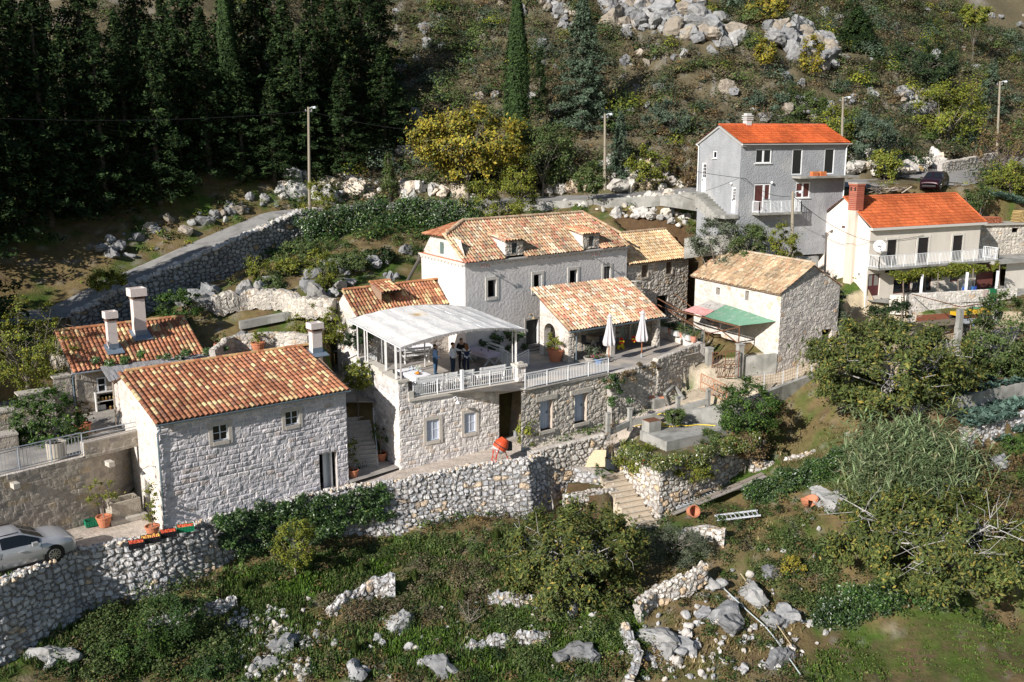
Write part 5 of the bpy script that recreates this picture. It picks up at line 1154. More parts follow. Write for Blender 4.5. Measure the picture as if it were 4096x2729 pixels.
# ================= WHITE HOUSE =================
A=atY(3483,914,76);wf=Pl(A,24.8);wg=Pl(A,114.8);WE=-7.35;WL=12.1;WW=6.05;WB=-12.95
root=thing('white_house','cream two-storey house with orange roof, brick chimney and satellite dish','house',(A.x,A.y,WB))
wws=[wf.hole(3551,960,3582,1036),wf.hole(3674,952,3707,1058),wf.hole(3814,943,3843,1044)]
BZ=wf.hit(3480,1073)[1]+.12;wws=[(a,b_,BZ,d) for a,b_,c,d in wws]
wd=wf.hole(3473,1085,3514,1195);wd=(wd[0]+.02,wd[1],WB,wd[3]);wd=(wd[0],wd[1],WB,BZ-.3)
lw_=[wf.hole(3575,1120,3640,1180),wf.hole(3650,1120,3720,1190),wf.hole(3803,1080,3836,1125)];lw_=[(lw_[0][0],lw_[0][1],WB+.3,BZ-.5),(lw_[1][0],lw_[1][1],WB+.3,BZ-.5),(lw_[2][0],lw_[2][1],lw_[2][2],BZ-.6)]
vg=wg.hole(3383,876,3366,912)
mb=MB();panel(mb,wf,0,WL,-14.5,WE,wws+[wd]+lw_,None,1.,reveal=.15,rc=(.6,.54,.47));mb.build('front_wall',RENDL,root)
mb=MB();panel(mb,wg,0,WW,-14.5,WE,[vg],None,1.,apex=(WW*.5,WE+2.15),reveal=.1);sp=Pl(wf.pt(WL,0),114.8);sp.n=wf.d.copy();panel(mb,sp,0,WW,-13.5,WE,(),None,1.,apex=(WW*.5,WE+2.15));bk=Pl(wg.pt(WW,0),24.8);panel(mb,bk,0,WL,-13,WE,())
mb.build('side_wall',mat('white_gable',(.80,.69,.61),rough=.9,var=.05,vs=.8,stain=.1),root)
SHUT=(.035,.03,.03)
def shutter(root,pl,h,c=SHUT,n=16,name='shutter'):
 b=MB();b.c=c;a,e,z0,z1=h;pbox(b,pl,a,e,z0,z1,-.12,-.1)
 for k in range(n):z=z0+(z1-z0)*(k+.5)/n;pbox(b,pl,a+.05,e-.05,z-.02,z+.02,-.1,-.06)
 pbox(b,pl,a,a+.05,z0,z1,-.1,-.04);pbox(b,pl,e-.05,e,z0,z1,-.1,-.04);return b.build(name,PLAIN,root)
for h in wws:surround(root,wf,h,.18,.03,(.64,.6,.54),sill=False);shutter(root,wf,h,n=22)
shutter(root,wg,vg,(.12,.05,.05),9,'vent')
b=MB();b.c=(.1,.03,.03);pbox(b,wf,wd[0],wd[1],WB,wd[3],-.15,-.1);o=b.build('door',PLAIN,root)
for s_ in(0,1):
 g=MB();w_=(wd[1]-wd[0]);a=wd[0]+.1+s_*w_*.5;g.poly([wf.pt(a,WB+1.1,-.09),wf.pt(a+w_*.34,WB+1.1,-.09),wf.pt(a+w_*.34,wd[3]-.15,-.09),wf.pt(a,wd[3]-.15,-.09)]);g.build('pane',mat('pale_glass',(.25,.24,.22),rough=.2),o)
for h in lw_:window(root,wf,h,2,1,(.08,.03,.03),back=.1,fw=.1)
# meter box, stain chimney breast
b=MB();b.c=(.7,.66,.62);h=wg.hole(3447,1087,3432,1107);pbox(b,wg,h[0],h[1],h[2],h[3],0,.08);b.c=(.1,.1,.1)
for k in(0.3,.62):u=h[0]+(h[1]-h[0])*k;pbox(b,wg,u,u+.07,h[2]+.12,h[3]-.12,.08,.085)
b.build('meter_box',PLAIN,root)
cu=wg.hit(3409,980)[0];b=MB();pbox(b,wg,cu-.42,cu+.42,-14.3,WE+1.35,.0,.3);b.build('chimney_breast',mat('stained_render',(.66,.56,.47),rough=.9,var=.08,vs=1,stain=.25),root)
b=MB();q=Pl(wg.A,wg.az)
for k in range(13):
 z=WE+1.35+k*.15;g=random.uniform(.85,1.15)
 b.c=(.36*g,.1*g,.06*g);pbox(b,wg,cu-.42,cu+.42,z,z+.125,-.45,.32);b.c=(.5,.42,.36);pbox(b,wg,cu-.4,cu+.4,z+.125,z+.15,-.43,.3)
for uu_ in(cu-.22,cu+.22):
 b.c=(.05,.03,.02);pbox(b,wg,uu_-.09,uu_+.09,WE+1.35+1.5,WE+1.35+1.8,.28,.325)
b.c=(.4,.14,.09);pbox(b,wg,cu-.48,cu+.48,WE+3.3,WE+3.42,-.5,.38);b.c=(.42,.38,.34);pbox(b,wg,cu-.5,cu+.5,WE+3.42,WE+3.5,-.52,.4);b.build('chimney',mat('chimney_brick',attr=True,rough=.9,var=.15,vs=12),root)
mb=MB();OR2=[(.43,.105,.035),(.47,.12,.04),(.39,.09,.03)]
e0=wf.pt(-.1,WE+.1,.3);e1=wf.pt(WL+.25,WE+.1,.3);up=wg.pt(WW*.5,WE+2.3)-wf.d*.1;U=e1-e0
tiles(mb,e0,e1,up,.22,.36,OR2,[1,1,1],seed=140,rise=.025);b0=wg.pt(WW+.3,WE+.1)-wf.d*.1;tiles(mb,b0+U,b0,up+U,.3,.4,OR2,[1,1,1],seed=141,rise=.025)
ridge(mb,up,up+U,[(.5,.13,.05)],.11,.35,lift=.0);ridge(mb,e0+Vector((0,0,.02)),up,[(.5,.13,.05)],.07,.35,lift=.03);ridge(mb,e1+Vector((0,0,.02)),up+U,[(.5,.13,.05)],.07,.35,lift=.03)
mb.c=(.5,.48,.45);mb.poly([e0+dn,e1+dn,up+U+dn,up+dn]);mb.poly([b0+dn,b0+U+dn,up+U+dn,up+dn])
mb.build('roof',TILE,root)
b=MB();b.c=(.6,.57,.53);pbox(b,wf,-.12,WL+.3,WE-.1,WE+.1,-.02,.36);b.build('eave_band',PLAIN,root)
b=MB();b.c=(.5,.48,.44);pbox(b,wf,-.0,WL+1.2,BZ-.16,BZ,-.02,1.15);b.build('balcony_slab',CONC,root)
rail_part([wf.pt(.05,BZ,.05),wf.pt(.05,BZ,1.1),wf.pt(WL+1.1,BZ,1.1),wf.pt(WL+1.1,BZ,-.4)],root,.95,.16)
# satellite dish
dc=wf.px(3482,980,.9);dd=MB();dd.c=(.8,.8,.8);ax_=Vector((-.12,-1,.18)).normalized();q=ax_.to_track_quat('Z','Y').to_matrix();pr_2=[]
R_=[];ncs=20
for r in(0,.15,.3,.42,.47):R_.append([dd.v(dc+q@Vector((r*math.cos(2*math.pi*k/ncs),r*math.sin(2*math.pi*k/ncs),r*r*.45))) for k in range(ncs)])
for a,b_ in zip(R_,R_[1:]):
 for k in range(ncs):dd.f((a[k],a[(k+1)%ncs],b_[(k+1)%ncs],b_[k]))
dish=tagp(dd.build('satellite_dish',PLAIN),'round white satellite dish with dark lettering on the corner of the cream house','satellite dish')
arm=MB();arm.c=(.3,.3,.32);arm.bar(dc-ax_*.02,dc+Vector((.1,.9,-.5)),.05);arm.bar(dc+q@Vector((0,-.42,.1)),dc+ax_*.45+Vector((0,0,-.3)),.03);arm.box(dc+ax_*.45+Vector((0,0,-.28)),(.09,.09,.12));arm.build('dish_arm',PLAIN,dish)
tc=bpy.data.curves.new('lettering','FONT');tc.body='vip';tc.size=.3;tc.align_x='CENTER';tc.align_y='CENTER';tc.extrude=.004
to=bpy.data.objects.new('lettering_curve',tc);COL.objects.link(to);bpy.context.view_layer.update();me=bpy.data.meshes.new_from_object(to.evaluated_get(bpy.context.evaluated_depsgraph_get()));bpy.data.objects.remove(to)
lo=link('lettering',me,dish);me.materials.append(mat('black_ink',(.02,.02,.03),var=0));lo.matrix_world=Matrix.Translation(dc+ax_*.06)@(Matrix((Vector((1,0,0)),Vector((0,0,1)).cross(Vector((1,0,0))),Vector((0,0,1)))).to_4x4()@Matrix.Identity(4))
xax=Vector((0,0,1)).cross(ax_).normalized();yax=ax_.cross(xax);lo.matrix_parent_inverse=Matrix.Identity(4);lo.matrix_basis=Matrix.Translation(dc+ax_*.06)@Matrix((xax,yax,ax_)).transposed().to_4x4()
for k in range(2):
 b=MB();b.c=(.02,.02,.03);p=dc+xax*(.2)+yax*(.17+.0*k)+ax_*(.07);t_=[p+(xax*math.cos(a)+yax*math.sin(a))*.05*(1+k*.0)+xax*(.09*k)+yax*.05*k for a in np.linspace(.5,5.6,8)];b.tube(t_,.012,4);b.build('emblem',PLAIN,dish)
# patio parapet wall, columns
wpl=[Vector((WPA.x,WPA.y,-12.1)),Vector((WPB.x,WPB.y,-12.1))]
wall_line('patio_wall','whitewashed stone patio wall with grey top in front of the cream house',wpl,2.6,'barnw',1,.02,.09,.3,145.,'wall',wob=.01)
conc_wall('patio_side_wall','short rounded whitewashed wall pieces by the steps of the cream house',[atY(3560,1175,74.6)+Vector((0,0,-.1)),Vector((WPA.x,WPA.y,-12.25))+Vector((-.3,.3,0))],1.5,.3,RENDL)
for x,l in((3697,'first from the left'),(3877,'second from the left'),(3999,'third, on the wall end')):
 p=Pl(WPA,math.degrees(math.atan2(WPB.y-WPA.y,WPB.x-WPA.x))).px(x,1150,-.35);b=MB();b.bar(Vector((p.x,p.y,WB)),Vector((p.x,p.y,BZ-.35)),.16);tagp(b.build('patio_column',WHITE),'white column under the vine pergola, %s'%l,'column','white pergola columns')
# garage/patio roof on the right and stone shed
fr_=wf.pt(WL+.4,BZ-.1,.3)
root=thing('flat_roof_shed','grey flat-roofed outbuilding at the right edge beside the cream house','shed',(fr_.x+2,fr_.y,WB))
b=MB();b.c=(.45,.43,.4);a=wf.pt(WL+.2,BZ-.05,1.5);slab(b,[a,a+wf.d*9,a+wf.d*9-wf.n*3.6,a-wf.n*3.6],.3);b.build('roof',CONC,root)
b=MB();q=Pl(wf.pt(WL+.6,0,.9),24.8);dq=(1.6,3.2,WB,WB+2.1);panel(b,q,1.8,8.5,-14,BZ-.36,(),None,1.);b.build('wall',RENDL,root)
b=MB();b.c=(.17,.06,.05);pbox(b,wf,WL+.3,WL+2.3,WB,WB+2.1,-.3,-.2);b.build('door',PLAIN,root)
# far wood store with firewood
sa=atY(3915,905,83.5);sq=Pl(sa,15.)
root=thing('stone_shed','low stone shed with flat concrete top carrying firewood, behind the cream house','shed',sa)
b=MB();hh=sq.hole(4048,912,4075,930);panel(b,sq,0,10,-11.5,sq.hit(3950,902)[1],[hh],'rough',.1,150.,reveal=.2);tz=sq.hit(3950,902)[1];b.c=(.4,.38,.34);pbox(b,sq,-.1,10.2,tz,tz+.14,-3.,.25);b.build('wall',STONE,root)
darkhole(root,sq,hh)
def woodpile(name,label,o,d,L,h,r,c,n=None,dep=.9):
 """stack of logs seen end-on"""
 b=MB();d=Vector(d).normalized();k=Vector((-d.y,d.x,0))
 rows=int(h/(r*1.8))
 for j in range(rows):
  for i in range(int(L/(r*2))-j//2):
   p=Vector(o)+d*(i*2*r+r*(j%2)+j*.25*r)+Vector((0,0,r+j*r*1.75));g=random.uniform(.7,1.2);b.c=(c[0]*g,c[1]*g,c[2]*g);rr_=r*random.uniform(.75,1.)
   b.tube([p-k*random.uniform(0,.1),p+k*dep],rr_,6)
 return tagp(b.build(name,WOODM),label,'firewood')
woodpile('firewood_stack','large stack of yellow split firewood on the stone shed roof at the right edge',sq.pt(4.2,tz+.15,-.2),sq.d,5.6,1.1,.07,(.42,.3,.13))
woodpile('firewood_stack','reddish stacked boards and bricks beside the yellow firewood stack',sq.pt(.9,tz+.15,-.2),sq.d,1.7,.6,.06,(.36,.13,.07))
woodpile('firewood_stack','small pile of yellow cut logs beside the upper road, right of the grey house',onground(3628,712,80)+Vector((0,.3,0)),(1,.12,0),1.9,.55,.09,(.45,.33,.16))
# ================= VEGETATION =================
def leaf_quads(P,N,size,cols,rg,aspect=.6,sv=.35):
 """one rhombic leaf per point; N = facing direction (n,3)"""
 n=len(P);N=N/np.maximum(np.linalg.norm(N,axis=1,keepdims=True),1e-6)
 r=rg.normal(size=(n,3));T=np.cross(N,r);T/=np.maximum(np.linalg.norm(T,axis=1,keepdims=True),1e-6);B=np.cross(N,T)
 s=(size*(1+rg.normal(0,sv,n)).clip(.4,2))[:,None]
 V=np.stack([P-T*s*.5,P+B*s*.5*aspect-N*s*.08,P+T*s*.5,P-B*s*.5*aspect-N*s*.08],1).reshape(-1,3)
 return V,cols
def leafmesh(parts,name='leaves'):
 """parts: list of (V (4n,3), C (n,3)) -> mesh datablock"""
 V=np.concatenate([p[0] for p in parts]);C=np.concatenate([p[1] for p in parts]);n=len(C)
 return V,C
def mk(V,C,name,m,parent=None,world=False):
 n=len(C);return npmesh(name,V,np.arange(4*n,dtype=np.int32),np.full(n,4,np.int32),C,None,m,parent,False,world)
def colmix(rg,n,cols,w=None,var=.25,P=None,lo=None):
 cols=np.array(cols);w=np.ones(len(cols)) if w is None else np.array(w,float);k=rg.choice(len(cols),n,p=w/w.sum());return cols[k]*(1+rg.normal(0,var,(n,1))).clip(.35,1.9)
def crown_pts(rg,n,rad3,nb,br=.3,shell=.55,flat=0.):
 """clumpy ellipsoid crown: nb lumps, leaves on the lump surfaces"""
 d=rg.normal(size=(nb,3));d/=np.linalg.norm(d,axis=1,keepdims=True);rr=(shell+(1-shell)*rg.random((nb,1))**.6)
 c=d*rr*np.array(rad3);c[:,2]*=(1-flat);k=rg.integers(0,nb,n);lr=br*np.mean(rad3)*(.6+.8*rg.random(nb))
 e=rg.normal(size=(n,3));e/=np.linalg.norm(e,axis=1,keepdims=True);q=np.abs(rg.normal(0,.62,(n,1)));ax_=rg.uniform(.6,1.35,(nb,3))
 P=c[k]+e*q*lr[k][:,None]*ax_[k]*np.array((1,1,.8));return P,rg.normal(size=(n,3))*.45+c[k]/np.linalg.norm(c[k],axis=1,keepdims=True)*.6+np.array((-.2,-.25,.5)),c,k
GREEN=[(.05,.085,.018),(.035,.065,.015),(.075,.11,.025),(.1,.13,.03)]
PAL={'fig':([(.10,.125,.03),(.07,.095,.024),(.15,.145,.035),(.25,.2,.04),(.045,.065,.018)],[4,4.5,2.2,1.,3]),
'citrus':([(.04,.085,.015),(.028,.06,.012),(.07,.13,.02),(.12,.17,.03)],[4,4,2,.7]),
'olive':([(.12,.14,.09),(.08,.1,.06),(.17,.19,.13),(.05,.065,.035)],[4,4,2,2]),
'yellow':([(.3,.25,.03),(.2,.19,.03),(.38,.28,.03),(.11,.13,.03),(.2,.14,.03)],[3.5,3,2,3,1]),
'ygreen':([(.17,.19,.025),(.11,.14,.02),(.25,.23,.03),(.07,.09,.02)],[4,4,2,2]),
'dark':([(.02,.038,.013),(.032,.056,.016),(.013,.026,.01),(.055,.078,.024)],[4,3,3,1]),
'mid':([(.065,.1,.028),(.09,.125,.038),(.045,.07,.02),(.13,.14,.045)],[4,3,3,1.2]),
'blue':([(.07,.1,.065),(.095,.13,.085),(.05,.075,.045)],[4,3,2]),
'ivy':([(.032,.07,.016),(.02,.045,.012),(.055,.105,.02),(.11,.16,.04)],[4,4,2,.7]),
'brown':([(.15,.1,.05),(.1,.07,.04),(.2,.13,.05),(.09,.08,.03)],[3,3,2,2]),
'heath':([(.12,.105,.055),(.095,.1,.042),(.16,.125,.075),(.075,.07,.045),(.17,.12,.09)],[3,3,2,2,1]),
'reed':([(.2,.27,.13),(.14,.2,.09),(.27,.32,.17),(.36,.33,.2)],[4,4,2,.8]),
'cabbage':([(.09,.15,.12),(.12,.19,.15),(.06,.11,.085)],[4,3,2])}
def limb_tree(mb,rg,h,tr,rad3,c0,nl=7,c=(.22,.19,.16),bend=.3,sub=3,base=(0,0,0),thin=1.):
 """trunk and limbs reaching into the crown (centre c0)"""
 mb.c=c;base=Vector(base);c0=Vector(c0);top=base.lerp(c0,.55)
 mb.tube([base-Vector((0,0,.3)),base.lerp(top,.5)+Vector((rg.normal()*.1,rg.normal()*.1,0)),top],[tr*1.2,tr*.9,tr*.7],7)
 for k in range(nl):
  a=2*math.pi*(k+rg.random()*.6)/nl;d=Vector((math.cos(a),math.sin(a),rg.uniform(-.1,.9)));e=c0+Vector((d.x*rad3[0],d.y*rad3[1],d.z*rad3[2]))*rg.uniform(.6,.92)
  s=base.lerp(top,rg.uniform(.55,1));m=s.lerp(e,.5)+Vector((rg.normal(),rg.normal(),abs(rg.normal())))*bend*.3*rad3[0]
  mb.tube([s,m,e],[tr*.5*thin,tr*.3*thin,tr*.09],5)
  for q in range(sub):
   u=rg.uniform(.3,.9);p=(s.lerp(m,u*2) if u<.5 else m.lerp(e,u*2-1));f=p+Vector((rg.normal(),rg.normal(),rg.normal()*.6+.3)).normalized()*rad3[0]*rg.uniform(.25,.5);g=p.lerp(f,.5)+Vector((rg.normal(),rg.normal(),rg.normal()))*.06*rad3[0]
   mb.tube([p,g,f],[tr*.16*thin,tr*.1*thin,tr*.04],4)
def tree(name,label,loc,rad3,pal_,n,leaf=.16,nb=40,br=.3,shell=.55,trunk=.12,th=None,nl=7,cat='tree',group=None,seed=1,barkc=(.22,.19,.16),cz=None,aspect=.6,bend=.3,extra=None,lm=None,flat=0.,sub=3,thin=1.):
 """rooted at loc; crown of radii rad3 whose centre is cz above the root"""
 rg=np.random.default_rng(seed);cz=rad3[2]*1.05 if cz is None else cz
 root=thing(name,label,cat,loc,rg.random()*0,group)
 n=int(n*1.25);rad3=tuple(q*1.08 for q in rad3);P,N,c,k=crown_pts(rg,n,rad3,nb,br*1.1,shell,flat);P[:,2]+=cz;ok=P[:,2]>.05;P=P[ok];N=N[ok];k=k[ok]
 cols,w=PAL[pal_];C=colmix(rg,len(P),cols,w,.2)*(1+rg.normal(0,.16,(nb,1)))[k].clip(.6,1.5)
 V,C=leaf_quads(P,N,leaf,C,rg,aspect);mk(V,C,'crown' if cat=='tree' else 'foliage',lm or LEAF,root)
 mb=MB();limb_tree(mb,rg,cz,trunk,rad3,(0,0,cz),nl,barkc,bend,sub,thin=thin);mb.build('trunk' if cat=='tree' else 'stem',BARK,root,world=False)
 if extra:extra(root,rg,cz)
 return root
def G1(px,py,lo=30,hi=150):return onground(px,py,lo,hi)
def spec(px,ytop,ybot,halfw,Y=None,lo=30):
 if Y is not None:
  p=atY(px,ybot,Y);p.z=gz(p.x,p.y);return p,halfw*Y/F/cT,max(.5,atY(px,ytop,Y).z-p.z)
 """root point and radii in metres from the picture box of a crown"""
 p=G1(px,ybot,lo) if Y is None else atY(px,ybot,Y);s=p.y/F/cT*1.
 return p,halfw*s,(ybot-ytop)*s
def T(name,label,px,ytop,ybot,hw,pal_,n,Y=None,lo=30,dep=.85,**k):
 p,r,h=spec(px,ytop,ybot,hw,Y,lo)
 kw=dict(k);rz=min(kw.pop('rz',(ybot-ytop)*p.y/F/cT*.5),h*.62);cz=kw.pop('cz',max(h-rz*.92,rz*.55))
 return tree(name,label,p,(r,r*dep,rz),pal_,n,cz=cz,**kw)
# ---- conifers ----
def conifer_mesh(seed,h=14.,r=3.2,nbr=150,per=70,cols=None,up=.15,droop=.25,leaf=.2,pw=.8):
 rg=np.random.default_rng(seed);Ps=[];Ns=[];Cs=[];cols=cols or PAL['dark']
 tb=MB();tb.c=(.12,.1,.08);tb.tube([(0,0,-.5),(0,0,h*.5),(0,0,h)],[.25,.15,.03],7)
 for b in range(nbr):
  t=(b+.5)/nbr;z=h*(.05+.95*t);L=r*(1-t)**pw*(.65+.5*rg.random())+.15;a=rg.random()*2*math.pi;d=np.array((math.cos(a),math.sin(a),0))
  n=int(per*(.35+L/r));s=rg.random(n)**.7;wd=.16*L+.25
  side=np.array((-d[1],d[0],0));p=np.array((0,0,z))+d*(s*L)[:,None]+side[None]*(rg.normal(0,1,(n,1))*(wd*(1.15-s))[:,None]*.8)
  p[:,2]+=-droop*L*s+up*L*s**2+rg.normal(0,.12,n)-np.abs(rg.normal(0,.1,n))
  Ps.append(p);nn=rg.normal(0,.5,(n,3))+d*.5+np.array((0,0,.8));Ns.append(nn)
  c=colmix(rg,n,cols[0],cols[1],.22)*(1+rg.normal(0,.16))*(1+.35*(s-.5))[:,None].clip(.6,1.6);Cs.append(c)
  if b%4==0:tb.tube([(0,0,z),tuple(np.array((0,0,z-droop*L*.5))+d*L*.6)],[.05,.02],4,cap=False)
 P=np.concatenate(Ps);V,C=leaf_quads(P,np.concatenate(Ns),leaf,np.concatenate(Cs),rg,.45)
 return V,C,tb
def cypress_mesh(seed,h=12.,r=.8,n=9000):
 rg=np.random.default_rng(seed);t=rg.random(n);z=h*t;R=r*np.minimum(1,(t/.12))**.5*np.minimum(1,((1-t)/.55))**.6*(.85+.3*vnoise(t*14,rg.random(n)*3,seed));a=rg.random(n)*2*math.pi
 R=R*(.8+.25*rg.random(n))*(1+.12*np.sin(a*5+t*9));P=np.stack([R*np.cos(a),R*np.sin(a),z],-1);N=np.stack([np.cos(a),np.sin(a),.2+0*a],-1)+rg.normal(0,.3,(n,3))
 C=colmix(rg,n,[(.035,.065,.02),(.05,.085,.025),(.025,.045,.016)],None,.2)
 V,C=leaf_quads(P,N,.3,C,rg,.4);V=V.reshape(-1,4,3);tb=MB();tb.c=(.15,.12,.1);tb.tube([(0,0,-.5),(0,0,h*.8)],[.2,.05],6);return V.reshape(-1,3),C,tb
PROTO={}
def proto_conifer(key,name,label,loc,gen,group,scale=1.,sz=None,rz=0.):
 """first of a kind is built, the rest are copies sharing its meshes"""
 if key not in PROTO:
  V,C,tb=gen();root=thing(name,label,'tree',loc,rz,group);mk(V,C,'crown',DRYL,root);tb.build('trunk',BARK,root,world=False);root.scale=(scale,scale,sz or scale);PROTO[key]=root;return root
 return dup(PROTO[key],loc,rz,label,group,(scale,scale,sz or scale))
CG='dark conifers massed on the shaded slope left of the yellow tree'
# (px of axis, Y, base py, height m, radius scale, kind)
ORD=['first','second','third','fourth','fifth','sixth','seventh','eighth','ninth','tenth','eleventh','twelfth','thirteenth','fourteenth','fifteenth','sixteenth','seventeenth','eighteenth','nineteenth']
con=[(-40,84,15.5,1.15,0),(70,79,16,1.3,1),(170,86,17.5,1.3,2),(290,82,14.5,1.15,0),(380,78,9,.8,1),(430,90,17,1.15,2),(560,86,12,1.1,1),(640,95,16,1.1,0),(740,88,13.5,1.1,2),(830,97,17,1.2,1),(1010,88,10.,.9,0),(1090,96,17,1.35,1),(1190,93,14.5,1.25,2),(1300,98,14,1.2,0),(1400,93,9.5,1.0,1),(1480,103,17,1.35,2),(1560,98,9.5,1.1,0)]
con+=[(-90,70,17,1.35,2),(20,72,18,1.45,0),(140,75,17.5,1.35,1),(250,76,17,1.3,2),(350,80,13,1.1,0),(470,79,15,1.25,1),(570,82,14,1.1,2),(680,82,14.5,1.15,0),(770,86,13,1.1,1),(880,87,14,1.2,2),(980,93,15,1.2,0),(1130,89,9,.9,1),(1250,92,12,1.1,2),(1370,98,13,1.2,0),(1550,108,14,1.2,1)]
for i,(x,Y,h,rs,kd) in enumerate(con):
 X=(x-CX)/F*Y/cT;z=gz(X,Y)
 lab='%s dark conifer from the left in the %s row of the shaded wood'%(ORD[i if i<17 else i-17],'rear' if i<17 else 'front')
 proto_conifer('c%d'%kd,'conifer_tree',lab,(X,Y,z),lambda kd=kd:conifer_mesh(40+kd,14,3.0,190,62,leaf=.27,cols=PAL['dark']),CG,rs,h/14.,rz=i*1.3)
def conif(label,px,ytop,ybot,hw,seed,Y,cols='dark',name='conifer_tree',pw=.8,nbr=190,per=90,leaf=.24,lo=85,**k):
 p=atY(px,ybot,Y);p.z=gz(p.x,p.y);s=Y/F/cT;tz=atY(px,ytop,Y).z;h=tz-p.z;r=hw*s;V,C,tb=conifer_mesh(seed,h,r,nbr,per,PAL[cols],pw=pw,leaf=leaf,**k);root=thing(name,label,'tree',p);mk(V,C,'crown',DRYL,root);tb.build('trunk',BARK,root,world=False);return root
conif('big grey-green conifer rising behind the main house, with its top cut by the frame',2325,-30,540,135,61,100,'blue',nbr=230,per=110)
conif('small pointed conifer right of the lamp pole behind the main house',2478,445,690,52,62,93,'blue',per=50,nbr=110,leaf=.2)
conif('tall dark conifer on the open hill above the grey house roof',3415,20,290,110,63,122,'dark',nbr=170,per=80,leaf=.3)
conif('slim young conifer between the tall cypress and the big grey-green conifer',2160,190,400,35,64,104,'dark',per=40,nbr=80)
conif('small bright conifer standing alone in the gravel above the lane, left of the yellow tree',1555,610,765,45,65,90,'mid',per=45,nbr=70,leaf=.16)
conif('grey-green young conifer at the right, beside the far lamp pole',3960,230,400,70,66,120,'blue',per=50,nbr=90)
def cyp(label,px,ytop,ybot,hw,Y,seed):
 p=atY(px,ybot,Y);p.z=gz(p.x,p.y);s=Y/F/cT;h=atY(px,ytop,Y).z-p.z;V,C,tb=cypress_mesh(seed,h,hw*s,int(9000*min(h/12,1.6)));root=thing('cypress_tree',label,'tree',p);mk(V,C,'crown',DRYL,root);tb.build('trunk',BARK,root,world=False)
cyp('tall narrow cypress column standing alone above the yellow tree',2068,-60,430,46,97,71)
cyp('tall dark cypress column in the middle of the shaded conifers',925,-80,520,42,92,72)
# trees off the left edge that shade the lane
off=[(-40.5,49,20,1.5),(-38.5,53,20,1.5),(-36.5,57,20,1.4),(-35,61,18,1.3),(-44,51,21,1.6),(-42,56,21,1.6)]
for i,(X,Y,h,rs) in enumerate(off):
 proto_conifer('c%d'%(i%3),'conifer_tree','conifer outside the left edge of the picture, %s of the lane row'%ORD[i],(X,Y,gz(X,Y)),None,'conifers beside the lane outside the frame',rs,h/14.,rz=i*2.)
# ---- distinct trees ----
T('yellow_tree','broad tree with bright yellow autumn leaves above the lane behind the main house',1870,440,720,215,'yellow',20000,Y=90,leaf=.26,nb=75,br=.2,shell=.35,seed=201,trunk=.16,nl=10,barkc=(.2,.17,.14))
T('green_tree','dense green tree just right of the yellow tree',2170,500,720,120,'mid',9000,Y=91,leaf=.18,nb=45,seed=202)
T('pomegranate_tree','yellow-green pomegranate tree with red fruit right behind the main house ridge',1995,715,870,145,'ygreen',9000,Y=84,leaf=.13,nb=60,br=.2,seed=203,trunk=.06)
T('small_tree','small brownish green tree at the end of the dry-stone lane wall',1275,725,900,80,'ygreen',6500,Y=83,leaf=.12,nb=40,br=.22,seed=204,trunk=.05,)
T('fig_tree','large yellowing fig tree with grey bare limbs in front of the yard wall',3540,1300,1790,330,'fig',34000,Y=60,leaf=.23,nb=170,br=.15,shell=.5,seed=205,trunk=.16,nl=16,barkc=(.42,.4,.38),aspect=.42,sub=5,rz=2.9)
T('fig_tree','sprawling yellow-brown fig tree in the lower right corner with many pale branches',3720,2010,2520,430,'fig',40000,Y=49.5,leaf=.22,nb=220,br=.13,shell=.45,seed=206,trunk=.14,nl=22,barkc=(.42,.4,.38),aspect=.42,sub=6,rz=2.6,dep=.9)
T('fig_tree','yellowing fig tree in the foreground below the end of the long dry-stone wall',2290,2060,2600,290,'fig',34000,Y=47,leaf=.2,nb=160,br=.15,shell=.45,seed=207,trunk=.12,nl=16,barkc=(.42,.4,.38),aspect=.42,sub=5,rz=3.1)
T('olive_tree','dense grey-green olive bush beside the foot of the outdoor stone steps',2685,2120,2440,128,'olive',16000,Y=49.5,leaf=.1,nb=60,br=.28,seed=208,trunk=.07,aspect=.25)
T('orange_tree','glossy dark green orange tree growing at the path beside the concrete wall',2985,1530,1760,125,'citrus',11000,Y=60.2,leaf=.13,nb=60,br=.24,seed=209,trunk=.07)
T('bay_tree','tall dark leafy tree at the right edge beyond the yard wall',4000,1190,1520,155,'mid',17000,Y=64.5,leaf=.15,nb=90,br=.22,seed=210,trunk=.1,barkc=(.35,.33,.3))
T('wild_tree','open yellow-green tree with thin grey stems left of the kitchen house',115,1200,1580,185,'ygreen',11000,Y=56,leaf=.11,nb=90,br=.16,shell=.35,seed=211,trunk=.07,nl=14,barkc=(.25,.22,.18),sub=6,thin=.8)
T('lemon_tree','bushy green lemon tree on the kitchen terrace behind the railing',215,1580,1880,140,'citrus',10000,Y=50.5,leaf=.13,nb=55,br=.26,seed=212,trunk=.06)
T('bare_tree','nearly leafless brown tree standing on the road at the far right',4020,500,730,125,'brown',4500,Y=96,leaf=.15,nb=90,br=.14,shell=.6,seed=213,trunk=.12,nl=16,sub=7,barkc=(.16,.12,.1),bend=.4)
T('round_tree','rounded yellow-green tree among pale rocks on the hill, right of the grey house',3790,330,560,120,'ygreen',10000,Y=108,leaf=.2,nb=50,br=.25,seed=214,trunk=.15)
T('oak_tree','dark round-crowned oak on the hillside above the road, right of the tall conifer',3680,180,370,115,'dark',10000,Y=120,leaf=.24,nb=55,br=.26,seed=215)
T('green_tree','bright green-yellow leafy tree beside the vegetable bed at the right edge',4040,660,800,105,'ygreen',9000,Y=90,leaf=.16,nb=50,br=.24,seed=216)
T('small_tree','small dark tree at the road corner beside the vegetable bed',3900,740,840,55,'mid',4500,Y=85,leaf=.13,nb=30,seed=217)
T('young_tree','yellow-leaved young tree near the right of the grey house roof',3330,440,620,75,'ygreen',7000,Y=97,leaf=.18,nb=35,seed=218)
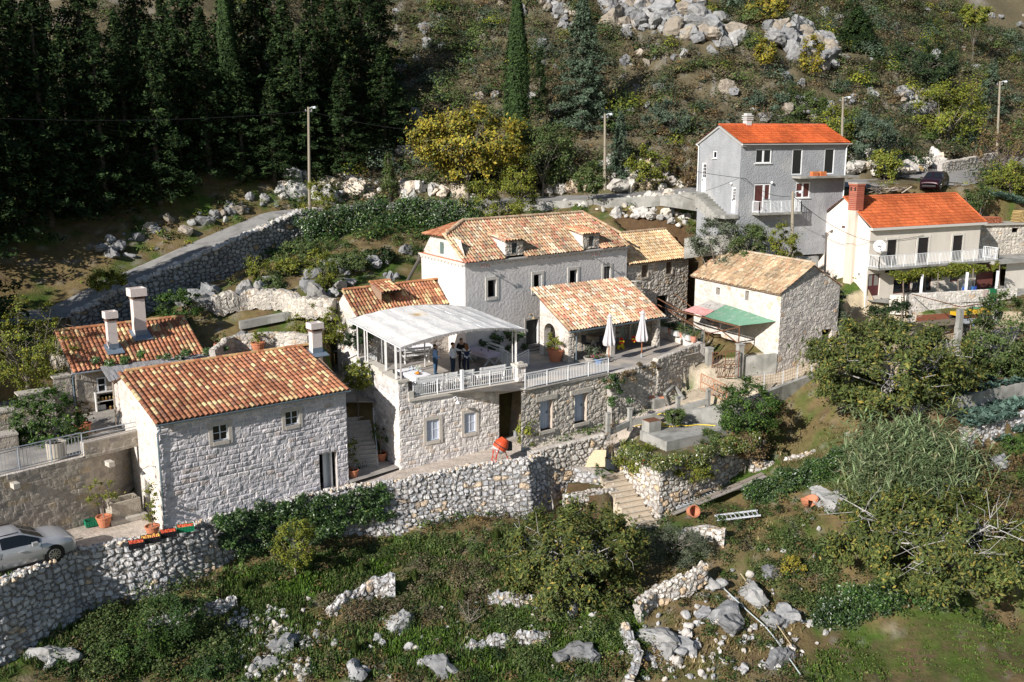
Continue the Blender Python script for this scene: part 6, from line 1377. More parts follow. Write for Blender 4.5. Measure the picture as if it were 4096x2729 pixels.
T('green_tree','large olive-green bush in front of the grey house yard wall, left part',2870,880,1060,100,'olive',8500,Y=76.5,leaf=.12,nb=50,br=.25,seed=219)
T('green_tree','dark green bush squeezed between the large olive bush and the barn roof',2995,910,1060,75,'mid',6500,Y=76,leaf=.12,nb=40,seed=220)
T('young_tree','small rounded yellow-green tree next to the utility pole by the grey house',3128,910,1050,52,'ygreen',5500,Y=74.6,leaf=.11,nb=30,seed=221)
T('young_tree','bright yellow-green sapling in the rocky garden left of the side annex',1290,1000,1160,55,'ygreen',4500,Y=69,leaf=.11,nb=35,br=.22,seed=222,trunk=.04)
T('young_tree','thin light green sapling at the foot of the shaded lane wall',1035,1020,1120,40,'ygreen',2600,Y=70,leaf=.1,nb=25,seed=223,trunk=.03)
T('rose_bush','large yellow-green garden bush between cottage chimney and side annex',1270,1230,1420,115,'ygreen',9000,Y=64,leaf=.1,nb=60,br=.22,seed=224,trunk=.04)
T('pear_tree','small slender tree with yellow-green leaves growing against the ivy-covered wall',1185,2080,2300,85,'ygreen',8500,Y=47,leaf=.085,nb=45,br=.22,seed=225,trunk=.05,barkc=(.3,.27,.24))
T('bare_tree','leafless thin twiggy sapling at the bottom edge, left of the foreground fig tree',1880,2380,2650,70,'brown',300,Y=44.5,leaf=.06,nb=40,br=.1,seed=226,trunk=.035,nl=9,sub=6,barkc=(.3,.25,.22),bend=.15)
T('bare_tree','brown bare bush beside the broken wall on the lower slope',1425,2400,2560,60,'brown',700,Y=44.5,leaf=.07,nb=40,br=.12,seed=227,trunk=.03,nl=9,sub=6,barkc=(.22,.14,.1))
# ---- shrubs, each a thing ----
shr=[(2075,640,770,60,'ygreen',88.5,'small leafy bush right of the pomegranate tree beside the lane'),(2355,650,770,60,'mid',86,'ivy-green round bush on the rocky bank beside the lane, below the lamp pole'),(2590,590,720,75,'ygreen',90,'autumn-coloured bush on the bank left of the grey house'),(2750,590,730,70,'brown',90,'brown twiggy bush on the bank just left of the grey house'),
(2680,420,560,95,'blue',98,'dark blue-green bush on the hill left of the grey roof'),(3060,380,480,85,'blue',104,'blue-green bush above the grey house chimney'),(3220,380,470,70,'mid',103,'green bush on the hill above the right half of the grey roof'),(3480,470,640,95,'blue',96,'grey-green bush behind the right end of the grey house'),(3540,600,700,70,'ygreen',93,'yellowish bush at the road right of the grey house'),
(3240,150,290,45,'yellow',112,'bright yellow upright bush under the pale cliff on the hill'),(3060,160,250,40,'yellow',110,'small yellow bush left of the pale cliff on the hill'),(3050,0,105,75,'yellow',122,'orange-brown round tree near the top edge, right of the rock ridge'),(2710,-20,40,50,'yellow',124,'orange bush at the top edge above the pale rock ridge'),(3900,20,90,50,'ygreen',134,'yellow-green bush high on the hill near the upper right corner'),
(430,1085,1160,70,'ygreen',66.8,'yellow bush growing on the wall edge above the kitchen roof'),(720,1160,1290,80,'citrus',64,'dark glossy bush between kitchen roof and grey boulders'),(880,1380,1430,0,'',0,''),(1440,1300,1420,55,'dark',62,'dark potted bush by the annex gable'),(1205,960,1080,80,'mid',76,'green bush below the lane wall near its upper end'),
(1180,1040,1140,70,'ygreen',72,'light yellow bush among the boulders of the rocky garden'),(1075,1110,1170,50,'mid',69.5,'low rosemary bush on the white-mortared ledge'),(1400,1020,1130,90,'mid',73,'green bush among boulders left of the main house'),(1520,1000,1100,60,'dark',75,'dark ivy bush behind the annex roof'),
(3300,1130,1270,65,'olive',72.5,'flowering pale bush between barn and cream house'),(3330,1235,1350,60,'olive',71.5,'pale greyish bush right of the barn gable'),(3560,1215,1340,95,'dark',69.5,'purple-flowering bougainvillea bush at the yard corner'),(3720,1360,1400,0,'',0,''),
(2600,1790,1870,0,'',0,''),(2560,1790,1900,90,'ygreen',57,'flowering rose bush with white blooms on the cistern corner'),(2760,1850,1930,95,'ygreen',55.5,'low rose and herb bush along the cistern wall top'),(2840,1725,1860,55,'mid',57.5,'upright rose bush with white flowers before the concrete slab'),(2980,1740,1830,90,'brown',58.5,'dry brownish shrub at the right end of the cistern bed'),
(700,2390,2560,120,'ivy',42,'young fig bush with big dark leaves below the shaded wall'),(560,2520,2650,130,'citrus',41,'bright green bush low on the shaded slope'),(860,2640,2729,110,'ivy',40.5,'bright leafy plant clump at the bottom edge left of the boulders'),(3170,2240,2330,50,'yellow',49,'small bright yellow bush in the rocks left of the lower fig tree'),(4060,1740,1860,60,'citrus',57,'dense green bush at the right edge by the white boulder'),
(3960,2050,2300,130,'brown',51,'reddish-brown shrub at the right edge above the lower fig tree'),(2110,1680,1790,42,'ygreen',57.5,'young staked tree with pale leaves by the passage steps'),(2700,1640,1700,40,'mid',60,'low green hedge plant at the concrete post row'),(1430,1440,1570,50,'ygreen',57.5,'climbing rose by the landing steps'),(1100,1130,1180,40,'mid',68,'grey-green cushion plant among rocks above the ledge'),(3880,1500,1560,0,'',0,'')]
for k,(x,yt,yb,hw,pl_,Y,lab) in enumerate(shr):
 if not hw:continue
 nn=int(min(7000,1500+hw*55));sm=Y/F/cT
 T('shrub',lab,x,yt,yb,hw,pl_,nn,Y=Y,leaf=max(.085,.0019*Y),nb=34,br=.28,seed=300+k,trunk=.03,nl=6,cat='shrub',sub=2)
# ---- masses: one stuff object each ----
def mass(name,label,cat,pts,rads,pal_,n,leaf,seed,up=(0,0,1.),m=None,aspect=.6,kind='stuff',nrm=None,flatz=.7):
 """leaf mass around many centres"""
 rg=np.random.default_rng(seed);pts=np.array(pts,float);rads=np.array(rads,float);w=rads**2;k=rg.choice(len(pts),n,p=w/w.sum());e=rg.normal(size=(n,3));e/=np.linalg.norm(e,axis=1,keepdims=True)
 P=pts[k]+e*(rads[k]*1.25*rg.random(n)**.75)[:,None]*np.array((1,1,flatz));N=rg.normal(size=(n,3))*.6+e*.3+np.array(up)*.9
 C=colmix(rg,n,*PAL[pal_],var=.2)*(1+rg.normal(0,.2,(len(pts),1)))[k].clip(.55,1.6);V,C=leaf_quads(P,N,leaf,C,rg,aspect)
 o=mk(V,C,name,m or LEAF,None);return tagp(o,label,cat,kind=kind)
def ivy_line(name,label,T_,depth,n,seed,pal_='ivy',thick=.35,leaf=.12,front=(0,-1),cat='ivy'):
 """ivy hanging over a wall: T_ top points, hanging depth"""
 rg=np.random.default_rng(seed);P=resample(T_,.5);pts=[];rr=[];f=Vector((front[0],front[1],0)).normalized()
 for i,p in enumerate(P):
  d=depth*(.55+.6*float(vnoise(np.array([i*.35]),np.array([seed*1.]),seed)[0]))
  for j in range(int(d/.28)+1):
   q=Vector((-f.y,f.x,0))*rg.normal()*.25;pts.append(tuple(p+q+f*(.08+.14*j*.28+abs(rg.normal())*.16)+Vector((0,0,.15-.28*j+rg.normal()*.14))));rr.append(thick*rg.uniform(.5,1.3))
 return mass(name,label,cat,pts,rr,pal_,n,leaf,seed,up=(f.x,f.y,.6),m=mat('ivy_leaf',attr=True,rough=.38,var=.1,trans=.1,spec=.5))
ivy_line('ivy_cover','thick glossy ivy hanging over the long dry-stone wall right of the cottage',[p+Vector((0,0,-.1)) for p in zline([(900,2085,-19.7),(1020,2040,-19.6),(1150,2010,-19.5),(1300,1985,-19.4),(1400,1968,-19.4),(1520,1950,-19.4)])],2.2,26000,401,front=(.5,-.86),leaf=.13)
ivy_line('ivy_cover','dark ivy blanket over the bank below the lane, behind the main house',[atY(1230,870,81),atY(1400,830,83),atY(1600,815,83.5),atY(1800,810,84),atY(1900,815,84)],3.,22000,402,thick=.6,leaf=.17)
ivy_line('ivy_cover','trailing ivy over the low wall in the grass right of the cistern',[G1(x,y)+Vector((0,0,.8)) for x,y in((2990,2020),(3100,1985),(3200,1945),(3300,1900),(3390,1860))],1.2,22000,403,thick=.42)
ivy_line('ivy_cover','dense ivy over the field edge bank in the lower right',[G1(3290,2480)+Vector((0,0,.7)),G1(3450,2450)+Vector((0,0,.9)),G1(3640,2400)+Vector((0,0,.9)),G1(3760,2380)+Vector((0,0,.5))],1.3,17000,404,thick=.5)
ivy_line('ivy_cover','strip of dark ivy hanging down the umbrella terrace wall beside the railing end',[rr0+Vector((.15,-.1,-.0)),rr0+Vector((.7,.0,-.1))],2.8,2600,405,thick=.2,leaf=.1)
ivy_line('dry_plants','brown dried herbs and grasses on top of the umbrella terrace wall',[rr0+Vector((.4,0,-.3)),rr1+Vector((-.1,-.1,-.1))],.5,3500,406,'brown',.2,.08,cat='plants')
PAL['rose']=([(.09,.12,.025),(.06,.085,.02),(.16,.15,.03),(.62,.56,.5),(.45,.03,.04)],[5,5,3,.22,.12])
for lb,zz,L_,n_,th_ in(('flowering rose and herb bed between concrete slab and cistern wall, front side',-18.85,[(2470,1770),(2560,1815),(2640,1850),(2760,1830),(2900,1790),(3010,1760)],15000,.42),('rose hedge behind the concrete slab beside the orange tree',-18.3,[(2800,1625),(2880,1655),(2960,1690)],3500,.28)):
 ivy_line('rose_bed',lb,[atZ(x,y,zz) for x,y in L_],.35,n_,413,'rose',th_,.1,cat='flower bed')
def thicket(lb,poly,cnt,n_,seed,pl_,s=(.35,.9),leaf=.11):
 rg=np.random.default_rng(seed);pts=[];rr=[]
 while len(pts)<cnt:
  x=rg.uniform(min(q[0] for q in poly),max(q[0] for q in poly));y=rg.uniform(min(q[1] for q in poly),max(q[1] for q in poly))
  if inpoly(np.array([x]),np.array([y]),poly)[0]:
   p=G1(x,y);r=rg.uniform(*s);pts.append((p.x,p.y,p.z+r*.45));rr.append(r)
 mass('bramble_thicket',lb,'undergrowth',pts,rr,pl_,n_,leaf,seed,up=(-.2,-.3,.9))
thicket('green bushes among boulders in the rocky garden left of the main house',[(1000,1010),(1250,940),(1700,930),(1650,1050),(1350,1120),(1050,1130)],45,16000,467,'mid',(.3,.8),.12)
thicket('dark tangled bushes on the shaded slope under the long wall, lower left',[(330,2480),(700,2330),(900,2400),(900,2700),(350,2729)],55,20000,461,'mid')
thicket('brown-green brambles in the middle of the lower slope',[(1250,2400),(1650,2260),(1980,2260),(1950,2480),(1400,2560)],50,15000,462,'heath',(.25,.6),.09)
thicket('olive-brown undergrowth beneath the foreground fig tree',[(1950,2480),(2500,2400),(2560,2600),(2000,2700)],45,15000,463,'mid',(.25,.6),.1)
thicket('brambles between rocks on the right-hand slope',[(2950,2300),(3100,2120),(3350,2200),(3350,2450),(3150,2420)],45,13000,464,'mid',(.25,.6),.1)
thicket('low green weeds at the foot of the long wall',[(1300,2250),(1600,2160),(2150,2130),(2100,2200),(1500,2280)],40,9000,465,'mid',(.2,.45),.09)
thicket('undergrowth on the bank between reeds, cabbages and lower fig tree',[(3800,1900),(4096,1850),(4096,2250),(3850,2150)],50,14000,466,'brown',(.3,.8),.12)
# vine pergola of the cream house
va=wf.pt(1.2,BZ-.35,1.6);vb=wf.pt(12.8,BZ-.2,1.7)
pts=[];rr_=[]
rg=np.random.default_rng(5)
for i in range(150):
 t=rg.random();p=va.lerp(vb,t);pts.append((p.x+rg.normal()*.2,p.y+rg.uniform(-1.3,.3),p.z+rg.normal()*.12-.1-.25*(rg.random()**3)));rr_.append(rg.uniform(.2,.38)*(1.2 if t<.25 else 1.)*(1 if t<.8 else .6))
vine=mass('vine_cover','yellow-green grape vine spread on a wire pergola along the cream house balcony','vine',pts,rr_,'ygreen',15000,.15,410)
for k,t in enumerate((.02,.22,.33,.52,.67,.93)):
 p=va.lerp(vb,t)+Vector((rg.normal()*.1,-1.6+rg.random()*.4,0));b=MB();b.c=(.2,.16,.13);zb=-14.2;b.tube([Vector((p.x,p.y,zb)),Vector((p.x+.12,p.y,zb+1.4)),Vector((p.x-.05,p.y,p.z-.8)),Vector((p.x,p.y+.2,p.z))],[.07,.05,.05,.04],6)
 tagp(b.build('vine_stem',BARK),'gnarled vine trunk rising to the pergola, %s from the left'%ORD[k],'vine stem','vine trunks of the pergola')
ivy_line('vine_creeper','green creeper trailing over the reed pergola mat by the kitchen roof',[atZ(400,1462,-13.5),atZ(560,1440,-13.45),atZ(700,1430,-13.4),atZ(800,1415,-13.4),atZ(885,1408,-13.4)],.15,4500,411,'citrus',.22,.1,cat='vine')
ivy_line('vine_creeper','leafy vine climbing on the main house wall behind the awning',[m1.px(1930,1370,.1),m1.px(2000,1330,.1),m1.px(2075,1330,.1)],1.1,3000,412,'ivy',.22,.11,cat='vine')
# reeds
def reeds(name,label,box,n,seed):
 rg=np.random.default_rng(seed);Vs=[];Cs=[]
 for i in range(n):
  x=rg.normal((box[0]+box[2])/2,(box[2]-box[0])/3.6);yb=rg.normal((box[1]+box[3])/2,(box[3]-box[1])/3);p=np.array(G1(x,yb)) if i%12==0 else np.array(p0)+np.array((rg.normal()*.7,rg.normal()*.6,0));
  if i%12==0:p0=p
  h=rg.uniform(1.3,3.9);ln=rg.normal(0,.42,2);m=14
  t=rg.random(m)*.8+.2;b=p+np.stack([ln[0]*t*h*.35,ln[1]*t*h*.35,t*h],-1);a=rg.random(m)*6.28;L=rg.uniform(.5,1.1,m);d=np.stack([np.cos(a),np.sin(a),rg.uniform(-.2,.9,m)],-1)
  tip=b+d*L[:,None];sd=np.cross(d,np.array((0,0,1.)));sd/=np.linalg.norm(sd,axis=1,keepdims=True)+1e-6;mid=b+d*L[:,None]*.45+np.array((0,0,.05));Vs.append(np.stack([b,mid+sd*.045,tip-np.array((0,0,.1)),mid-sd*.045],1).reshape(-1,3));Cs.append(colmix(rg,m,*PAL['reed'],var=.2))
  q=np.array((rg.normal()*.012,.015,0));s0=p;s1=p+np.array((ln[0]*h*.35,ln[1]*h*.35,h));Vs.append(np.stack([s0-q,s0+q,s1+q*.3,s1-q*.3],0));Cs.append(np.array([(.2,.22,.09)]))
 o=mk(np.concatenate(Vs),np.concatenate(Cs),name,LEAF,None);return tagp(o,label,'reeds',kind='stuff')
reeds('giant_reeds','dense stand of tall pale green giant reeds below the vegetable terraces',(3440,1880,3800,2060),1000,421)
# grass and weeds
def grass(name,label,polys,n,hgt,seed,cols,lo=30,w=.03):
 rg=np.random.default_rng(seed);Vs=[];Cs=[]
 PX=[];
 while len(PX)<n:
  poly,wt=polys[rg.integers(len(polys))];xs_=[q[0] for q in poly];ys_=[q[1] for q in poly];x=rg.uniform(min(xs_),max(xs_),400);y=rg.uniform(min(ys_),max(ys_),400);m=inpoly(x,y,poly,0.);PX+=list(zip(x[m],y[m]))
 PX=np.array(PX[:n]);rays=np.stack([(PX[:,0]-CX)/F,cT+(CY-PX[:,1])/F*sT,-sT+(CY-PX[:,1])/F*cT],-1)
 # march along the rays on the heightfield in bulk
 Y=np.full(n,float(lo));P=np.zeros((n,3));done=np.zeros(n,bool)
 grid=np.arange(lo,66 if lo<50 else 100,.5)
 for y_ in grid:
  a=np.nonzero(~done)[0]
  if len(a)==0:break
  k=y_/rays[a,1];x=rays[a,0]*k;z=rays[a,2]*k;ix=np.clip(np.searchsorted(xs,x)-1,0,len(xs)-2);iy=np.clip(np.searchsorted(ys,np.full(len(a),y_))-1,0,len(ys)-2);h=ZZ[ix,iy];hit=z<h;P[a[hit]]=np.stack([x[hit],np.full(hit.sum(),y_),h[hit]],-1);done[a[hit]]=True
 P=P[done];n=len(P);P[:,:2]+=rg.normal(0,.2,(n,2));ix=np.clip(np.searchsorted(xs,P[:,0])-1,0,len(xs)-2);iy=np.clip(np.searchsorted(ys,P[:,1])-1,0,len(ys)-2);P[:,2]=ZZ[ix,iy]-.05
 cl=fbm(P[:,0]*.8,P[:,1]*.8,seed+1.);keep=cl>.34;P=P[keep];cl=cl[keep];n=len(P)
 a=rg.random(n)*6.28;h=hgt*rg.uniform(.4,1.2,n)*(.5+cl);d=np.stack([np.cos(a)*.35,np.sin(a)*.35,np.ones(n)],-1);tip=P+d*h[:,None];sd=np.stack([-np.sin(a),np.cos(a),0*a],-1)*(w*(1+rg.random(n)))[:,None]
 V=np.stack([P-sd,P+sd,tip+sd*.2,tip-sd*.2],1).reshape(-1,3);C=colmix(rg,n,cols,None,.25)*(.6+cl)[:,None]
 return tagp(mk(V,C,name,LEAF,None),label,'grass',kind='stuff')
GG=[(.055,.10,.02),(.04,.075,.015),(.08,.125,.028),(.11,.115,.04)];GD=[(.2,.15,.07),(.14,.11,.05),(.09,.1,.03),(.26,.2,.1)]
FGP=[(0,2600),(700,2350),(950,2300),(1560,2200),(2100,2120),(2450,2200),(2500,2729),(0,2729)]
grass('grass','rough green grass and weeds on the slope below the long wall',[(FGP,1),([(930,2330),(1560,2200),(1900,2200),(1500,2420),(1000,2480)],3)],90000,.32,431,GG)
grass('grass','bright green grass strip along the terrace below the ivy-covered wall',[([(920,2330),(1200,2290),(1560,2190),(1700,2180),(1500,2330),(1050,2420)],1),([(1500,2600),(2000,2500),(2500,2400),(2600,2600),(1800,2729)],1)],30000,.32,435,[(.09,.17,.02),(.07,.13,.02),(.12,.2,.03)])
grass('dry_grass','dry brown grass over the lower slopes',[(FGP,1),([(2600,2300),(3100,2050),(3300,2350),(3100,2729),(2500,2729)],1),([(3050,1900),(3080,1700),(3450,1680),(3400,1850)],1)],26000,.22,432,GD)
grass('grass','green grass patches around the path, the posts and the plot beyond the cistern',[([(2150,1780),(2200,1730),(2480,1650),(2720,1570),(2800,1570),(2500,1690),(2200,1790)],1),([(3040,1960),(3080,1850),(3480,1680),(3500,1780),(3150,1960)],1),([(3750,1520),(4096,1450),(4096,1500),(3800,1540)],1)],22000,.16,433,GG,lo=45)
grass('field_weeds','sparse low green weeds on the brown field in the lower right corner',[([(3120,2729),(3300,2620),(3600,2500),(4096,2420),(4096,2729)],1)],26000,.11,434,[(.08,.14,.02),(.05,.09,.015),(.12,.13,.04)],w=.04)
# big grass tussocks
for k,(x,y,l) in enumerate(((1985,2190,'round bright green grass tussock under the wall corner, left of the fig tree'),(1180+1000-330,2420,'spiky grass tussock beside the fig tree on the lower slope'),(1450,2300,'green grass tussock at the left of the upper grassy strip'),(1660,2340,'small grass tussock above the broken wall'),(1420,2620,'green grass tussock near the bottom edge'),(970,2380,'pale grass tussock at the foot of the long wall'))):
 p=G1(x,y);rg=np.random.default_rng(500+k);n=1500;a=rg.random(n)*6.28;s=rg.random(n)**.5;h=(1.1-.6*s)*rg.uniform(.6,1,n)*(1.2 if k==0 else .8);d=np.stack([np.cos(a)*s,np.sin(a)*s,0*a],-1);b=d*.12;tip=d*.55*h[:,None]+np.stack([0*a,0*a,h],-1);sd=np.stack([-np.sin(a),np.cos(a),0*a],-1)*.014;root=np.zeros(3)
 mdl=(b+tip)*.5+np.stack([0*a,0*a,h*.15],-1);V=np.concatenate([np.stack([b-sd,b+sd,mdl+sd,mdl-sd],1).reshape(-1,3),np.stack([mdl-sd,mdl+sd,tip+sd*.2,tip-sd*.2],1).reshape(-1,3)]);C=np.tile(colmix(rg,n,GG,None,.2),(2,1))
 o=mk(V,C,'grass_tussock',LEAF,None);o.location=p;tagp(o,l,'grass tussock','grass tussocks on the lower slope')
# cabbages
def cab(seed):
 rg=np.random.default_rng(seed);n=34;a=rg.random(n)*6.28;t=rg.random(n);r=.08+.24*t;P=np.stack([np.cos(a)*r,np.sin(a)*r,.32-.16*t],-1);N=np.stack([np.cos(a)*-.3,np.sin(a)*-.3,.8+0*a],-1)+rg.normal(0,.3,(n,3));V,C=leaf_quads(P,N,.26,colmix(rg,n,*PAL['cabbage'],var=.15),rg,.8);return V,C
V,C=cab(3)
def cabs(name,label,polys,n,seed):
 rg=np.random.default_rng(seed);Vs=[];Cs=[];m=0
 while m<n:
  poly=polys[rg.integers(len(polys))];x=rg.uniform(min(q[0] for q in poly),max(q[0] for q in poly));y=rg.uniform(min(q[1] for q in poly),max(q[1] for q in poly))
  if not inpoly(np.array([x]),np.array([y]),poly)[0]:continue
  p=G1(x,y,45);a=rg.random()*6;R=np.array(((math.cos(a),-math.sin(a),0),(math.sin(a),math.cos(a),0),(0,0,1)));Vs.append(V@R.T*rg.uniform(.8,1.5)+np.array(p));Cs.append(C*rg.uniform(.75,1.25));m+=1
 o=mk(np.concatenate(Vs),np.concatenate(Cs),name,LEAF,None);tagp(o,label,'cabbages',kind='stuff')
cabs('cabbage_bed','blue-green cabbages crowding the upper vegetable bed',[[(3600,1560),(3850,1490),(3960,1530),(3800,1600),(3650,1620)]],90,441)
cabs('cabbage_bed','blue-green cabbages on the lower vegetable terrace at the right edge',[[(3830,1650),(4096,1570),(4096,1640),(3850,1710)]],90,442)
cabs('cabbage_bed','scattered cabbages below the rough stone wall at the right edge',[[(3870,1770),(4090,1700),(4090,1760),(3880,1810)]],30,443)
cabs('cabbage_bed','row of cabbages in the roadside garden bed at the far right',[[(3930,830),(4096,800),(4096,850),(3940,870)]],50,444)
# ---- hillside scrub (uncountable) ----
def scrub(name,label,cnt,seed,pals,xr,yr,size=(.7,1.6),per=110,leaf=.24,avoid=None,twig=False):
 rg=np.random.default_rng(seed);x=rg.uniform(*xr,cnt);y=rg.uniform(*yr,cnt);q=fbm(x*.12,y*.12,seed);keep=q>(.36 if yr[0]<88 else .2)
 x=x[keep];y=y[keep];h,zi=height(x,y,True);ok=zi<0
 if avoid is not None:ok&=~avoid(x,y,h)
 x=x[ok];y=y[ok];h=h[ok];sy=rg.uniform(*size,len(x))*(.7+.3*(y/90));P=[];N=[];C=[]
 for i in range(len(x)):
  cols,w=PAL[pals[rg.integers(len(pals))]];n=int(per*(sy[i]/size[1])**1.2*rg.uniform(.7,1.2));e=rg.normal(size=(n,3));e/=np.linalg.norm(e,axis=1,keepdims=True);e[:,2]=np.abs(e[:,2])*.9+.0;r=(rg.random(n)**.35)[:,None];lump=1+.3*np.sin(e[:,:1]*5+i)*np.cos(e[:,1:2]*4+i)
  P.append(np.array((x[i],y[i],h[i]+sy[i]*.15))+e*r*lump*sy[i]*np.array((1,1,rg.uniform(.7,1.2))));N.append(e+np.array((0,-.1,.5)));C.append(colmix(rg,n,cols,w,.22)*rg.uniform(.7,1.3))
 P=np.concatenate(P);V,Cc=leaf_quads(P,np.concatenate(N),leaf,np.concatenate(C),rg,.6);o=mk(V,Cc,name,DRYL,None);return tagp(o,label,'scrub',kind='stuff')
def proj(x,y,z):
 f=y*cT-z*sT;return CX+F*x/f,CY-F*(y*sT+z*cT)/f
def av(x,y,h):
 px,py=proj(x,y,h+.5);b=np.zeros(len(x),bool)
 for poly in ROCKPOLY:b|=inpoly(px,py,poly)
 return b|(px<-300)|(px>4400)|(py<-500)
ROCKPOLY=[[(2380,0),(2700,-50),(2830,60),(2960,140),(2950,190),(2800,170),(2640,140),(2450,110)],[(3040,120),(3150,120),(3330,180),(3340,270),(3250,280),(3100,200)],[(3580,360),(3700,370),(3720,460),(3640,470)],[(3170,420),(3330,440),(3360,500),(3200,480)],[(2150,20),(2250,0),(2330,100),(2250,130)]]
scrub('hillside_scrub','dense brown and green scrub covering the sunny hillside',6800,451,['heath','heath','mid','heath','brown','blue','heath','dark'],(-32,75),(89.5,150),(.6,1.5),170,.19,av)
scrub('hillside_bushes','taller rounded green bushes scattered through the hillside scrub',520,452,['mid','blue','ygreen','dark','mid'],(-32,75),(92,150),(1.2,2.4),620,.21,av)
scrub('slope_scrub','low weeds and brambles on the slopes between the houses',1500,453,['mid','ygreen','brown','ivy'],(-32,50),(60,88),(.25,.7),70,.13,lambda x,y,h:((x>-9)&(y<81)&(x<9+ (y-60)*.3))|((x>13)&(x<25)&(y<77)))
scrub('foreground_brush','brambles and wild herbs tangled over the stony slope in the foreground',2600,454,['ivy','mid','brown','dark','heath','mid'],(-21,32),(36,57),(.25,.8),150,.1,lambda x,y,h:((x>14)&(y<47))|((x>7.5)&(y<46)&(x<9.5)))
scrub('bank_undergrowth','dark undergrowth beneath the shaded conifers',900,455,['dark','mid','ivy'],(-45,-6),(78,108),(.6,1.4),120,.2)
# ---- rocks ----
def rockmesh(mb,c,s,rg,col=(.4,.39,.37),n=14,sq=(1,1,.7)):
 """angular boulder: jittered cut icosphere"""
 bm=bmesh.new();bmesh.ops.create_icosphere(bm,subdivisions=3 if s>.5 else 2,radius=1)
 for _ in range(9):
  d=Vector((rg.normal(),rg.normal(),rg.normal())).normalized();k=rg.uniform(.45,.8)
  for v in bm.verts:
   t=v.co.dot(d)
   if t>k:v.co-=d*(t-k)
 R=Matrix.Rotation(rg.random()*6.28,3,'Z')@Matrix.Rotation(rg.normal()*.3,3,'X');g=rg.uniform(.8,1.2);mb.c=tuple(np.array(col)*g);idx={}
 for v in bm.verts:
  q=v.co*(1+rg.normal()*.035+(.22*abs(math.sin(v.co.x*7+s*9)*math.sin(v.co.y*6)*math.sin(v.co.z*8+2)) if s>.5 else 0)-.05);q=R@Vector((q.x*s*sq[0],q.y*s*sq[1],q.z*s*sq[2]));idx[v.index]=mb.v(Vector(c)+q)
 for f in bm.faces:mb.f([idx[v.index] for v in f.verts])
 bm.free()
LIME=[(.27,.27,.27),(.21,.21,.212),(.31,.305,.295),(.3,.26,.21)]
def outcrop(name,label,boxes,n,size,seed,lo=30,cols=LIME,cat='rocks',kind=None,group=None,sink=.25):
 rg=np.random.default_rng(seed);mb=MB()
 for i in range(n):
  poly=boxes;x=rg.uniform(min(q[0] for q in poly),max(q[0] for q in poly));y=rg.uniform(min(q[1] for q in poly),max(q[1] for q in poly))
  if not inpoly(np.array([x]),np.array([y]),poly)[0]:continue
  p=G1(x,y,lo,200);s=rg.uniform(*size)*(1 if rg.random()<.75 else 1.6);rockmesh(mb,p+Vector((0,0,s*sink)),s,rg,cols[rg.integers(len(cols))],sq=(1,rg.uniform(.6,1),rg.uniform(.5,1.1)))
 o=mb.build(name,ROCKM);return tagp(o,label,cat,group,kind)
labs=['long pale grey limestone ridge near the top of the hill','pale limestone cliff on the hillside above the grey house','small pale rock face on the hill right of the tall conifer','low limestone ledge just above the grey roof','loose pale rocks high on the hill, right of the tall cypress']
for k,(poly,lb) in enumerate(zip(ROCKPOLY,labs)):
 outcrop('rock_outcrop',lb,poly,[420,260,70,60,60][k],(.4,1.3) if k<2 else (.35,.9),600+k,85,group=None,sink=.35)
outcrop('loose_rocks','uncounted pale stones scattered through the hillside scrub',[(1500,0),(4096,0),(4096,560),(3500,600),(3400,500),(1500,700)],260,(.25,.75),610,88,kind='stuff',cat='stones')
outcrop('rock_bank','sunlit limestone bank along the road right of the grey house',[(3400,640),(3560,650),(3740,640),(3780,690),(3600,715),(3400,722)],90,(.3,.9),611,88,cols=[(.55,.51,.46),(.5,.47,.42),(.58,.5,.4)])
outcrop('rock_bank','pale rocky bank beside the lane between the houses and the grey house',[(2150,715),(2450,640),(2780,690),(2790,745),(2500,765),(2180,780)],150,(.25,.7),612,86,cols=[(.5,.47,.42),(.45,.42,.38),(.55,.44,.33)])
outcrop('rock_bank','shaded and sunlit rock bank along the lane behind the main house',[(1150,700),(1500,730),(1900,760),(1900,800),(1300,810),(1100,800)],150,(.25,.8),613,83,cols=[(.5,.48,.44),(.42,.41,.39),(.55,.47,.38)])
outcrop('rubble_slope','tumbled pale rubble below the lane, right of the main house',[(2200,830),(2700,790),(2760,880),(2700,960),(2560,900),(2400,850)],230,(.15,.48),614,75,cols=[(.52,.5,.46),(.45,.43,.4),(.58,.52,.44)],kind='stuff')
outcrop('rubble_heap','heap of loose grey stones at the lower end of the lane wall',[(280,1270),(470,1180),(560,1240),(500,1300),(300,1310)],200,(.15,.4),615,58,cols=[(.38,.37,.36),(.45,.43,.4)],kind='stuff')
outcrop('roadside_rubble','shaded loose stones on the far side of the lane under the conifers',[(300,1000),(900,820),(1250,720),(1200,800),(900,900),(500,1060)],170,(.2,.7),616,64,kind='stuff')
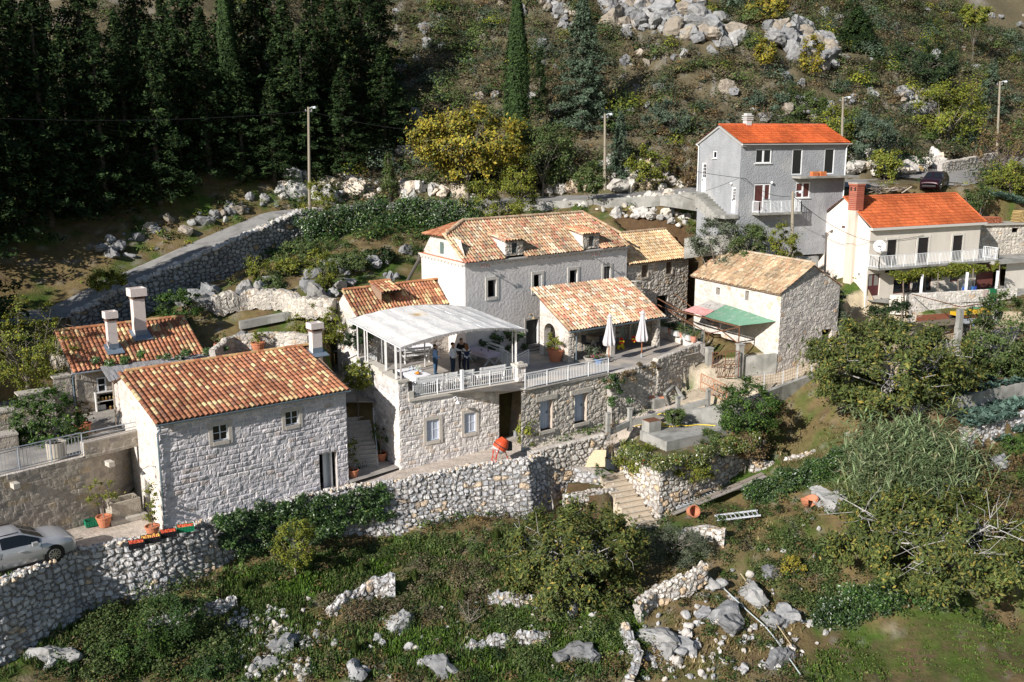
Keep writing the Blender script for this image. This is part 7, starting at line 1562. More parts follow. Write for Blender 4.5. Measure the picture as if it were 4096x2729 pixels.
for k,(x,y,s,l) in enumerate(((840,1180,1.6,'largest dark grey boulder in the garden, right of the tall kitchen chimney'),(760,1210,1.1,'rounded grey boulder touching the ledge, near the dark glossy bush'),(960,1200,1.0,'grey boulder built into the white-mortared ledge'),(1130,1200,1.2,'grey boulder at the right of the white-mortared ledge'),(1230,1215,.9,'tan boulder near the annex gable end'),(1340,1060,1.0,'rounded boulder above the annex roof vent'),(1480,1060,1.3,'big boulder between annex roof and main house'),(1560,1110,.9,'pale boulder against the rear corner of the main house'),(1330,1180,.7,'small dark boulder left of the annex roof'),(1100,1370,1.3,'wide rock face behind the second flower pot'),(960,1370,1.1,'rock face behind the first flower pot'),
 (200,2640,1.4,'grey boulder at the bottom left corner under the shaded wall'),(1130,2600,1.2,'large pale boulder crowning the stony heap in the foreground'),(1060,2670,.9,'pale boulder at the bottom of the stony heap'),(1600,2500,1.1,'grey rock outcrop left of the foreground twiggy sapling'),(1770,2690,1.2,'pale boulder at the bottom edge, middle'),(2300,2640,1.3,'flat grey rock slab under the foreground fig tree'),(2620,2560,1.5,'big grey-brown boulder right of the foreground fig tree'),(2720,2600,1.,'brown grey boulder at the bottom, on the bare slope'),(2900,2480,1.5,'largest pale boulder beside the garden hose on the bare slope'),(3010,2390,1.3,'cracked pale boulder between hoses and the small yellow bush'),(3130,2480,1.2,'leaning pale slab rock above the field corner'),(3080,2310,.9,'rock beside the hose above the cracked boulder'),(3300,2010,1.4,'wide brown-grey rock under the trailing ivy'),(4000,1860,1.0,'white block boulder at the right edge below the cabbages'),(3110,2640,1.1,'pale boulder near the bottom by the field edge'),(2850,2350,.9,'grey boulder at the stone edging of the bare path'),(1420,2690,.9,'grey boulder in weeds at the bottom, left of middle'))):
 rg=np.random.default_rng(700+k);p=G1(x,y,36 if y>1500 else 58);mb=MB();c=LIME[k%3] if y<1500 or y>1700 else LIME[0]
 s*=.78;rockmesh(mb,p+Vector((0,0,s*.0)),s,rg,c,sq=(1.1,.8,.75))
 for j in range(3):rockmesh(mb,p+Vector((rg.normal()*s*.5,rg.normal()*s*.35,s*rg.uniform(-.1,.25))),s*rg.uniform(.4,.65),rg,c)
 tagp(mb.build('boulder',ROCKM),l,'boulder','boulders')
outcrop('stone_scatter','loose pale stones strewn over the lower slope',[(700,2400),(1200,2380),(1500,2500),(1900,2420),(2500,2400),(3300,2050),(3200,2500),(2900,2729),(900,2729)],600,(.06,.2),620,36,kind='stuff',cols=[(.44,.43,.41),(.37,.36,.35),(.48,.44,.39)],cat='stones')
outcrop('stone_heap','heap of pale broken limestone in the foreground, left of middle',[(880,2460),(1100,2420),(1240,2560),(1260,2729),(1000,2729),(900,2560)],330,(.07,.24),621,36,kind='stuff',cols=[(.44,.43,.41),(.37,.36,.35),(.48,.44,.39)],cat='stones')
outcrop('stone_heap','pale broken rocks tumbling down the bare slope near the field corner',[(2800,2420),(2960,2300),(3100,2380),(3280,2420),(3330,2560),(3100,2700),(2700,2729),(2500,2650)],210,(.08,.26),622,36,kind='stuff',cols=[(.46,.44,.42),(.4,.39,.38),(.54,.5,.46)],cat='stones')
outcrop('garden_rocks','grey weathered rocks stepping up the garden between annex and lane wall',[(760,1200),(1000,1150),(1400,1050),(1650,1000),(1600,1120),(1350,1190),(1000,1230),(800,1260)],90,(.25,.8),623,58,cols=[(.2,.2,.2),(.26,.255,.25),(.3,.29,.27)],kind='stuff')
for k,(P_,h,l) in enumerate((([(1950,2420,-23.2),(2120,2440,-23.3),(2300,2490,-23.5)],.9,'low broken stone wall half hidden by the foreground fig tree'),([(600,2560,-23.6),(800,2500,-23.4),(950,2440,-23.2)],.9,'low broken stone wall at the left of the lower slope'),([(2480,2560,-23.6),(2540,2660,-24.1),(2500,2760,-24.6)],1.,'narrow stone wall running down to the bottom edge right of the fig tree'))):
 wall_line('terrace_wall',l,[G1(x,y)+Vector((0,0,.5)) for x,y,z in P_],h,'dry',1,.1,.08,.4,901.+k,'wall',wob=.3)
# capstones on the front wall and lane wall
def caps(name,label,L,n,size,seed,cols,w=.5):
 rg=np.random.default_rng(seed);P=resample(L,.2);mb=MB()
 for i in range(n):
  k=rg.integers(len(P));p=P[k]+Vector((rg.uniform(-.1,w),rg.uniform(-.1,w),0));s=rg.uniform(*size);rockmesh(mb,p+Vector((0,0,s*.35)),s,rg,cols[rg.integers(len(cols))],sq=(1,.75,.8))
 return tagp(mb.build(name,mat('rubble_stone')),label,'stones',kind='stuff')
caps('capping_stones','small pale stones heaped along the top of the long dry-stone wall',[p+Vector((-.1,.1,.05)) for p in FW],620,(.06,.17),631,[(.6,.56,.51),(.54,.51,.47),(.64,.5,.36),(.46,.45,.43)],.35)
caps('capping_stones','large upright pale stones capping the shaded lane wall',[p+Vector((-.15,.15,.1)) for p in DW],260,(.14,.34),632,[(.5,.49,.48),(.44,.43,.42),(.54,.5,.45)],.4)
# ================= PROPS =================
S=1.18
def loc(px,py,z): return atZ(px,py,z)
# ---- stairs ----
def stairs(name,label,top,bot,wd,n,m,c=(.46,.42,.38),depth=2.2,jit=0.):
 top=Vector(top);bot=Vector(bot);h=top.z-bot.z;d=Vector((bot.x-top.x,bot.y-top.y,0));L=d.length;d.normalize();k=Vector((-d.y,d.x,0));mb=MB();rg=random.Random(4)
 for i in range(n):
  a=top+d*(L*i/n);z=top.z-h*(i+1)/n+h/n*.0;e=L/n+.02;g=rg.uniform(.9,1.1);mb.c=(c[0]*g,c[1]*g,c[2]*g);ctr=Vector((a.x,a.y,0))+d*(L/n/2)
  w=wd*(1+rg.uniform(-jit,jit));j=rg.uniform(-jit,jit)*.3
  mb.hexa([Vector((*(ctr+d*s*e/2+k*t*w/2+k*j).xy,z-depth)) for s,t in((-1,-1),(1,-1),(1,1),(-1,1))]+[Vector((*(ctr+d*s*e/2+k*t*w/2+k*j).xy,z)) for s,t in((-1,-1),(1,-1),(1,1),(-1,1))])
  mb.c=(c[0]*1.1,c[1]*1.1,c[2]*1.1);mb.hexa([Vector((*(ctr+d*s+k*t*w/2+k*j).xy,z+.003)) for s,t in((e/2-.05,-1),(e/2+.04,-1),(e/2+.04,1),(e/2-.05,1))]+[Vector((*(ctr+d*s+k*t*w/2+k*j).xy,z+.04)) for s,t in((e/2-.05,-1),(e/2+.04,-1),(e/2+.04,1),(e/2-.05,1))])
 return tagp(mb.build(name,m),label,'stairs')
SM=mat('step_stone',attr=True,var=.2,vs=5,bump=.4,bs=18,rough=.9)
stairs('stairs','long shaded stone stairway climbing between the cottage and the dining terrace',loc(1402,1575,-16.05),loc(1462,1876,-19.35),1.75,18,SM,depth=3.4)
stairs('stairs','few short steps with white handrails from the landing up to the dining terrace',loc(1475,1440,-15.2),loc(1415,1495,-16.05),1.6,5,SM,(.5,.46,.42))
stairs('stairs','warm rough stone steps running down beside the square cistern wall',loc(2440,1885,-20.45),loc(2592,2112,-22.5),1.75,11,SM,(.52,.44,.34),jit=.12,depth=1.6)
sheet('entry_floor',[loc(1395,1880,-19.33),loc(1520,1840,-19.33),loc(1597,1860,-19.33),loc(1602,1872,-19.33),loc(1398,1935,-19.33)],PAVE,.03)
for (a,b_) in (((1378,1640,-17.),(1415,1880,-19.3)),((1494,1690,-17.2),(1510,1870,-19.3))):
 A_=loc(*a);B_=loc(*b_);m=MB();Z=Vector((0,0,1));m.tube([A_+Z*.9,B_+Z*.95],.03,6);m.bar(B_,B_+Z*.95,.05);m.bar(A_,A_+Z*.9,.05);tagp(m.build('handrail',STEEL),'plain metal handrail on the %s side of the shaded stairway'%('left' if a[0]<1400 else 'right'),'handrail')
for (P_,s_) in(([loc(1372,1500,-16.05),loc(1432,1475,-15.2)],'left'),([loc(1395,1520,-16.05),loc(1455,1495,-15.2)],'right')):
 m=MB();Z=Vector((0,0,1))
 for h in(.55,1.):m.bar(P_[0]+Z*h,P_[1]+Z*h,.05)
 for p in(P_[0],P_[1]):m.bar(p,p+Z*1.02,.05)
 tagp(m.build('handrail',WHITE),'white two-bar handrail on the %s side of the short terrace steps'%s_,'handrail')
def planter(label,P_,zt,h,seed):
 P=[Vector((p.x,p.y,zt)) for p in P_];m=MB();m.c=(.44,.4,.37);c=sum(P,Vector())/len(P)
 Q=[p.lerp(c,.28) for p in P];n=len(P)
 for i in range(n):
  a,b_,q,r=P[i],P[(i+1)%n],Q[(i+1)%n],Q[i];m.hexa([x-Vector((0,0,h)) for x in(a,b_,q,r)]+[a,b_,q,r])
 root=thing('stone_planter',label,'planter',c-Vector((0,0,h)));m.build('wall',STONE,root);s=MB();s.c=(.06,.04,.03);s.poly([q-Vector((0,0,.15)) for q in Q]);s.build('soil',TERM,root)
 rg=np.random.default_rng(seed);n=900;L=rg.normal(size=(n,3))*np.array((.3,.3,.22))+np.array(c)+np.array((0,0,.1));V,C=leaf_quads(L,rg.normal(size=(n,3))+np.array((0,0,.5)),.09,colmix(rg,n,*PAL['ivy'],var=.2),rg);mk(V,C,'plants',LEAF,root,world=True)
planter('upper stone planting box with dark soil beside the shaded stairway',[loc(1440,1550,-16.0),loc(1478,1540,-16.0),loc(1512,1590,-16.2),loc(1455,1600,-16.2)],-15.9,1.6,1)
planter('lower stone planting box with dark soil beside the shaded stairway',[loc(1462,1640,-17.3),loc(1490,1610,-17.3),loc(1540,1660,-17.4),loc(1492,1680,-17.4)],-17.1,2.1,2)
# ---- pots with plants ----
def pot(label,p,r,h,pal_,ph,pr,n=700,c=(.5,.19,.1),seed=1,leaf=.09,name='flower_pot',group=None,flowers=None,cyl=False,stem=0.,cat='potted plant'):
 root=thing(name,label,cat,p,0,group);m=MB();m.c=c
 prof=[(r*.68,0),(r*.92,h*.55),(r,h*.88),(r*1.1,h*.88),(r*1.1,h),(r*.95,h),(r*.93,h*.86)] if not cyl else [(r*.9,0),(r,h),(r*.9,h),(r*.88,h*.85)]
 m.lathe((0,0,0),prof,18);m.build('pot',mat('pot_clay',attr=True,rough=.8,var=.12,vs=6),root,world=False)
 s=MB();s.c=(.05,.035,.025);s.lathe((0,0,h*.84),[(r*.92,0),(r*.9,.01)],14);s.build('soil',TERM,root,world=False)
 rg=np.random.default_rng(seed);P,N,c_,k=crown_pts(rg,n,(pr,pr,ph*.5),14,.4,.5);P[:,2]+=h+stem+ph*.5;C=colmix(rg,n,*PAL[pal_],var=.2)
 if flowers:
  f=rg.random(n)<.16;C[f]=flowers
 V,C=leaf_quads(P,N,leaf,C,rg);mk(V,C,'foliage',LEAF,root)
 if stem or ph>1:
  t=MB();t.c=(.25,.2,.16);t.tube([(0,0,h*.8),(.03,0,h+stem+ph*.3)],[.035,.02],6)
  for a in range(4):t.tube([(.02,0,h+stem*.8+.1),(math.cos(a*1.6)*pr*.6,math.sin(a*1.6)*pr*.6,h+stem+ph*.55)],[.015,.006],4)
  t.build('stem',BARK,root,world=False)
 return root
pot('clay pot with pink geraniums on the garden ledge, the left of the two',loc(887,1412,-13.7),.42,.62,'mid',.7,.5,seed=1,flowers=(.5,.2,.2))
pot('clay pot with yellow-green geraniums on the garden ledge, the right of the two',loc(1033,1408,-13.7),.42,.62,'ygreen',.65,.48,seed=2)
pot('large clay pot with a young tree against the block wall, beside the stone trough',loc(418,2105,-19.75),.36,.55,'ygreen',1.7,.75,1100,seed=3,stem=.35)
pot('clay pot with a young tree at the cottage corner beside the downpipe',loc(612,2142,-19.68),.34,.52,'ygreen',1.9,.45,1000,seed=4,stem=.2)
pot('shaded clay pot with small tree to the right of the stairway foot',loc(1524,1842,-19.3),.36,.5,'mid',1.6,.55,900,seed=5,stem=.5)
pot('clay pot with small tree at the cottage end of the stairway foot',loc(1414,1908,-19.3),.3,.45,'ygreen',1.7,.45,900,seed=6,stem=.2)
pot('big clay pot with bright bush standing in front of the loggia arch',loc(2222,1446,FZ),.52,.85,'ygreen',1.4,.75,1800,seed=7)
pot('square clay planter with reddish shrub by the kitchen wall',loc(335,1735,-16.3),.42,.6,'brown',1.4,.5,900,(.52,.2,.11),seed=8)
pot('round rough stone pot behind the kitchen terrace railing',loc(230,1838,-16.3),.5,.95,'dark',.1,.2,40,(.4,.36,.3),seed=9,cyl=True,name='stone_pot')
pot('black plastic tub with thin bare shrub at the top of the garden steps',loc(2446,1872,-20.4),.42,.65,'brown',1.9,.4,300,(.02,.025,.03),seed=10,stem=.3,cyl=True)
pot('dark pot with bush beside the annex gable under the awning corner',loc(1375,1385,-15.2),.35,.5,'dark',1.1,.5,900,seed=11)
pot('small flower tub with pink blossoms behind the terrace railing end',loc(2395,1455,FZ),.3,.35,'mid',.5,.45,500,(.1,.2,.4),seed=12,flowers=(.7,.08,.25))
pot('stone bowl with grey lavender bush before the loggia pillar',loc(2362,1448,FZ),.45,.35,'olive',.75,.6,1000,(.4,.37,.33),seed=13)
pot('hanging-over pot of ferny plant in the shade behind the dining tables',loc(1812,1350,FZ),.3,.5,'dark',1.2,.65,900,seed=14)
# pots on the planter wall
PW0=rr2+Vector((0,0,.55));PW1=atZ(2640,1318,-14.65)
plist=[(2748,1388,'c',.24,'mid','small pink clay pot at the front end of the planter wall'),(2720,1370,'w',.42,'olive','long white trough nearest the front end of the planter wall'),(2702,1360,'c',.2,'mid','small clay pot between the two front white troughs'),(2680,1352,'w',.4,'dark','squat white trough in the middle of the planter wall'),(2658,1340,'c',.22,'dark','clay pot half hidden behind the middle white trough'),(2642,1333,'w',.42,'mid','long white trough nearest the loggia on the planter wall'),(2622,1325,'c',.24,'olive','clay pot nearest the loggia on the planter wall')]
for i,(x,y,k,r,pl_,lb) in enumerate(plist):
 t=i/6.;p=PW0.lerp(PW1,.07+.86*t)+Vector((-.2,.12,.02));p.z=PW0.z+(PW1.z-PW0.z)*(.07+.86*t)+.03
 if k=='c':pot(lb,p,r,.42,pl_,.5,.38,500,(.55,.24,.17),seed=20+i)
 else:
  root=thing('stone_trough',lb,'planter',p);m=MB();m.c=(.7,.69,.67);R_=Matrix.Rotation(math.atan2((PW1-PW0).y,(PW1-PW0).x),3,'Z')
  P_=[R_@Vector(q) for q in((-r,-.2,0),(r,-.2,0),(r,.2,0),(-r,.2,0))];Q_=[R_@Vector(q) for q in((-r*1.1,-.25,.38),(r*1.1,-.25,.38),(r*1.1,.25,.38),(-r*1.1,.25,.38))];m.hexa(P_+Q_);m.build('trough',PLAIN,root,world=False)
  rg=np.random.default_rng(30+i);n=700;L=rg.normal(size=(n,3))*np.array((r*.5,r*.5,.13))+np.array((0,0,.5));V,C=leaf_quads(L,rg.normal(size=(n,3))+np.array((0,0,.5)),.07,colmix(rg,n,*PAL[pl_],var=.2),rg);mk(V,C,'foliage',LEAF,root)
# ---- umbrellas ----
def umbrella(label,p,h=2.95):
 root=thing('parasol',label,'parasol',p,0,'closed parasols on the umbrella terrace');m=MB();m.c=(.36,.13,.05);m.tube([(0,0,0),(0,0,h)],.035,8);m.build('pole',PLAIN,root,world=False)
 m=MB();m.c=(.3,.32,.34);m.lathe((0,0,0),[(.07,0),(.06,.3)],8);m.build('base',PLAIN,root,world=False)
 m=MB();n=40;rings=[]
 for z,r,a in((h*.36,.33,.28),(h*.42,.37,.24),(h*.6,.27,.2),(h*.8,.17,.14),(h*.93,.13,.1),(h*.96,.17,.1),(h*1.0,.09,.05),(h*1.02,.01,0)):
  rings.append([m.v((r*(1+a*math.sin(8*t))*math.cos(t),r*(1+a*math.sin(8*t))*math.sin(t),z+.05*math.sin(8*t+1)*(1 if z<h*.5 else 0))) for t in[2*math.pi*j/n for j in range(n)]])
 m.c=(.56,.53,.54)
 for a,b_ in zip(rings,rings[1:]):
  for j in range(n):m.f((a[j],a[(j+1)%n],b_[(j+1)%n],b_[j]))
 m.f(rings[0][::-1]);m.build('canopy',CLOTH,root,world=False);return root
umbrella('closed grey-white parasol nearer the white terrace railing end',loc(2435,1448,FZ),3.25);umbrella('closed grey-white parasol further right, in front of the swings',loc(2566,1430,FZ),3.25)
# ---- furniture ----
def table(label,p,az,L=2.3,W=1.0,cloth=True,clothc=(.8,.8,.84),cat='table',plates=3,clab=None):
 root=thing('dining_table',label,cat,p,rad(az),'trestle dining tables');h=.78*S
 m=MB();m.c=(.68,.66,.62);m.box((0,0,h-.03),(L,W,.05));m.build('table_top',WOODM,root,world=False)
 for e in(-1,1):
  m=MB();m.c=(.68,.66,.62);x=e*L*.36;m.bar((x,-W*.42,0),(x,W*.36,h-.06),.09);m.bar((x,W*.42,0),(x,-W*.36,h-.06),.09);m.build('leg',WOODM,root,world=False)
 m=MB();m.c=(.68,.66,.62);m.bar((-L*.36,0,h*.5),(L*.36,0,h*.5),.07);m.build('stretcher',WOODM,root,world=False)
 if cloth:
  n=24;P=np.zeros((n*2+1,n+1,3));hL=L/2+.02;hW=W/2+.02;ov=.3
  for i in range(n*2+1):
   for j in range(n+1):
    u=(i/(n)-1)*(hL+ov);v=(j/n*2-1)*(hW+ov);du=max(abs(u)-hL,0);dv=max(abs(v)-hW,0);d_=max(du,dv);w_=.03*math.sin(i*1.3+j*.9)*(d_/ov)
    x=math.copysign(min(abs(u),hL)+min(du,1)*.12+w_,u);y=math.copysign(min(abs(v),hW)+min(dv,1)*.12+w_,v);P[i,j]=(x,y,h+.005-math.hypot(du,dv)*.93)
  m=MB();m.c=clothc;m.grid(P);o=m.build('tablecloth',CLOTH,None,smooth=True);o.location=p;o.rotation_euler=(0,0,rad(az));tagp(o,clab or 'cloth draped on the '+label,'tablecloth',group='tablecloths')
 return root
def bench(label,p,az,L=1.7,c=(.74,.73,.71),seatc=None,arms=False):
 root=thing('bench',label,'bench',p,rad(az),'white slatted benches');h=.45*S;m=MB();m.c=seatc or c
 for k in range(3):m.box((0,-.16+.16*k,h),(L,.14,.04))
 m.build('seat',WOODM,root,world=False)
 m=MB();m.c=c;m.box((0,.32,h+.5),(L,.04,.15));m.box((0,.3,h+.28),(L,.035,.06));m.build('backrest',WOODM,root,world=False)
 for e in(-1,1):
  m=MB();m.c=c;x=e*(L/2-.1);m.bar((x,-.28,0),(x,.1,h-.02),.07);m.bar((x,.28,0),(x,-.2,h-.02),.07);m.bar((x,.2,h-.2),(x,.34,h+.58),.06);m.build('leg',WOODM,root,world=False)
 return root
taz=32.9
T1=loc(1668,1552,FZ);table('white-clothed trestle table with flowers and oranges at the front left of the terrace',T1,taz+90,3.0,1.25,clab='bright white cloth on the front table carrying flowers and oranges')
T2=loc(1650,1432,FZ);table('white-clothed trestle table at the back left of the terrace',T2,taz-10,2.6,1.1,clab='white cloth on the back left table against the stone annex wall')
T3=loc(1920,1452,FZ);table('long table with red-white checked cloth on the right side of the terrace',T3,taz+95,3.0,1.1,clothc=(.55,.48,.56),clab='pale checked cloth on the right table beside the standing people')
bl=[(1640,1530,taz+90,'bench on the far side of the front flower table'),(1700,1545,taz-90,'')]
def rb(u,o,az,lab,L=1.7,**k):bench(lab,tb.pt(u,FZ,o),az,L,**k)
rb(2.3,-.75,taz+180,'white bench backing onto the terrace railing, first from the left',1.9);rb(3.75,-.7,taz+180,'narrow white chair-bench backing onto the railing left of its middle post',.85);rb(4.9,-.7,taz+180,'narrow white chair-bench backing onto the railing right of its middle post',.85);rb(6.7,-.75,taz+180,'white bench backing onto the terrace railing, next to the right pier',1.9)
bench('white bench between annex wall and the back left table',loc(1645,1405,FZ),taz-10,2.2);bench('white bench with brown cushion in the shade of the annex wall',loc(1700,1395,FZ),taz-10,1.8);bench('white bench in front of the back left table',loc(1665,1450,FZ),taz+170,1.9);bench('white bench left of the checked table, behind the white-shirted man',loc(1855,1440,FZ),taz+90,1.7);bench('white bench right of the checked table',loc(1965,1440,FZ),taz-90,2.2);bench('white bench outdoors on the landing between cottage and awning',loc(1352,1432,-15.6),taz,1.7)
hT=.78*S+.01
def onT(p,dx,dy,az):a=rad(az);return Vector((p.x+dx*math.cos(a)-dy*math.sin(a),p.y+dx*math.sin(a)+dy*math.cos(a),p.z+hT))
root=thing('flower_vase','glass vase of white flowers on the front white table','vase',onT(T1,.0,-.1,taz+90));m=MB();m.c=(.3,.4,.42);m.lathe((0,0,0),[(.05,0),(.07,.12),(.05,.22)],10);m.build('vase',GLASS if 0 else PLAIN,root,world=False);rg=np.random.default_rng(3);n=180;V,C=leaf_quads(rg.normal(size=(n,3))*np.array((.1,.1,.06))+np.array((0,0,.34)),rg.normal(size=(n,3)),.06,colmix(rg,n,[(.8,.8,.76),(.1,.2,.05)],[4,1],.1),rg);mk(V,C,'flowers',LEAF,root)
root=thing('fruit_bowl','bowl of small oranges on the front white table','bowl',onT(T1,-.35,.12,taz+90));m=MB();m.c=(.3,.2,.12);m.lathe((0,0,0),[(.08,0),(.2,.06),(.21,.07)],12);m.build('bowl',PLAIN,root,world=False)
for k in range(6):
 f=MB();f.c=(.75,.26,.02);a=k*1.05;f.lathe((math.cos(a)*.1*(k>0),math.sin(a)*.1*(k>0),.05+(.06 if k==0 else 0)),[(.01,0),(.05,.02),(.06,.055),(.045,.09),(.01,.11)],8);f.build('orange',PLAIN,root,world=False)
for k in range(7):
 m=MB();m.c=(.55,.62,.68);m.lathe((0,0,0),[(.035,0),(.008,.01),(.008,.08),(.04,.12),(.035,.19)],8);o=m.build('wine_glass',PLAIN,None);o.location=onT(T1,.5+.22*(k%4),-.25+.3*(k//4),taz+90);tagp(o,'%s stemmed glass from the awning post end of the front white table'%ORD[k],'glass','glasses on the front white table')
m=MB();m.c=(.02,.03,.02);m.lathe((0,0,0),[(.045,0),(.045,.2),(.015,.26),(.015,.33)],10);o=m.build('wine_bottle',PLAIN,None);o.location=onT(T2,-.9,-.1,taz-10);tagp(o,'dark wine bottle on the back left table','bottle')
m=MB();m.c=(.1,.03,.03);m.lathe((0,0,0),[(.04,0),(.045,.1)],8);
for k,(dx,dy,l) in enumerate(((.3,.1,'dark drinking glass near the front of the checked table'),(.8,-.1,'dark drinking glass in the middle of the checked table'))):
 m=MB();m.c=(.1,.05,.06);m.lathe((0,0,0),[(.04,0),(.05,.12)],8);o=m.build('drinking_glass',PLAIN,None);o.location=onT(T3,-dx,dy,taz+95);tagp(o,l,'glass')
# small rear railings and columns on the dining terrace
railing('railing','white railing at the back of the dining terrace beside the dark doorway',[loc(1775,1385,FZ),loc(1800,1398,FZ),loc(1885,1375,FZ)],1.1)
railing('railing','white railing between the dining terrace and the house steps, behind the checked table',[loc(1925,1385,FZ),loc(2000,1415,FZ),loc(2075,1395,FZ)],1.1)
railing('railing','short white railing by the right rear awning post',[loc(2000,1450,FZ),loc(2060,1490,FZ),loc(2115,1460,FZ)],1.05)
railing('railing','white railing on the left rear side of the dining terrace',[tg.pt(6.4,FZ,-.1),loc(1560,1425,FZ)],1.05)
# loggia furniture, swings
q=loc(2400,1400,FZ);table('dark shaded table with patterned cloth inside the loggia',q+Vector((.3,1.2,0)),36,2.4,1.1,clothc=(.4,.36,.3),clab='patterned cloth on the shaded table inside the loggia')
def chair(label,p,az,c=(.03,.035,.05)):
 root=thing('garden_chair',label,'chair',p,rad(az));h=.45*S;m=MB();m.c=c;m.box((0,0,h),(.5,.5,.05));m.build('seat',PLAIN,root,world=False);m=MB();m.c=c;m.box((0,.25,h+.32),(.5,.05,.55));m.build('backrest',PLAIN,root,world=False)
 for x in(-1,1):
  for y in(-1,1):m=MB();m.c=c;m.bar((x*.22,y*.22,0),(x*.2,y*.2,h),.04);m.build('leg',PLAIN,root,world=False)
chair('dark chair draped with a navy jacket at the left end of the loggia table',loc(2330,1408,FZ)+Vector((.3,.4,0)),120);chair('dark garden chair in front of the loggia table',loc(2405,1405,FZ)+Vector((0,.3,0)),200)
def swing(label,p,ztop,seatc=(.7,.02,.02),off=.0):
 root=thing('baby_swing',label,'swing',p,0,'toy swings hanging in the loggia')
 m=MB();m.c=seatc;m.lathe((0,0,0),[(.1,0),(.2,.06),(.22,.16),(.17,.16),(.12,.08)],10);m.box((0,.14,.28),(.34,.05,.26));m.build('seat',PLAIN,root,world=False)
 m=MB();m.c=(.8,.62,.02);m.box((0,-.15,.22),(.34,.06,.1));m.box((0,-.15,.1),(.08,.06,.2));m.build('tray',PLAIN,root,world=False)
 for s_ in(-1,1):
  m=MB();m.c=(.1,.4,.33);m.tube([(s_*.18,0,.16),(s_*.1,.02,(ztop-p.z)*.45),(s_*.16,0,ztop-p.z)],.012,4);m.build('rope',PLAIN,root,world=False)
for x,y,l in((2503,1380,'left red and yellow toy swing hanging in the loggia'),(2553,1372,'right red and yellow toy swing hanging in the loggia')):
 u,z=lf.hit(x,y);swing(l,lf.pt(u,z,-.45),LZ)
m=MB();m.c=(.75,.6,.03);m.box((0,0,.2),(.5,.3,.14));m.box((.1,0,.34),(.2,.2,.16))
for a in(-1,1):
 for b_ in(-1,1):m.tube([(a*.17,b_*.12,.1),(a*.17,b_*.2,.1)],.1,10)
o=m.build('toy_car',PLAIN,None);o.location=lf.pt(lf.hit(2528,1400)[0],FZ,-1.2);tagp(o,'yellow ride-on toy standing on the floor behind the swings','toy')
# ---- stone basin, crates, mixer ----
bx=loc(497,2070,-19.8);root=thing('stone_trough','big old rectangular stone water trough on a slab beside the cottage gable','trough',bx,rad(42))
m=MB();m.c=(.38,.34,.28);L,W,H=1.5,.95,.85
for (x0,x1,y0,y1) in((-L/2,L/2,-W/2,-W/2+.13),(-L/2,L/2,W/2-.13,W/2),(-L/2,-L/2+.13,-W/2+.13,W/2-.13),(L/2-.13,L/2,-W/2+.13,W/2-.13)):m.box(((x0+x1)/2,(y0+y1)/2,.2+H/2),(x1-x0,y1-y0,H))
m.c=(.3,.2,.1);m.box((0,0,.45),(L-.26,W-.26,.3));m.build('basin',STONE,root,world=False);m=MB();m.c=(.45,.42,.37);m.box((0,-.15,.1),(1.9,1.3,.22));m.build('slab',STONE,root,world=False)
def crate(label,p,az,c,fruit=(.5,.06,.02),L=.62,W=.42,H=.24,fill=True):
 root=thing('fruit_crate',label,'crate',p,rad(az),'fruit crates');L*=S;W*=S;H*=S;m=MB();m.c=c
 m.box((0,0,.02),(L,W,.03))
 for y in(-1,1):
  for k in range(3):m.box((0,y*W/2,.05+k*H/3+.02),(L,.02,H/3*.7))
  for i in range(7):m.box((-L/2+L*i/6,y*(W/2+.004),H/2),(.025,.03,H))
 for x in(-1,1):
  for k in range(3):m.box((x*L/2,0,.05+k*H/3+.02),(.02,W,H/3*.7))
 m.build('crate_body',PLAIN,root,world=False)
 if fill:
  f=MB();rg=random.Random(int(p.x*100))
  for i in range(9):
   for j in range(6):
    g=rg.uniform(.7,1.3);f.c=(fruit[0]*g,fruit[1]*g*rg.uniform(.6,2.2),fruit[2]*g);f.lathe((-L/2+.06+(L-.12)*i/8+rg.uniform(-.02,.02),-W/2+.06+(W-.12)*j/5+rg.uniform(-.02,.02),H-.11+rg.uniform(0,.04)),[(.01,0),(.045,.02),(.055,.05),(.04,.085),(.01,.1)],7)
  o=f.build('fruit',mat('fruit_skin',attr=True,rough=.35,var=.15,vs=20),root,world=False);o['kind']='stuff'
for (x,y,a,c,fr_c,l,L_) in((546,2190,28,(.015,.015,.02),(.5,.05,.03),'black crate of red apples, farthest left on the wall top',.6),(604,2168,26,(.015,.015,.02),(.62,.22,.06),'long black crate of orange-red fruit, second from the left on the wall top',.75),(674,2146,26,(.015,.015,.02),(.55,.06,.03),'black crate of red fruit, left of the green one on the wall top',.62),(742,2124,22,(.01,.2,.09),(.6,.08,.05),'green crate of red apples at the right end of the crate row',.68)):
 p=atZ(x,y,-19.42);crate(l,p+Vector((0,0,.02)),a,c,fr_c,L=L_)
crate('empty green crate standing against the block wall beside the potted tree',loc(372,2100,-19.75),35,(.01,.2,.1),fill=False)
mp=loc(2003,1845,-19.05);root=thing('cement_mixer','orange and grey cement mixer standing on the gravel path','cement mixer',mp,rad(20))
m=MB();m.c=(.55,.07,.02);M_=Matrix.Translation((0,0,.95))@Matrix.Rotation(rad(35),4,'Y');pr=[(.05,-.42),(.28,-.4),(.42,-.2),(.45,0),(.42,.18),(.27,.45),(.25,.5)];rings=[]
def ring(mb_,r,z,n=18):return [mb_.v(M_@Vector((r*math.cos(2*math.pi*j/n),r*math.sin(2*math.pi*j/n),z))) for j in range(n)]
def drum(name,prs,c,mt=PLAIN):
 mb_=MB();mb_.c=c;R_=[ring(mb_,r,z) for r,z in prs]
 for a,b_ in zip(R_,R_[1:]):
  for j in range(18):mb_.f((a[j],a[(j+1)%18],b_[(j+1)%18],b_[j]))
 return mb_.build(name,mt,root,world=False)
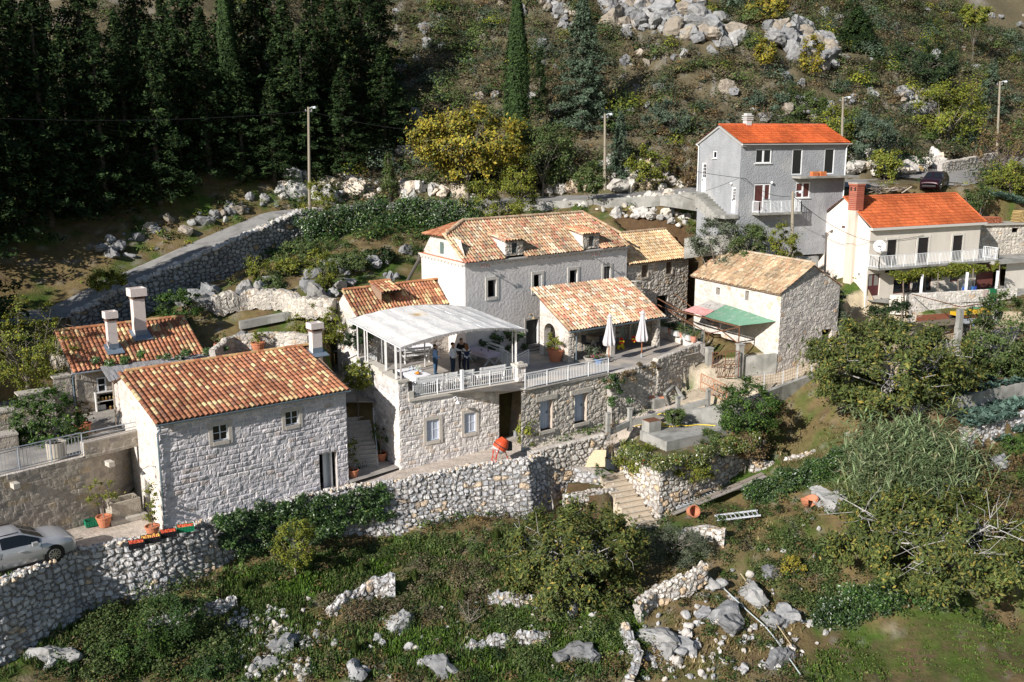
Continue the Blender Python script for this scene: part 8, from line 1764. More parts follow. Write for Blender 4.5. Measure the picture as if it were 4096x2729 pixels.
drum('drum',pr[2:],(.55,.07,.02));drum('drum_base',[(.04,-.44),(.28,-.42),(.43,-.2)],(.5,.5,.5));drum('gear_ring',[(.47,-.03),(.48,0),(.47,.03)],(.05,.04,.04))
m=MB();m.c=(.5,.05,.03);m.tube([(-.45,.35,0),(-.35,.3,.5),(-.2,.4,1.)],.03,6);m.tube([(-.45,-.35,0),(-.35,-.3,.5),(-.2,-.4,1.)],.03,6);m.tube([(.5,0,0),(.2,.0,.75)],.03,6);m.bar((-.45,-.35,.03),(-.45,.35,.03),.05);m.build('stand',PLAIN,root,world=False)
m=MB();m.c=(.5,.05,.03);m.tube([(-.55,-.45+.0,.95)]+[(-.55+.0,-.45+.3*math.sin(t),.95+.3*math.cos(t)-.3) for t in np.linspace(0,6.28,14)],.022,5);m.build('hand_wheel',PLAIN,root,world=False)
m=MB();m.c=(.03,.03,.035);m.box((.55,.1,.85),(.3,.35,.5));m.build('motor_box',PLAIN,root,world=False)
m=MB();m.c=(.3,.33,.33);m.lathe((0,0,0),[(.13,0),(.13,.35),(.12,.35)],12);m.tube([(.1,0,.1),(.3,0,.35),(.36,0,.38)],.02,5);m.tube([(0,-.1,.35),(0,0,.5),(0,.1,.35)],.012,4);o=m.build('watering_can',STEEL);o.location=loc(2062,1745,-18.55);tagp(o,'grey metal watering can on the step of the dark passage','watering can')
m=MB();m.c=(.5,.2,.12);m.box((0,0,.03),(.5,.3,.06));m.box((.55,.1,.03),(.3,.25,.05));o=m.build('roof_tile_pieces',TERRA);o.location=loc(1880,1868,-19.1);tagp(o,'broken red tile pieces lying on the path edge left of the mixer','tile')
# ---- concrete slab, hatch, hose, posts ----
m=MB();slab(m,[loc(2560,1722,-18.5),loc(2667,1768,-18.5),loc(2948,1707,-18.5),loc(2778,1647,-18.5)],.62);tagp(m.build('concrete_slab',CONC),'flat grey concrete cistern slab with yellow hose lying on it','slab')
hp=loc(2605,1722,-18.5);root=thing('hatch_box','small concrete box with rusty lid on the edge of the concrete slab','hatch',hp,rad(30));m=MB();m.box((0,0,.3),(.95,.75,.75));m.build('box',CONC,root,world=False);m=MB();m.box((0,0,.7),(.9,.7,.05));m.build('lid',RUST,root,world=False)
def hose(name,label,pts,r,c,z=None):
 m=MB();m.c=c;P=[Vector(p) for p in pts];Q=[]
 for i in range(len(P)-1):
  a=P[max(i-1,0)];b_=P[i];c_=P[i+1];d=P[min(i+2,len(P)-1)]
  for k in range(6):
   t=k/6;Q.append(.5*((2*b_)+(-a+c_)*t+(2*a-5*b_+4*c_-d)*t*t+(-a+3*b_-3*c_+d)*t**3))
 Q.append(P[-1]);m.tube(Q,r,6);return tagp(m.build(name,PLAIN),label,'hose' if 'hose' in name else 'cable')
hz_=-18.45;hose('garden_hose','yellow garden hose looping over the concrete cistern slab',[loc(2540,1705,-18.4),loc(2620,1690,hz_),loc(2660,1700,hz_)]+[loc(2622,1672,-18.2),loc(2640,1655,-17.8),loc(2668,1662,-17.7),loc(2680,1690,hz_)]+[loc(2645,1695,hz_),loc(2630,1703,hz_),loc(2700,1706,hz_),loc(2725,1698,hz_),loc(2690,1690,hz_),loc(2740,1703,hz_),loc(2800,1699,hz_),loc(2862,1703,hz_)],.035,(.75,.55,.06))
def cpost(label,x,yb,yt,z,w=.24,cap=True):
 p=atZ(x,yb,z);h=(yb-yt)*p.y/F;m=MB();m.box(p+Vector((0,0,h/2-.2)),(w,w,h+.4),rad(25))
 if cap:m.box(p+Vector((0,0,h+.03)),(w+.08,w+.08,.06),rad(25))
 tagp(m.build('concrete_post',CONC),label,'post','weathered concrete posts');return p
pp=[cpost('weathered concrete post at the corner where the pale coped wall meets the kerb beam',2431,1738,1648,-18.6),cpost('weathered concrete post second from the left along the kerb beam',2518,1700,1630,-18.4),cpost('weathered concrete post where the sandy lane begins',2710,1648,1585,-17.95),cpost('weathered concrete post in front of the rusty lane gate',2831,1612,1558,-17.5)]
m=MB()
for a,b_ in zip(pp,pp[1:]):m.bar(a+Vector((0,0,.12)),b_+Vector((0,0,.12)),.2,.4)
tagp(m.build('kerb_beam',CONC),'low concrete beam linking the weathered concrete posts','kerb')
cpost('tall slender concrete post beside the green vines under the umbrella terrace',2640,1585,1482,-17.75,.3,False)
q=cpost('concrete block base carrying curved clay tiles at the grassy corner',2625,1612,1590,-17.8,.9,False);m=MB();m.c=(.55,.24,.15)
for k in range(4):m.tube([q+Vector((-.5,-.1+.14*k,.45)),q+Vector((0,-.1+.14*k,.25)),q+Vector((.5,-.1+.14*k,.35))],.08,6)
tagp(m.build('clay_tiles',TERRA),'curved clay ridge tiles lying on the concrete block','tiles')
m=MB();a=atZ(2660,1578,-17.0);b_=atZ(2695,1545,-17.);m.bar(a,b_,.2);m.bar(a,atZ(2672,1615,-17.8),.18);m.bar(b_,atZ(2735,1598,-17.7),.2);tagp(m.build('leaning_bars',CONC),'leaning frame of grey stone bars beside the tall concrete post','frame')
# fences
def wirefence(name,label,P,h,gap=1.6,pc=(.5,.5,.5),mesh=.22,m_=None,cat='fence'):
 root=thing(name,label,cat,P[0]);Z=Vector((0,0,1));m=MB();m.c=(.35,.3,.26);P=[Vector(p) for p in P]
 for a,b_ in zip(P,P[1:]):
  L=(b_-a).length;n=max(1,int(L/mesh))
  for k in range(n):m.bar(a.lerp(b_,k/n)+Z*.05,a.lerp(b_,k/n)+Z*h*.95,.012)
  for k in range(int(h/.22)+1):m.bar(a+Z*(.06+k*.22),b_+Z*(.06+k*.22),.012)
 m.build('wire_mesh',RUST if m_ is None else m_,root)
 for a,b_ in zip(P,P[1:]):
  L=(b_-a).length;n=max(1,round(L/gap))
  for k in range(n+(1 if b_ is P[-1] else 0)):
   p=a.lerp(b_,k/n);q=MB();q.c=pc;q.bar(p-Z*.2,p+Z*h,.07);q.build('post',PLAIN,root)
wirefence('wire_fence','low wire mesh fence with grey posts along the sandy lane',[atZ(2990,1560,-16.95)+Vector((-.2,.0,.0)),atZ(3130,1535,-16.9),atZ(3300,1475,-16.35),atZ(3440,1430,-15.9)],.95)
wirefence('wire_fence','rusty wire mesh fence with pale posts along the yard edge',[atZ(3640,1425,-14.35),atZ(3700,1395,-14.2),atZ(3815,1365,-14.1)],1.05,pc=(.6,.5,.42))
wirefence('wire_fence','short mesh fence in front of the two parked bicycles',[atZ(3845,1370,-14.1),atZ(3960,1338,-14.05)],1.1,gap=1.,pc=(.7,.5,.38))
for (x,yb,yt,l) in((3828,1385,1232,'tall square concrete pillar at the yard edge in front of the trailer'),(3972,1295,1208,'square concrete pillar behind the tractor at the yard corner')):
 p=atZ(x,yb,-14.2);h=(yb-yt)*p.y/F;m=MB();m.box(p+Vector((0,0,h/2)),(.34,.34,h),rad(20));tagp(m.build('concrete_pillar',CONC),l,'pillar')
pa=atZ(3828,1385,-14.2)+Vector((0,0,2.7));pb_=atZ(3972,1295,-14.2)+Vector((0,0,1.55));
for k,(a,b_,l) in enumerate(((pa,atY(3648,1182,73.2)+Vector((0,0,.1)),'rusty pipe running from the tall yard pillar to the patio wall corner'),(pa,atY(4150,1180,70),'rusty pipe running from the tall yard pillar to the right edge'))):
 m=MB();m.tube([a,b_],.035,6);tagp(m.build('rusty_pipe',RUST),l,'pipe')
# gates
def gate(name,label,a,b_,h,n,m_=RUST,diag=True):
 a=Vector(a);b_=Vector(b_);Z=Vector((0,0,1));root=thing(name,label,'gate',a);m=MB()
 m.bar(a+Z*.1,a+Z*h,.06);m.bar(b_+Z*.1,b_+Z*h,.06);m.bar(a+Z*.1,b_+Z*.1,.05);m.bar(a+Z*h,b_+Z*h,.05);m.bar(a+Z*h*.5,b_+Z*h*.5,.05);m.bar(a.lerp(b_,.5)+Z*.1,a.lerp(b_,.5)+Z*h,.05);m.build('frame',m_,root)
 m=MB()
 for k in range(1,n):p=a.lerp(b_,k/n);m.bar(p+Z*.1,p+Z*h*.5,.022)
 if diag:
  for k in range(9):
   for s_ in(0,1):
    p=a.lerp(b_,k/9);q=a.lerp(b_,(k+1)/9);m.bar((p if s_ else q)+Z*h*.5,(q if s_ else p)+Z*h,.018)
 m.build('bars',m_,root);o=thing
g0=atZ(2840,1508,-17.05);g1_2=atZ(2962,1508,-16.85)
for x,yb,yt,l in((2833,1500,1388,'left concrete gatepost of the cattle yard'),(2955,1503,1373,'right concrete gatepost of the cattle yard')):
 p=atZ(x,yb,-16.9);h=(yb-yt)*p.y/F;m=MB();m.box(p+Vector((0,0,h/2-.1)),(.42,.42,h+.2),rad(20));m.box(p+Vector((0,0,h+.04)),(.5,.5,.08),rad(20));tagp(m.build('gate_post',CONC),l,'gatepost','concrete gateposts of the cattle yard')
gate('yard_gate','tall rusty mesh gate of the cattle yard between two concrete posts',atZ(2846,1515,-17.0),atZ(2952,1510,-16.9),1.9,14)
gate('lane_gate','low orange-rusted open gate at the start of the sandy lane',atZ(2802,1560,-17.3),atZ(2905,1612,-17.3),1.15,12,mat('orange_rust',(.45,.22,.12),rough=.8,var=.3,vs=10))
conc_wall('yard_front_wall','stained concrete wall between gate and barn holding the dung heap',[atZ(2968,1430,-15.6),bg_.pt(-.05,-15.35,.1)],1.9,.3)
conc_wall('yard_front_wall','short concrete wall stub left of the cattle yard gate',[atZ(2800,1465,-16.2),atZ(2826,1460,-16.2)],1.2,.3)
# dung heap
rg=np.random.default_rng(9);hc=atZ(2985,1395,-16.0);n=40;G_=np.zeros((n,n,3));u,v=np.meshgrid(np.linspace(-1,1,n),np.linspace(-1,1,n),indexing='ij');rr2_=np.clip(1-(u*u+v*v),0,1);G_[...,0]=hc.x+u*3.2;G_[...,1]=hc.y+v*2.6+1.0;G_[...,2]=-16.75+1.35*rr2_**.8*(.8+.4*fbm(u*2+3,v*2+3,2.))+.15*fbm(u*9,v*9,4.)
m=MB();m.c=(.075,.04,.02);m.grid(G_);dh_=tagp(m.build('dung_heap',mat('dung',(.075,.042,.02),rough=.95,var=.45,vs=7,bump=1.,bs=14),smooth=True),'large dark brown dung heap in front of the barn under the green roof','heap')
cf=MB();cf.poly([Vector((p.x,p.y,p.z+.02)) for p in Z_COURT]);tagp(cf.build('court_floor',mat('court_soil',(.10,.062,.035),rough=.95,var=.4,vs=3,bump=.8,bs=12)),kind='structure')
# rails over the yard
m=MB();zz=-13.6
for a,b_ in((ax.px(2690,1175,.2),atZ(2957,1378,-15.0)),):m.tube([a,b_],.04,5)
tagp(m.build('rusty_rail',RUST),'long rusty rail slanting from the old stone house down to the yard gatepost','rail')
p=atZ(2792,1400,-15.3);m=MB();m.c=(.3,.27,.25);m.bar(p+Vector((0,0,-1)),p+Vector((.35,.2,1.35)),.16);tagp(m.build('wooden_post',WOODM),'leaning grey wooden post beside the horned cow','post')
wirefence('net_fence','green net fence on thin stakes behind the potted plants',[PW0+Vector((.35,.25,-.3)),PW1+Vector((.5,.3,-.4))],1.3,gap=1.5,pc=(.2,.17,.13),m_=mat('green_net',(.03,.13,.1),rough=.6))
# ---- cow (head over the wall, body behind it) ----
def skin_mesh(verts,edges,radii,sub=1,root_i=0):
 me=bpy.data.meshes.new('sk');me.from_pydata([tuple(v) for v in verts],edges,[]);o=bpy.data.objects.new('sk',me);COL.objects.link(o);sm=o.modifiers.new('s','SKIN');sm.use_smooth_shade=True
 sv=me.skin_vertices[0].data
 for i,r in enumerate(radii):
  r=r if hasattr(r,'__len__') else (r,r);sv[i].radius=r
 sv[root_i].use_root=True
 if sub:ss=o.modifiers.new('u','SUBSURF');ss.levels=sub;ss.render_levels=sub
 bpy.context.view_layer.update();dg=bpy.context.evaluated_depsgraph_get();out=bpy.data.meshes.new_from_object(o.evaluated_get(dg));bpy.data.objects.remove(o);return out
def region_mats(me,segs,mats):
 """material per face from the nearest labelled bone"""
 me.materials.clear()
 for m_ in mats:me.materials.append(m_)
 for p in me.polygons:
  c=p.center;best=9;k=0
  for a,b_,r,mi in segs:
   ab=b_-a;t=max(0,min(1,(c-a).dot(ab)/max(ab.length_squared,1e-9)));d=(c-a-ab*t).length-r
   if d<best:best=d;k=mi
  p.material_index=k
cw=atZ(2783,1385,-15.55);cow=thing('cow','brown cow with pale curved horns looking over behind the potted plants','cow',cw,rad(115))
V_=[(0,0,0),(.5,0,.02),(1.0,0,0),(1.35,0,.05),(-.45,0,.15),(-.75,0,.32),(-1.05,0,.28),(-1.32,0,.1)]+[(-.35,s*.22,-.25) for s in(-1,1)]+[(-.35,s*.22,-.6) for s in(-1,1)]+[(-.38,s*.22,-1.05) for s in(-1,1)]+[(1.25,s*.22,-.2) for s in(-1,1)]+[(1.15,s*.22,-.5) for s in(-1,1)]+[(1.35,s*.22,-.75) for s in(-1,1)]+[(1.3,s*.22,-1.05) for s in(-1,1)]+[(1.65,0,.05),(1.72,0,-.6)]
V_=[Vector(v) for v in V_]
E_=[(0,1),(1,2),(2,3),(0,4),(4,5),(5,6),(6,7),(0,8),(0,9),(8,10),(9,11),(10,12),(11,13),(3,14),(3,15),(14,16),(15,17),(16,18),(17,19),(18,20),(19,21),(3,22),(22,23)]
Rd=[(.42,.4),(.46,.42),(.42,.4),(.34,.32),(.28,.3),(.17,.2),(.15,.15),(.1,.09)]+[.14]*2+[.09]*2+[.06]*2+[.17]*2+[.12]*2+[.08]*2+[.06]*2+[.05,.03]
cm=skin_mesh(V_,E_,Rd);cm.materials.clear();cm.materials.append(mat('cow_hide',(.11,.05,.025),rough=.9,var=.3,vs=5));o=link('body',cm,cow,False)
for s_ in(-1,1):
 m=MB();m.c=(.7,.66,.55);m.tube([(-1.05,s_*.1,.38),(-1.08,s_*.28,.42),(-1.1,s_*.38,.55),(-1.12,s_*.38,.68)],[.04,.035,.025,.008],6);m.build('horn',PLAIN,cow,world=False)
 m=MB();m.c=(.09,.04,.02);m.poly([(-1.,s_*.12,.3),(-1.02,s_*.3,.28),(-1.0,s_*.32,.22),(-1.,s_*.14,.2)]);m.build('ear',PLAIN,cow,world=False)
# rooster-like bird in the yard
bp_=atZ(2854,1352,-16.2);bird=thing('hen','black and white hen scratching in the cattle yard','hen',bp_,rad(150))
V_=[Vector(v)*1.2 for v in((0,0,.2),(.12,0,.24),(.2,0,.34),(.27,0,.36),(-.12,0,.22),(-.24,0,.36),(0,.05,.1),(0,.05,0),(0,-.05,.1),(0,-.05,0))];bm_=skin_mesh(V_,[(0,1),(1,2),(2,3),(0,4),(4,5),(0,6),(6,7),(0,8),(8,9)],[.1,.08,.05,.02,.09,.04,.025,.012,.025,.012]);bm_.materials.clear();bm_.materials.append(mat('hen_feathers',(.25,.25,.27),rough=.8,var=.8,vs=14));link('body',bm_,bird,False);m=MB();m.c=(.5,.02,.02);m.box((.26,0,.47),(.07,.015,.05));m.build('comb',PLAIN,bird,world=False)
# ---- people ----
def person(label,p,face_az,shirt,trous,hairc,h=1.76,pose='stand',long_hair=False,stripes=False,skin=(.45,.27,.19),arm=None,sleeve=None,bag=False):
 root=thing('person',label,'person',p,rad(face_az)-math.pi/2);k=h*S/1.76
 v={};L=[]
 def A(n,x,y,z,r):v[n]=len(L);L.append((Vector((x,y,z))*k,r if not hasattr(r,'__len__') else r))
 # faces +Y
 A('pel',0,0,.95,(.15,.11));A('wai',0,0,1.1,(.135,.1));A('che',0,.01,1.28,(.17,.115));A('nec',0,0,1.47,(.06,.06));A('hb',0,.01,1.55,(.062,.07));A('hm',0,.02,1.64,(.078,.095));A('ht',0,.01,1.72,(.06,.07));
 A('nose',0,.125,1.625,(.012,.014))
 for s,n in((-1,'l'),(1,'r')):
  A('hip'+n,s*.095,0,.9,(.095,.095));A('kn'+n,s*.105,.03 if n=='l' else -.0,.5,(.06,.062));A('an'+n,s*.11,-.01,.09,(.04,.045));A('to'+n,s*.125,.14,.035,(.04,.03))
  A('sh'+n,s*.19,0,1.42,(.062,.062))
  e,w_=((s*.27,-.05,1.13),(s*.26,.07,.9)) if not (arm and n in arm) else arm[n]
  A('el'+n,*e,.042);A('wr'+n,*w_,.028)
  d=(Vector(w_)-Vector(e)).normalized();hp=Vector(w_)+d*.07;A('pa'+n,*hp,(.036,.02))
  sd=Vector((0,1,0)) if abs(d.y)<.7 else Vector((0,0,1));
  for q in range(4):
   b0=hp+d*.03+sd*(-.027+.018*q);ln=(.04,.05,.046,.035)[q];A('f%s%d'%(n,q),*(b0+d*ln*.6),.009);A('g%s%d'%(n,q),*(b0+d*ln+Vector((-s*.018,0,0))),.008)
  A('t'+n,*(hp+sd*.045+Vector((-s*.01,0,0))),.011);A('u'+n,*(hp+sd*.06+d*.03),.009)
 E_=[('pel','wai'),('wai','che'),('che','nec'),('nec','hb'),('hb','hm'),('hm','ht'),('hm','nose')]
 for n in'lr':
  E_+=[('pel','hip'+n),('hip'+n,'kn'+n),('kn'+n,'an'+n),('an'+n,'to'+n),('che','sh'+n),('sh'+n,'el'+n),('el'+n,'wr'+n),('wr'+n,'pa'+n),('pa'+n,'t'+n),('t'+n,'u'+n)]
  for q in range(4):E_+=[('pa'+n,'f%s%d'%(n,q)),('f%s%d'%(n,q),'g%s%d'%(n,q))]
 me=skin_mesh([a for a,_ in L],[(v[a],v[b_]) for a,b_ in E_],[(r*k*(1.5 if r>.03 else 1) if not hasattr(r,'__len__') else (r[0]*k*1.3,r[1]*k*1.35)) for _,r in L],1)
 P_=lambda n:L[v[n]][0];seg=[]
 def sg(a,b_,r,mi):seg.append((P_(a),P_(b_),r*k,mi))
 sg('pel','wai',.13,0);sg('wai','che',.14,0);sg('nec','ht',.08,2);sg('hm','nose',.03,2)
 for n in'lr':
  sg('che','sh'+n,.08,0);sg('hip'+n,'kn'+n,.09,1);sg('kn'+n,'an'+n,.06,1);sg('an'+n,'to'+n,.045,3);sg('sh'+n,'el'+n,.055,0);sg('el'+n,'wr'+n,.045,0 if sleeve!='short' else 2);sg('wr'+n,'pa'+n,.03,2);sg('pa'+n,'g%s1'%n,.02,2)
 mk_=lambda nm,c,**q:mat(nm,c,rough=.85,**q)
 sm_=mat('striped_knit',attr=True,rough=.9,var=.05) if stripes else mk_('shirt_%d_%d_%d'%tuple(int(x*99) for x in shirt),shirt,var=.15,vs=6)
 region_mats(me,seg,[sm_,mk_('trousers_%d'%int(sum(trous)*999),trous,var=.15),mk_('skin_tone',skin,var=.05),mk_('shoe',(.04,.03,.03),var=.1)])
 if stripes:
  at=me.attributes.new('col','FLOAT_COLOR','FACE')
  for pl_ in me.polygons:at.data[pl_.index].color=(.7,.7,.72,1) if int(pl_.center.z/k/.035)%2 else (.02,.03,.08,1)
 link('body',me,root,False)
 hr=MB();hr.c=hairc;R_=[];nz=7;c=Vector((0,.005,1.655))*k
 for j in range(nz+1):
  ph=math.pi*.5*j/nz*1.25;R_.append([hr.v(c+Vector((math.sin(ph)*.095*math.cos(t),math.sin(ph)*(.115 if math.sin(t)<0 else .09)*math.sin(t)-.012,math.cos(ph)*.108+(.03 if math.sin(t)>.5 and j>4 else 0)))*1.0*k) for t in[2*math.pi*i/14 for i in range(14)]])
 for a,b_ in zip(R_,R_[1:]):
  for i in range(14):hr.f((a[i],a[(i+1)%14],b_[(i+1)%14],b_[i]))
 if long_hair:
  hr.tube([Vector((0,-.06,1.68))*k,Vector((0,-.1,1.55))*k,Vector((0,-.13,1.42))*k,Vector((0,-.13,1.32))*k],[.09*k,.1*k,.085*k,.03*k],10)
 hr.build('hair',mat('hair',attr=True,rough=.7,var=.2,vs=20),root,smooth=True,world=False)
 for s in(-1,1):
  e=MB();e.c=(.03,.02,.02);e.lathe(Vector((s*.033,.108,1.645))*k,[(.004,-.004),(.009,0),(.004,.005)],6);e.build('eye',PLAIN,root,world=False)
  e=MB();e.c=skin;e.lathe(Vector((s*.088,.01,1.615))*k,[(.008,0),(.016,.02),(.014,.04),(.005,.055)],7);e.build('ear',PLAIN,root,world=False)
 e=MB();e.c=(.35,.13,.11);e.box(Vector((0,.108,1.575))*k,(.045*k,.01,.008));e.build('mouth',PLAIN,root,world=False)
 if bag:
  b_=MB();b_.c=(.02,.025,.05);b_.tube([Vector(q)*k for q in((-.15,.02,1.47),(-.03,.135,1.33),(.12,.13,1.12),(.2,.0,.98),(.1,-.13,1.15),(-.08,-.13,1.4),(-.15,.02,1.47))],.014*k,5);b_.build('bag_strap',PLAIN,root,world=False)
 return root
person('bald man in a light blue shirt with a dark shoulder strap, head bowed',loc(1742,1502,FZ),-10,(.25,.42,.75),(.05,.1,.18),(.05,.035,.03),1.74,bag=True,arm={'l':((-.26,-.02,1.14),(-.27,.03,.9)),'r':((.25,.1,1.15),(.14,.28,1.05))})
person('dark-haired man in a white shirt reaching out one arm to the right',loc(1812,1497,FZ),-20,(.72,.76,.85),(.025,.04,.07),(.02,.015,.012),1.78,arm={'l':((-.25,.18,1.3),(-.3,.42,1.28)),'r':((.32,-.05,1.15),(.17,.08,.98))})
person('person in a black top standing behind the white-shirted man',loc(1846,1476,FZ),-60,(.012,.012,.014),(.02,.02,.03),(.02,.014,.01),1.76)
person('woman with long reddish hair in a navy and white striped top',loc(1866,1493,FZ),110,(.5,.5,.5),(.02,.025,.05),(.2,.08,.035),1.68,long_hair=True,stripes=True,arm={'l':((-.25,.0,1.12),(-.2,.1,.92)),'r':((.25,.0,1.12),(.2,.12,.95))})
# ---- cars ----
def car(label,p,az,body=(.5,.51,.53),wagon=False,name='parked_car',k=S):
 root=thing(name,label,'car',p,rad(az))
 if wagon:ST=[(-2.2,.72,.55,.6,.6),(-2.15,.82,.95,1.0,.68),(-2.05,.85,.98,1.4,.6),(-1.2,.86,.98,1.47,.6),(0,.86,.96,1.47,.6),(.35,.86,.95,1.42,.58),(1.05,.84,.93,.97,.7),(1.9,.8,.84,.86,.66),(2.15,.74,.68,.7,.6),(2.22,.66,.5,.52,.55)]
 else:ST=[(-2.35,.7,.6,.62,.6),(-2.25,.84,.88,.92,.7),(-1.75,.9,.97,1.02,.72),(-1.05,.92,.98,1.38,.6),(-.3,.93,.97,1.46,.62),(.35,.93,.95,1.42,.6),(1.2,.92,.93,.99,.74),(1.8,.9,.88,.93,.72),(2.15,.84,.76,.82,.64),(2.32,.72,.6,.64,.55),(2.38,.62,.42,.44,.5)]
 # densify stations
 SS=[]
 for a,b_ in zip(ST,ST[1:]):
  for t in np.linspace(0,1,4)[:-1]:
   tt=t;SS.append(tuple(a[i]+(b_[i]-a[i])*tt for i in range(5)))
 SS.append(ST[-1])
 def sec(s):
  x,w_,zb,zr,wr=s;return [(x,w_*.9,.2),(x,w_*.98,.3),(x,w_,.5),(x,w_*1.0,.62 if zb>.7 else zb*.8),(x,w_*.96,zb),(x,wr,zr-.01),(x,wr*.75,zr+.025),(x,wr*.4,zr+.04),(x,0,zr+.045)]
 m=MB();m.c=body;gl=MB();gl.c=(.01,.012,.014)
 ring=[]
 for s in SS:
  q=sec(s);full=[(x,-y,z) for x,y,z in q]+[(x,y,z) for x,y,z in q[:-1][::-1]];ring.append([m.v((x*k,y*k,z*k)) for x,y,z in full])
 for i,(a,b_) in enumerate(zip(ring,ring[1:])):
  x=(SS[i][0]+SS[i+1][0])/2
  for j in range(len(a)-1):m.f((a[j],a[j+1],b_[j+1],b_[j]))
  m.f((a[-1],a[0],b_[0],b_[-1]))
 m.f(ring[0]);m.f(ring[-1][::-1])
 m.build('body',mat('car_paint_%d'%int(body[0]*99),body,rough=.28,var=.02,metal=.35,spec=.6),root,smooth=True,world=False)
 def at(x):
  for a,b_ in zip(SS,SS[1:]):
   if a[0]<=x<=b_[0]:
    t=(x-a[0])/(b_[0]-a[0]+1e-9);return tuple(a[i]+(b_[i]-a[i])*t for i in range(5))
  return SS[-1]
 cab0,cab1=(ST[2][0],ST[6][0])
 def side(x0,x1,sg):
  g=MB();X=np.linspace(x0,x1,9)
  for a,b_ in zip(X,X[1:]):
   P=[]
   for x,hi in((a,0),(b_,0),(b_,1),(a,1)):
    s=at(x);t=.1 if not hi else .9;y=s[1]*.96+(s[4]-s[1]*.96)*t;z=s[2]+(s[3]-s[2])*t;P.append(Vector((x,sg*(y+.012),z+.004))*k)
   g.poly(P)
  return g.build('side_window',GLASS,root,world=False)
 f0=cab0+.25 if not wagon else -2.0
 for sg in(-1,1):
  if wagon:side(-1.95,-1.2,sg);side(-1.1,-.2,sg);side(-.1,.8,sg)
  else:side(-1.35,-.5,sg);side(-.42,.95,sg)
 def screen(x0,x1,name):
  g=MB();a=at(x0);b_=at(x1)
  for s0,s1 in((-.92,-.45),(-.45,.45),(.45,.92)):
   g.poly([Vector((x0,a[4]*s0,a[3]+.02+.03*(1-s0*s0)))*k,Vector((x0,a[4]*s1,a[3]+.02+.03*(1-s1*s1)))*k,Vector((x1,b_[4]*s1,b_[3]+.02+.03*(1-s1*s1)))*k,Vector((x1,b_[4]*s0,b_[3]+.02+.03*(1-s0*s0)))*k])
  return g.build(name,GLASS,root,world=False)
 screen(ST[5][0]+.08,ST[6][0]-.06,'windscreen');screen((ST[1][0]+.03) if wagon else ST[2][0]+.06,ST[2][0] if wagon else ST[3][0]-.06,'rear_window')
 for x in(-1.42,1.42):
  for sg in(-1,1):
   a=MB();a.c=(.015,.015,.017);yy=sg*(at(x)[1]-.02)
   a.tube([Vector((x,yy-sg*.24,.34))*k,Vector((x,yy+sg*.022,.34))*k],.385*k,22);a.build('wheel_arch',PLAIN,root,world=False)
   w_=MB();w_.c=(.02,.02,.02);w_.tube([Vector((x,yy-sg*.2,.33))*k,Vector((x,yy+sg*.035,.33))*k],.33*k,24);wo=w_.build('wheel',PLAIN,root,world=False)
   r=MB();r.c=(.5,.5,.52);yo=yy+sg*.04
   N_=24;o_=[r.v(Vector((x+.225*math.cos(t),yo,.33+.225*math.sin(t)))*k) for t in[2*math.pi*i/N_ for i in range(N_)]];i_=[r.v(Vector((x+.19*math.cos(t),yo+sg*.004,.33+.19*math.sin(t)))*k) for t in[2*math.pi*i/N_ for i in range(N_)]]
   for i in range(N_):r.f((o_[i],o_[(i+1)%N_],i_[(i+1)%N_],i_[i]))
   for i in range(10):
    t=2*math.pi*i/10;r.bar(Vector((x,yo+sg*.006,.33))*k,Vector((x+.2*math.cos(t),yo+sg*.006,.33+.2*math.sin(t)))*k,.03*k)
   r.build('rim',mat('alloy',(.5,.5,.52),rough=.3,metal=.8,var=0),wo,world=False)
 fx=ST[-3][0]
 for sg in(-1,1):
  l=MB();l.c=(.6,.62,.65);s=at(fx+.02);l.hexa([Vector(q)*k for q in((fx-.25,sg*(s[1]-.0),s[2]-.1),(fx+.12,sg*(s[1]-.16),s[2]-.16),(fx+.05,sg*(s[1]-.35),s[2]-.1),(fx-.2,sg*(s[1]-.25),s[2]-.08),(fx-.3,sg*(s[1]-.01),s[2]-.0),(fx+.04,sg*(s[1]-.14),s[2]-.05),(fx-.02,sg*(s[1]-.35),s[2]+.01),(fx-.2,sg*(s[1]-.22),s[2]+.02))]);l.build('headlight',mat('lamp_glass',(.45,.46,.48),rough=.1,var=0,spec=.8),root,world=False)
  w_=MB();w_.c=body;s=at(.75);w_.box(Vector((.72,sg*(s[1]+.09),s[2]+.06))*k,(.2*k,.16*k,.13*k));w_.build('wing_mirror',mat('car_paint_%d'%int(body[0]*99)),root,world=False)
  for x in(-.35,.45) if not wagon else ():pass
  h_=MB();h_.c=body
  for x in(-.75,.25):h_.box(Vector((x,sg*(at(x)[1]+.01),.8))*k,(.2*k,.03*k,.03*k))
  h_.build('door_handle',PLAIN,root,world=False)
  d=MB();d.c=(.03,.03,.03)
  for x in(-.47,1.0):d.bar(Vector((x,sg*(at(x)[1]+.001),.3))*k,Vector((x-.02,sg*(at(x)[1]*.98),.93))*k,.012)
  d.build('door_seam',PLAIN,root,world=False)
 g=MB();g.c=(.02,.02,.02);g.box(Vector((ST[-1][0]-.01,0,.38))*k,(.06*k,1.1*k,.14*k));g.build('grille',PLAIN,root,world=False)
 if wagon:
  for sg in(-1,1):g=MB();g.c=(.05,.02,.03);g.bar(Vector((-1.9,sg*.55,1.53))*k,Vector((.2,sg*.55,1.53))*k,.04);g.build('roof_rail',PLAIN,root,world=False)
 else:
  for sg in(-1,1):g=MB();g.c=(.03,.02,.02);g.bar(Vector((-1.0,sg*.58,1.475))*k,Vector((.3,sg*.57,1.475))*k,.03);g.build('roof_rail',PLAIN,root,world=False)
 return root
wc=atZ(222,2248,-19.45);a_=rad(43);d_=Vector((math.cos(a_),math.sin(a_),0));n_=Vector((-d_.y,d_.x,0))
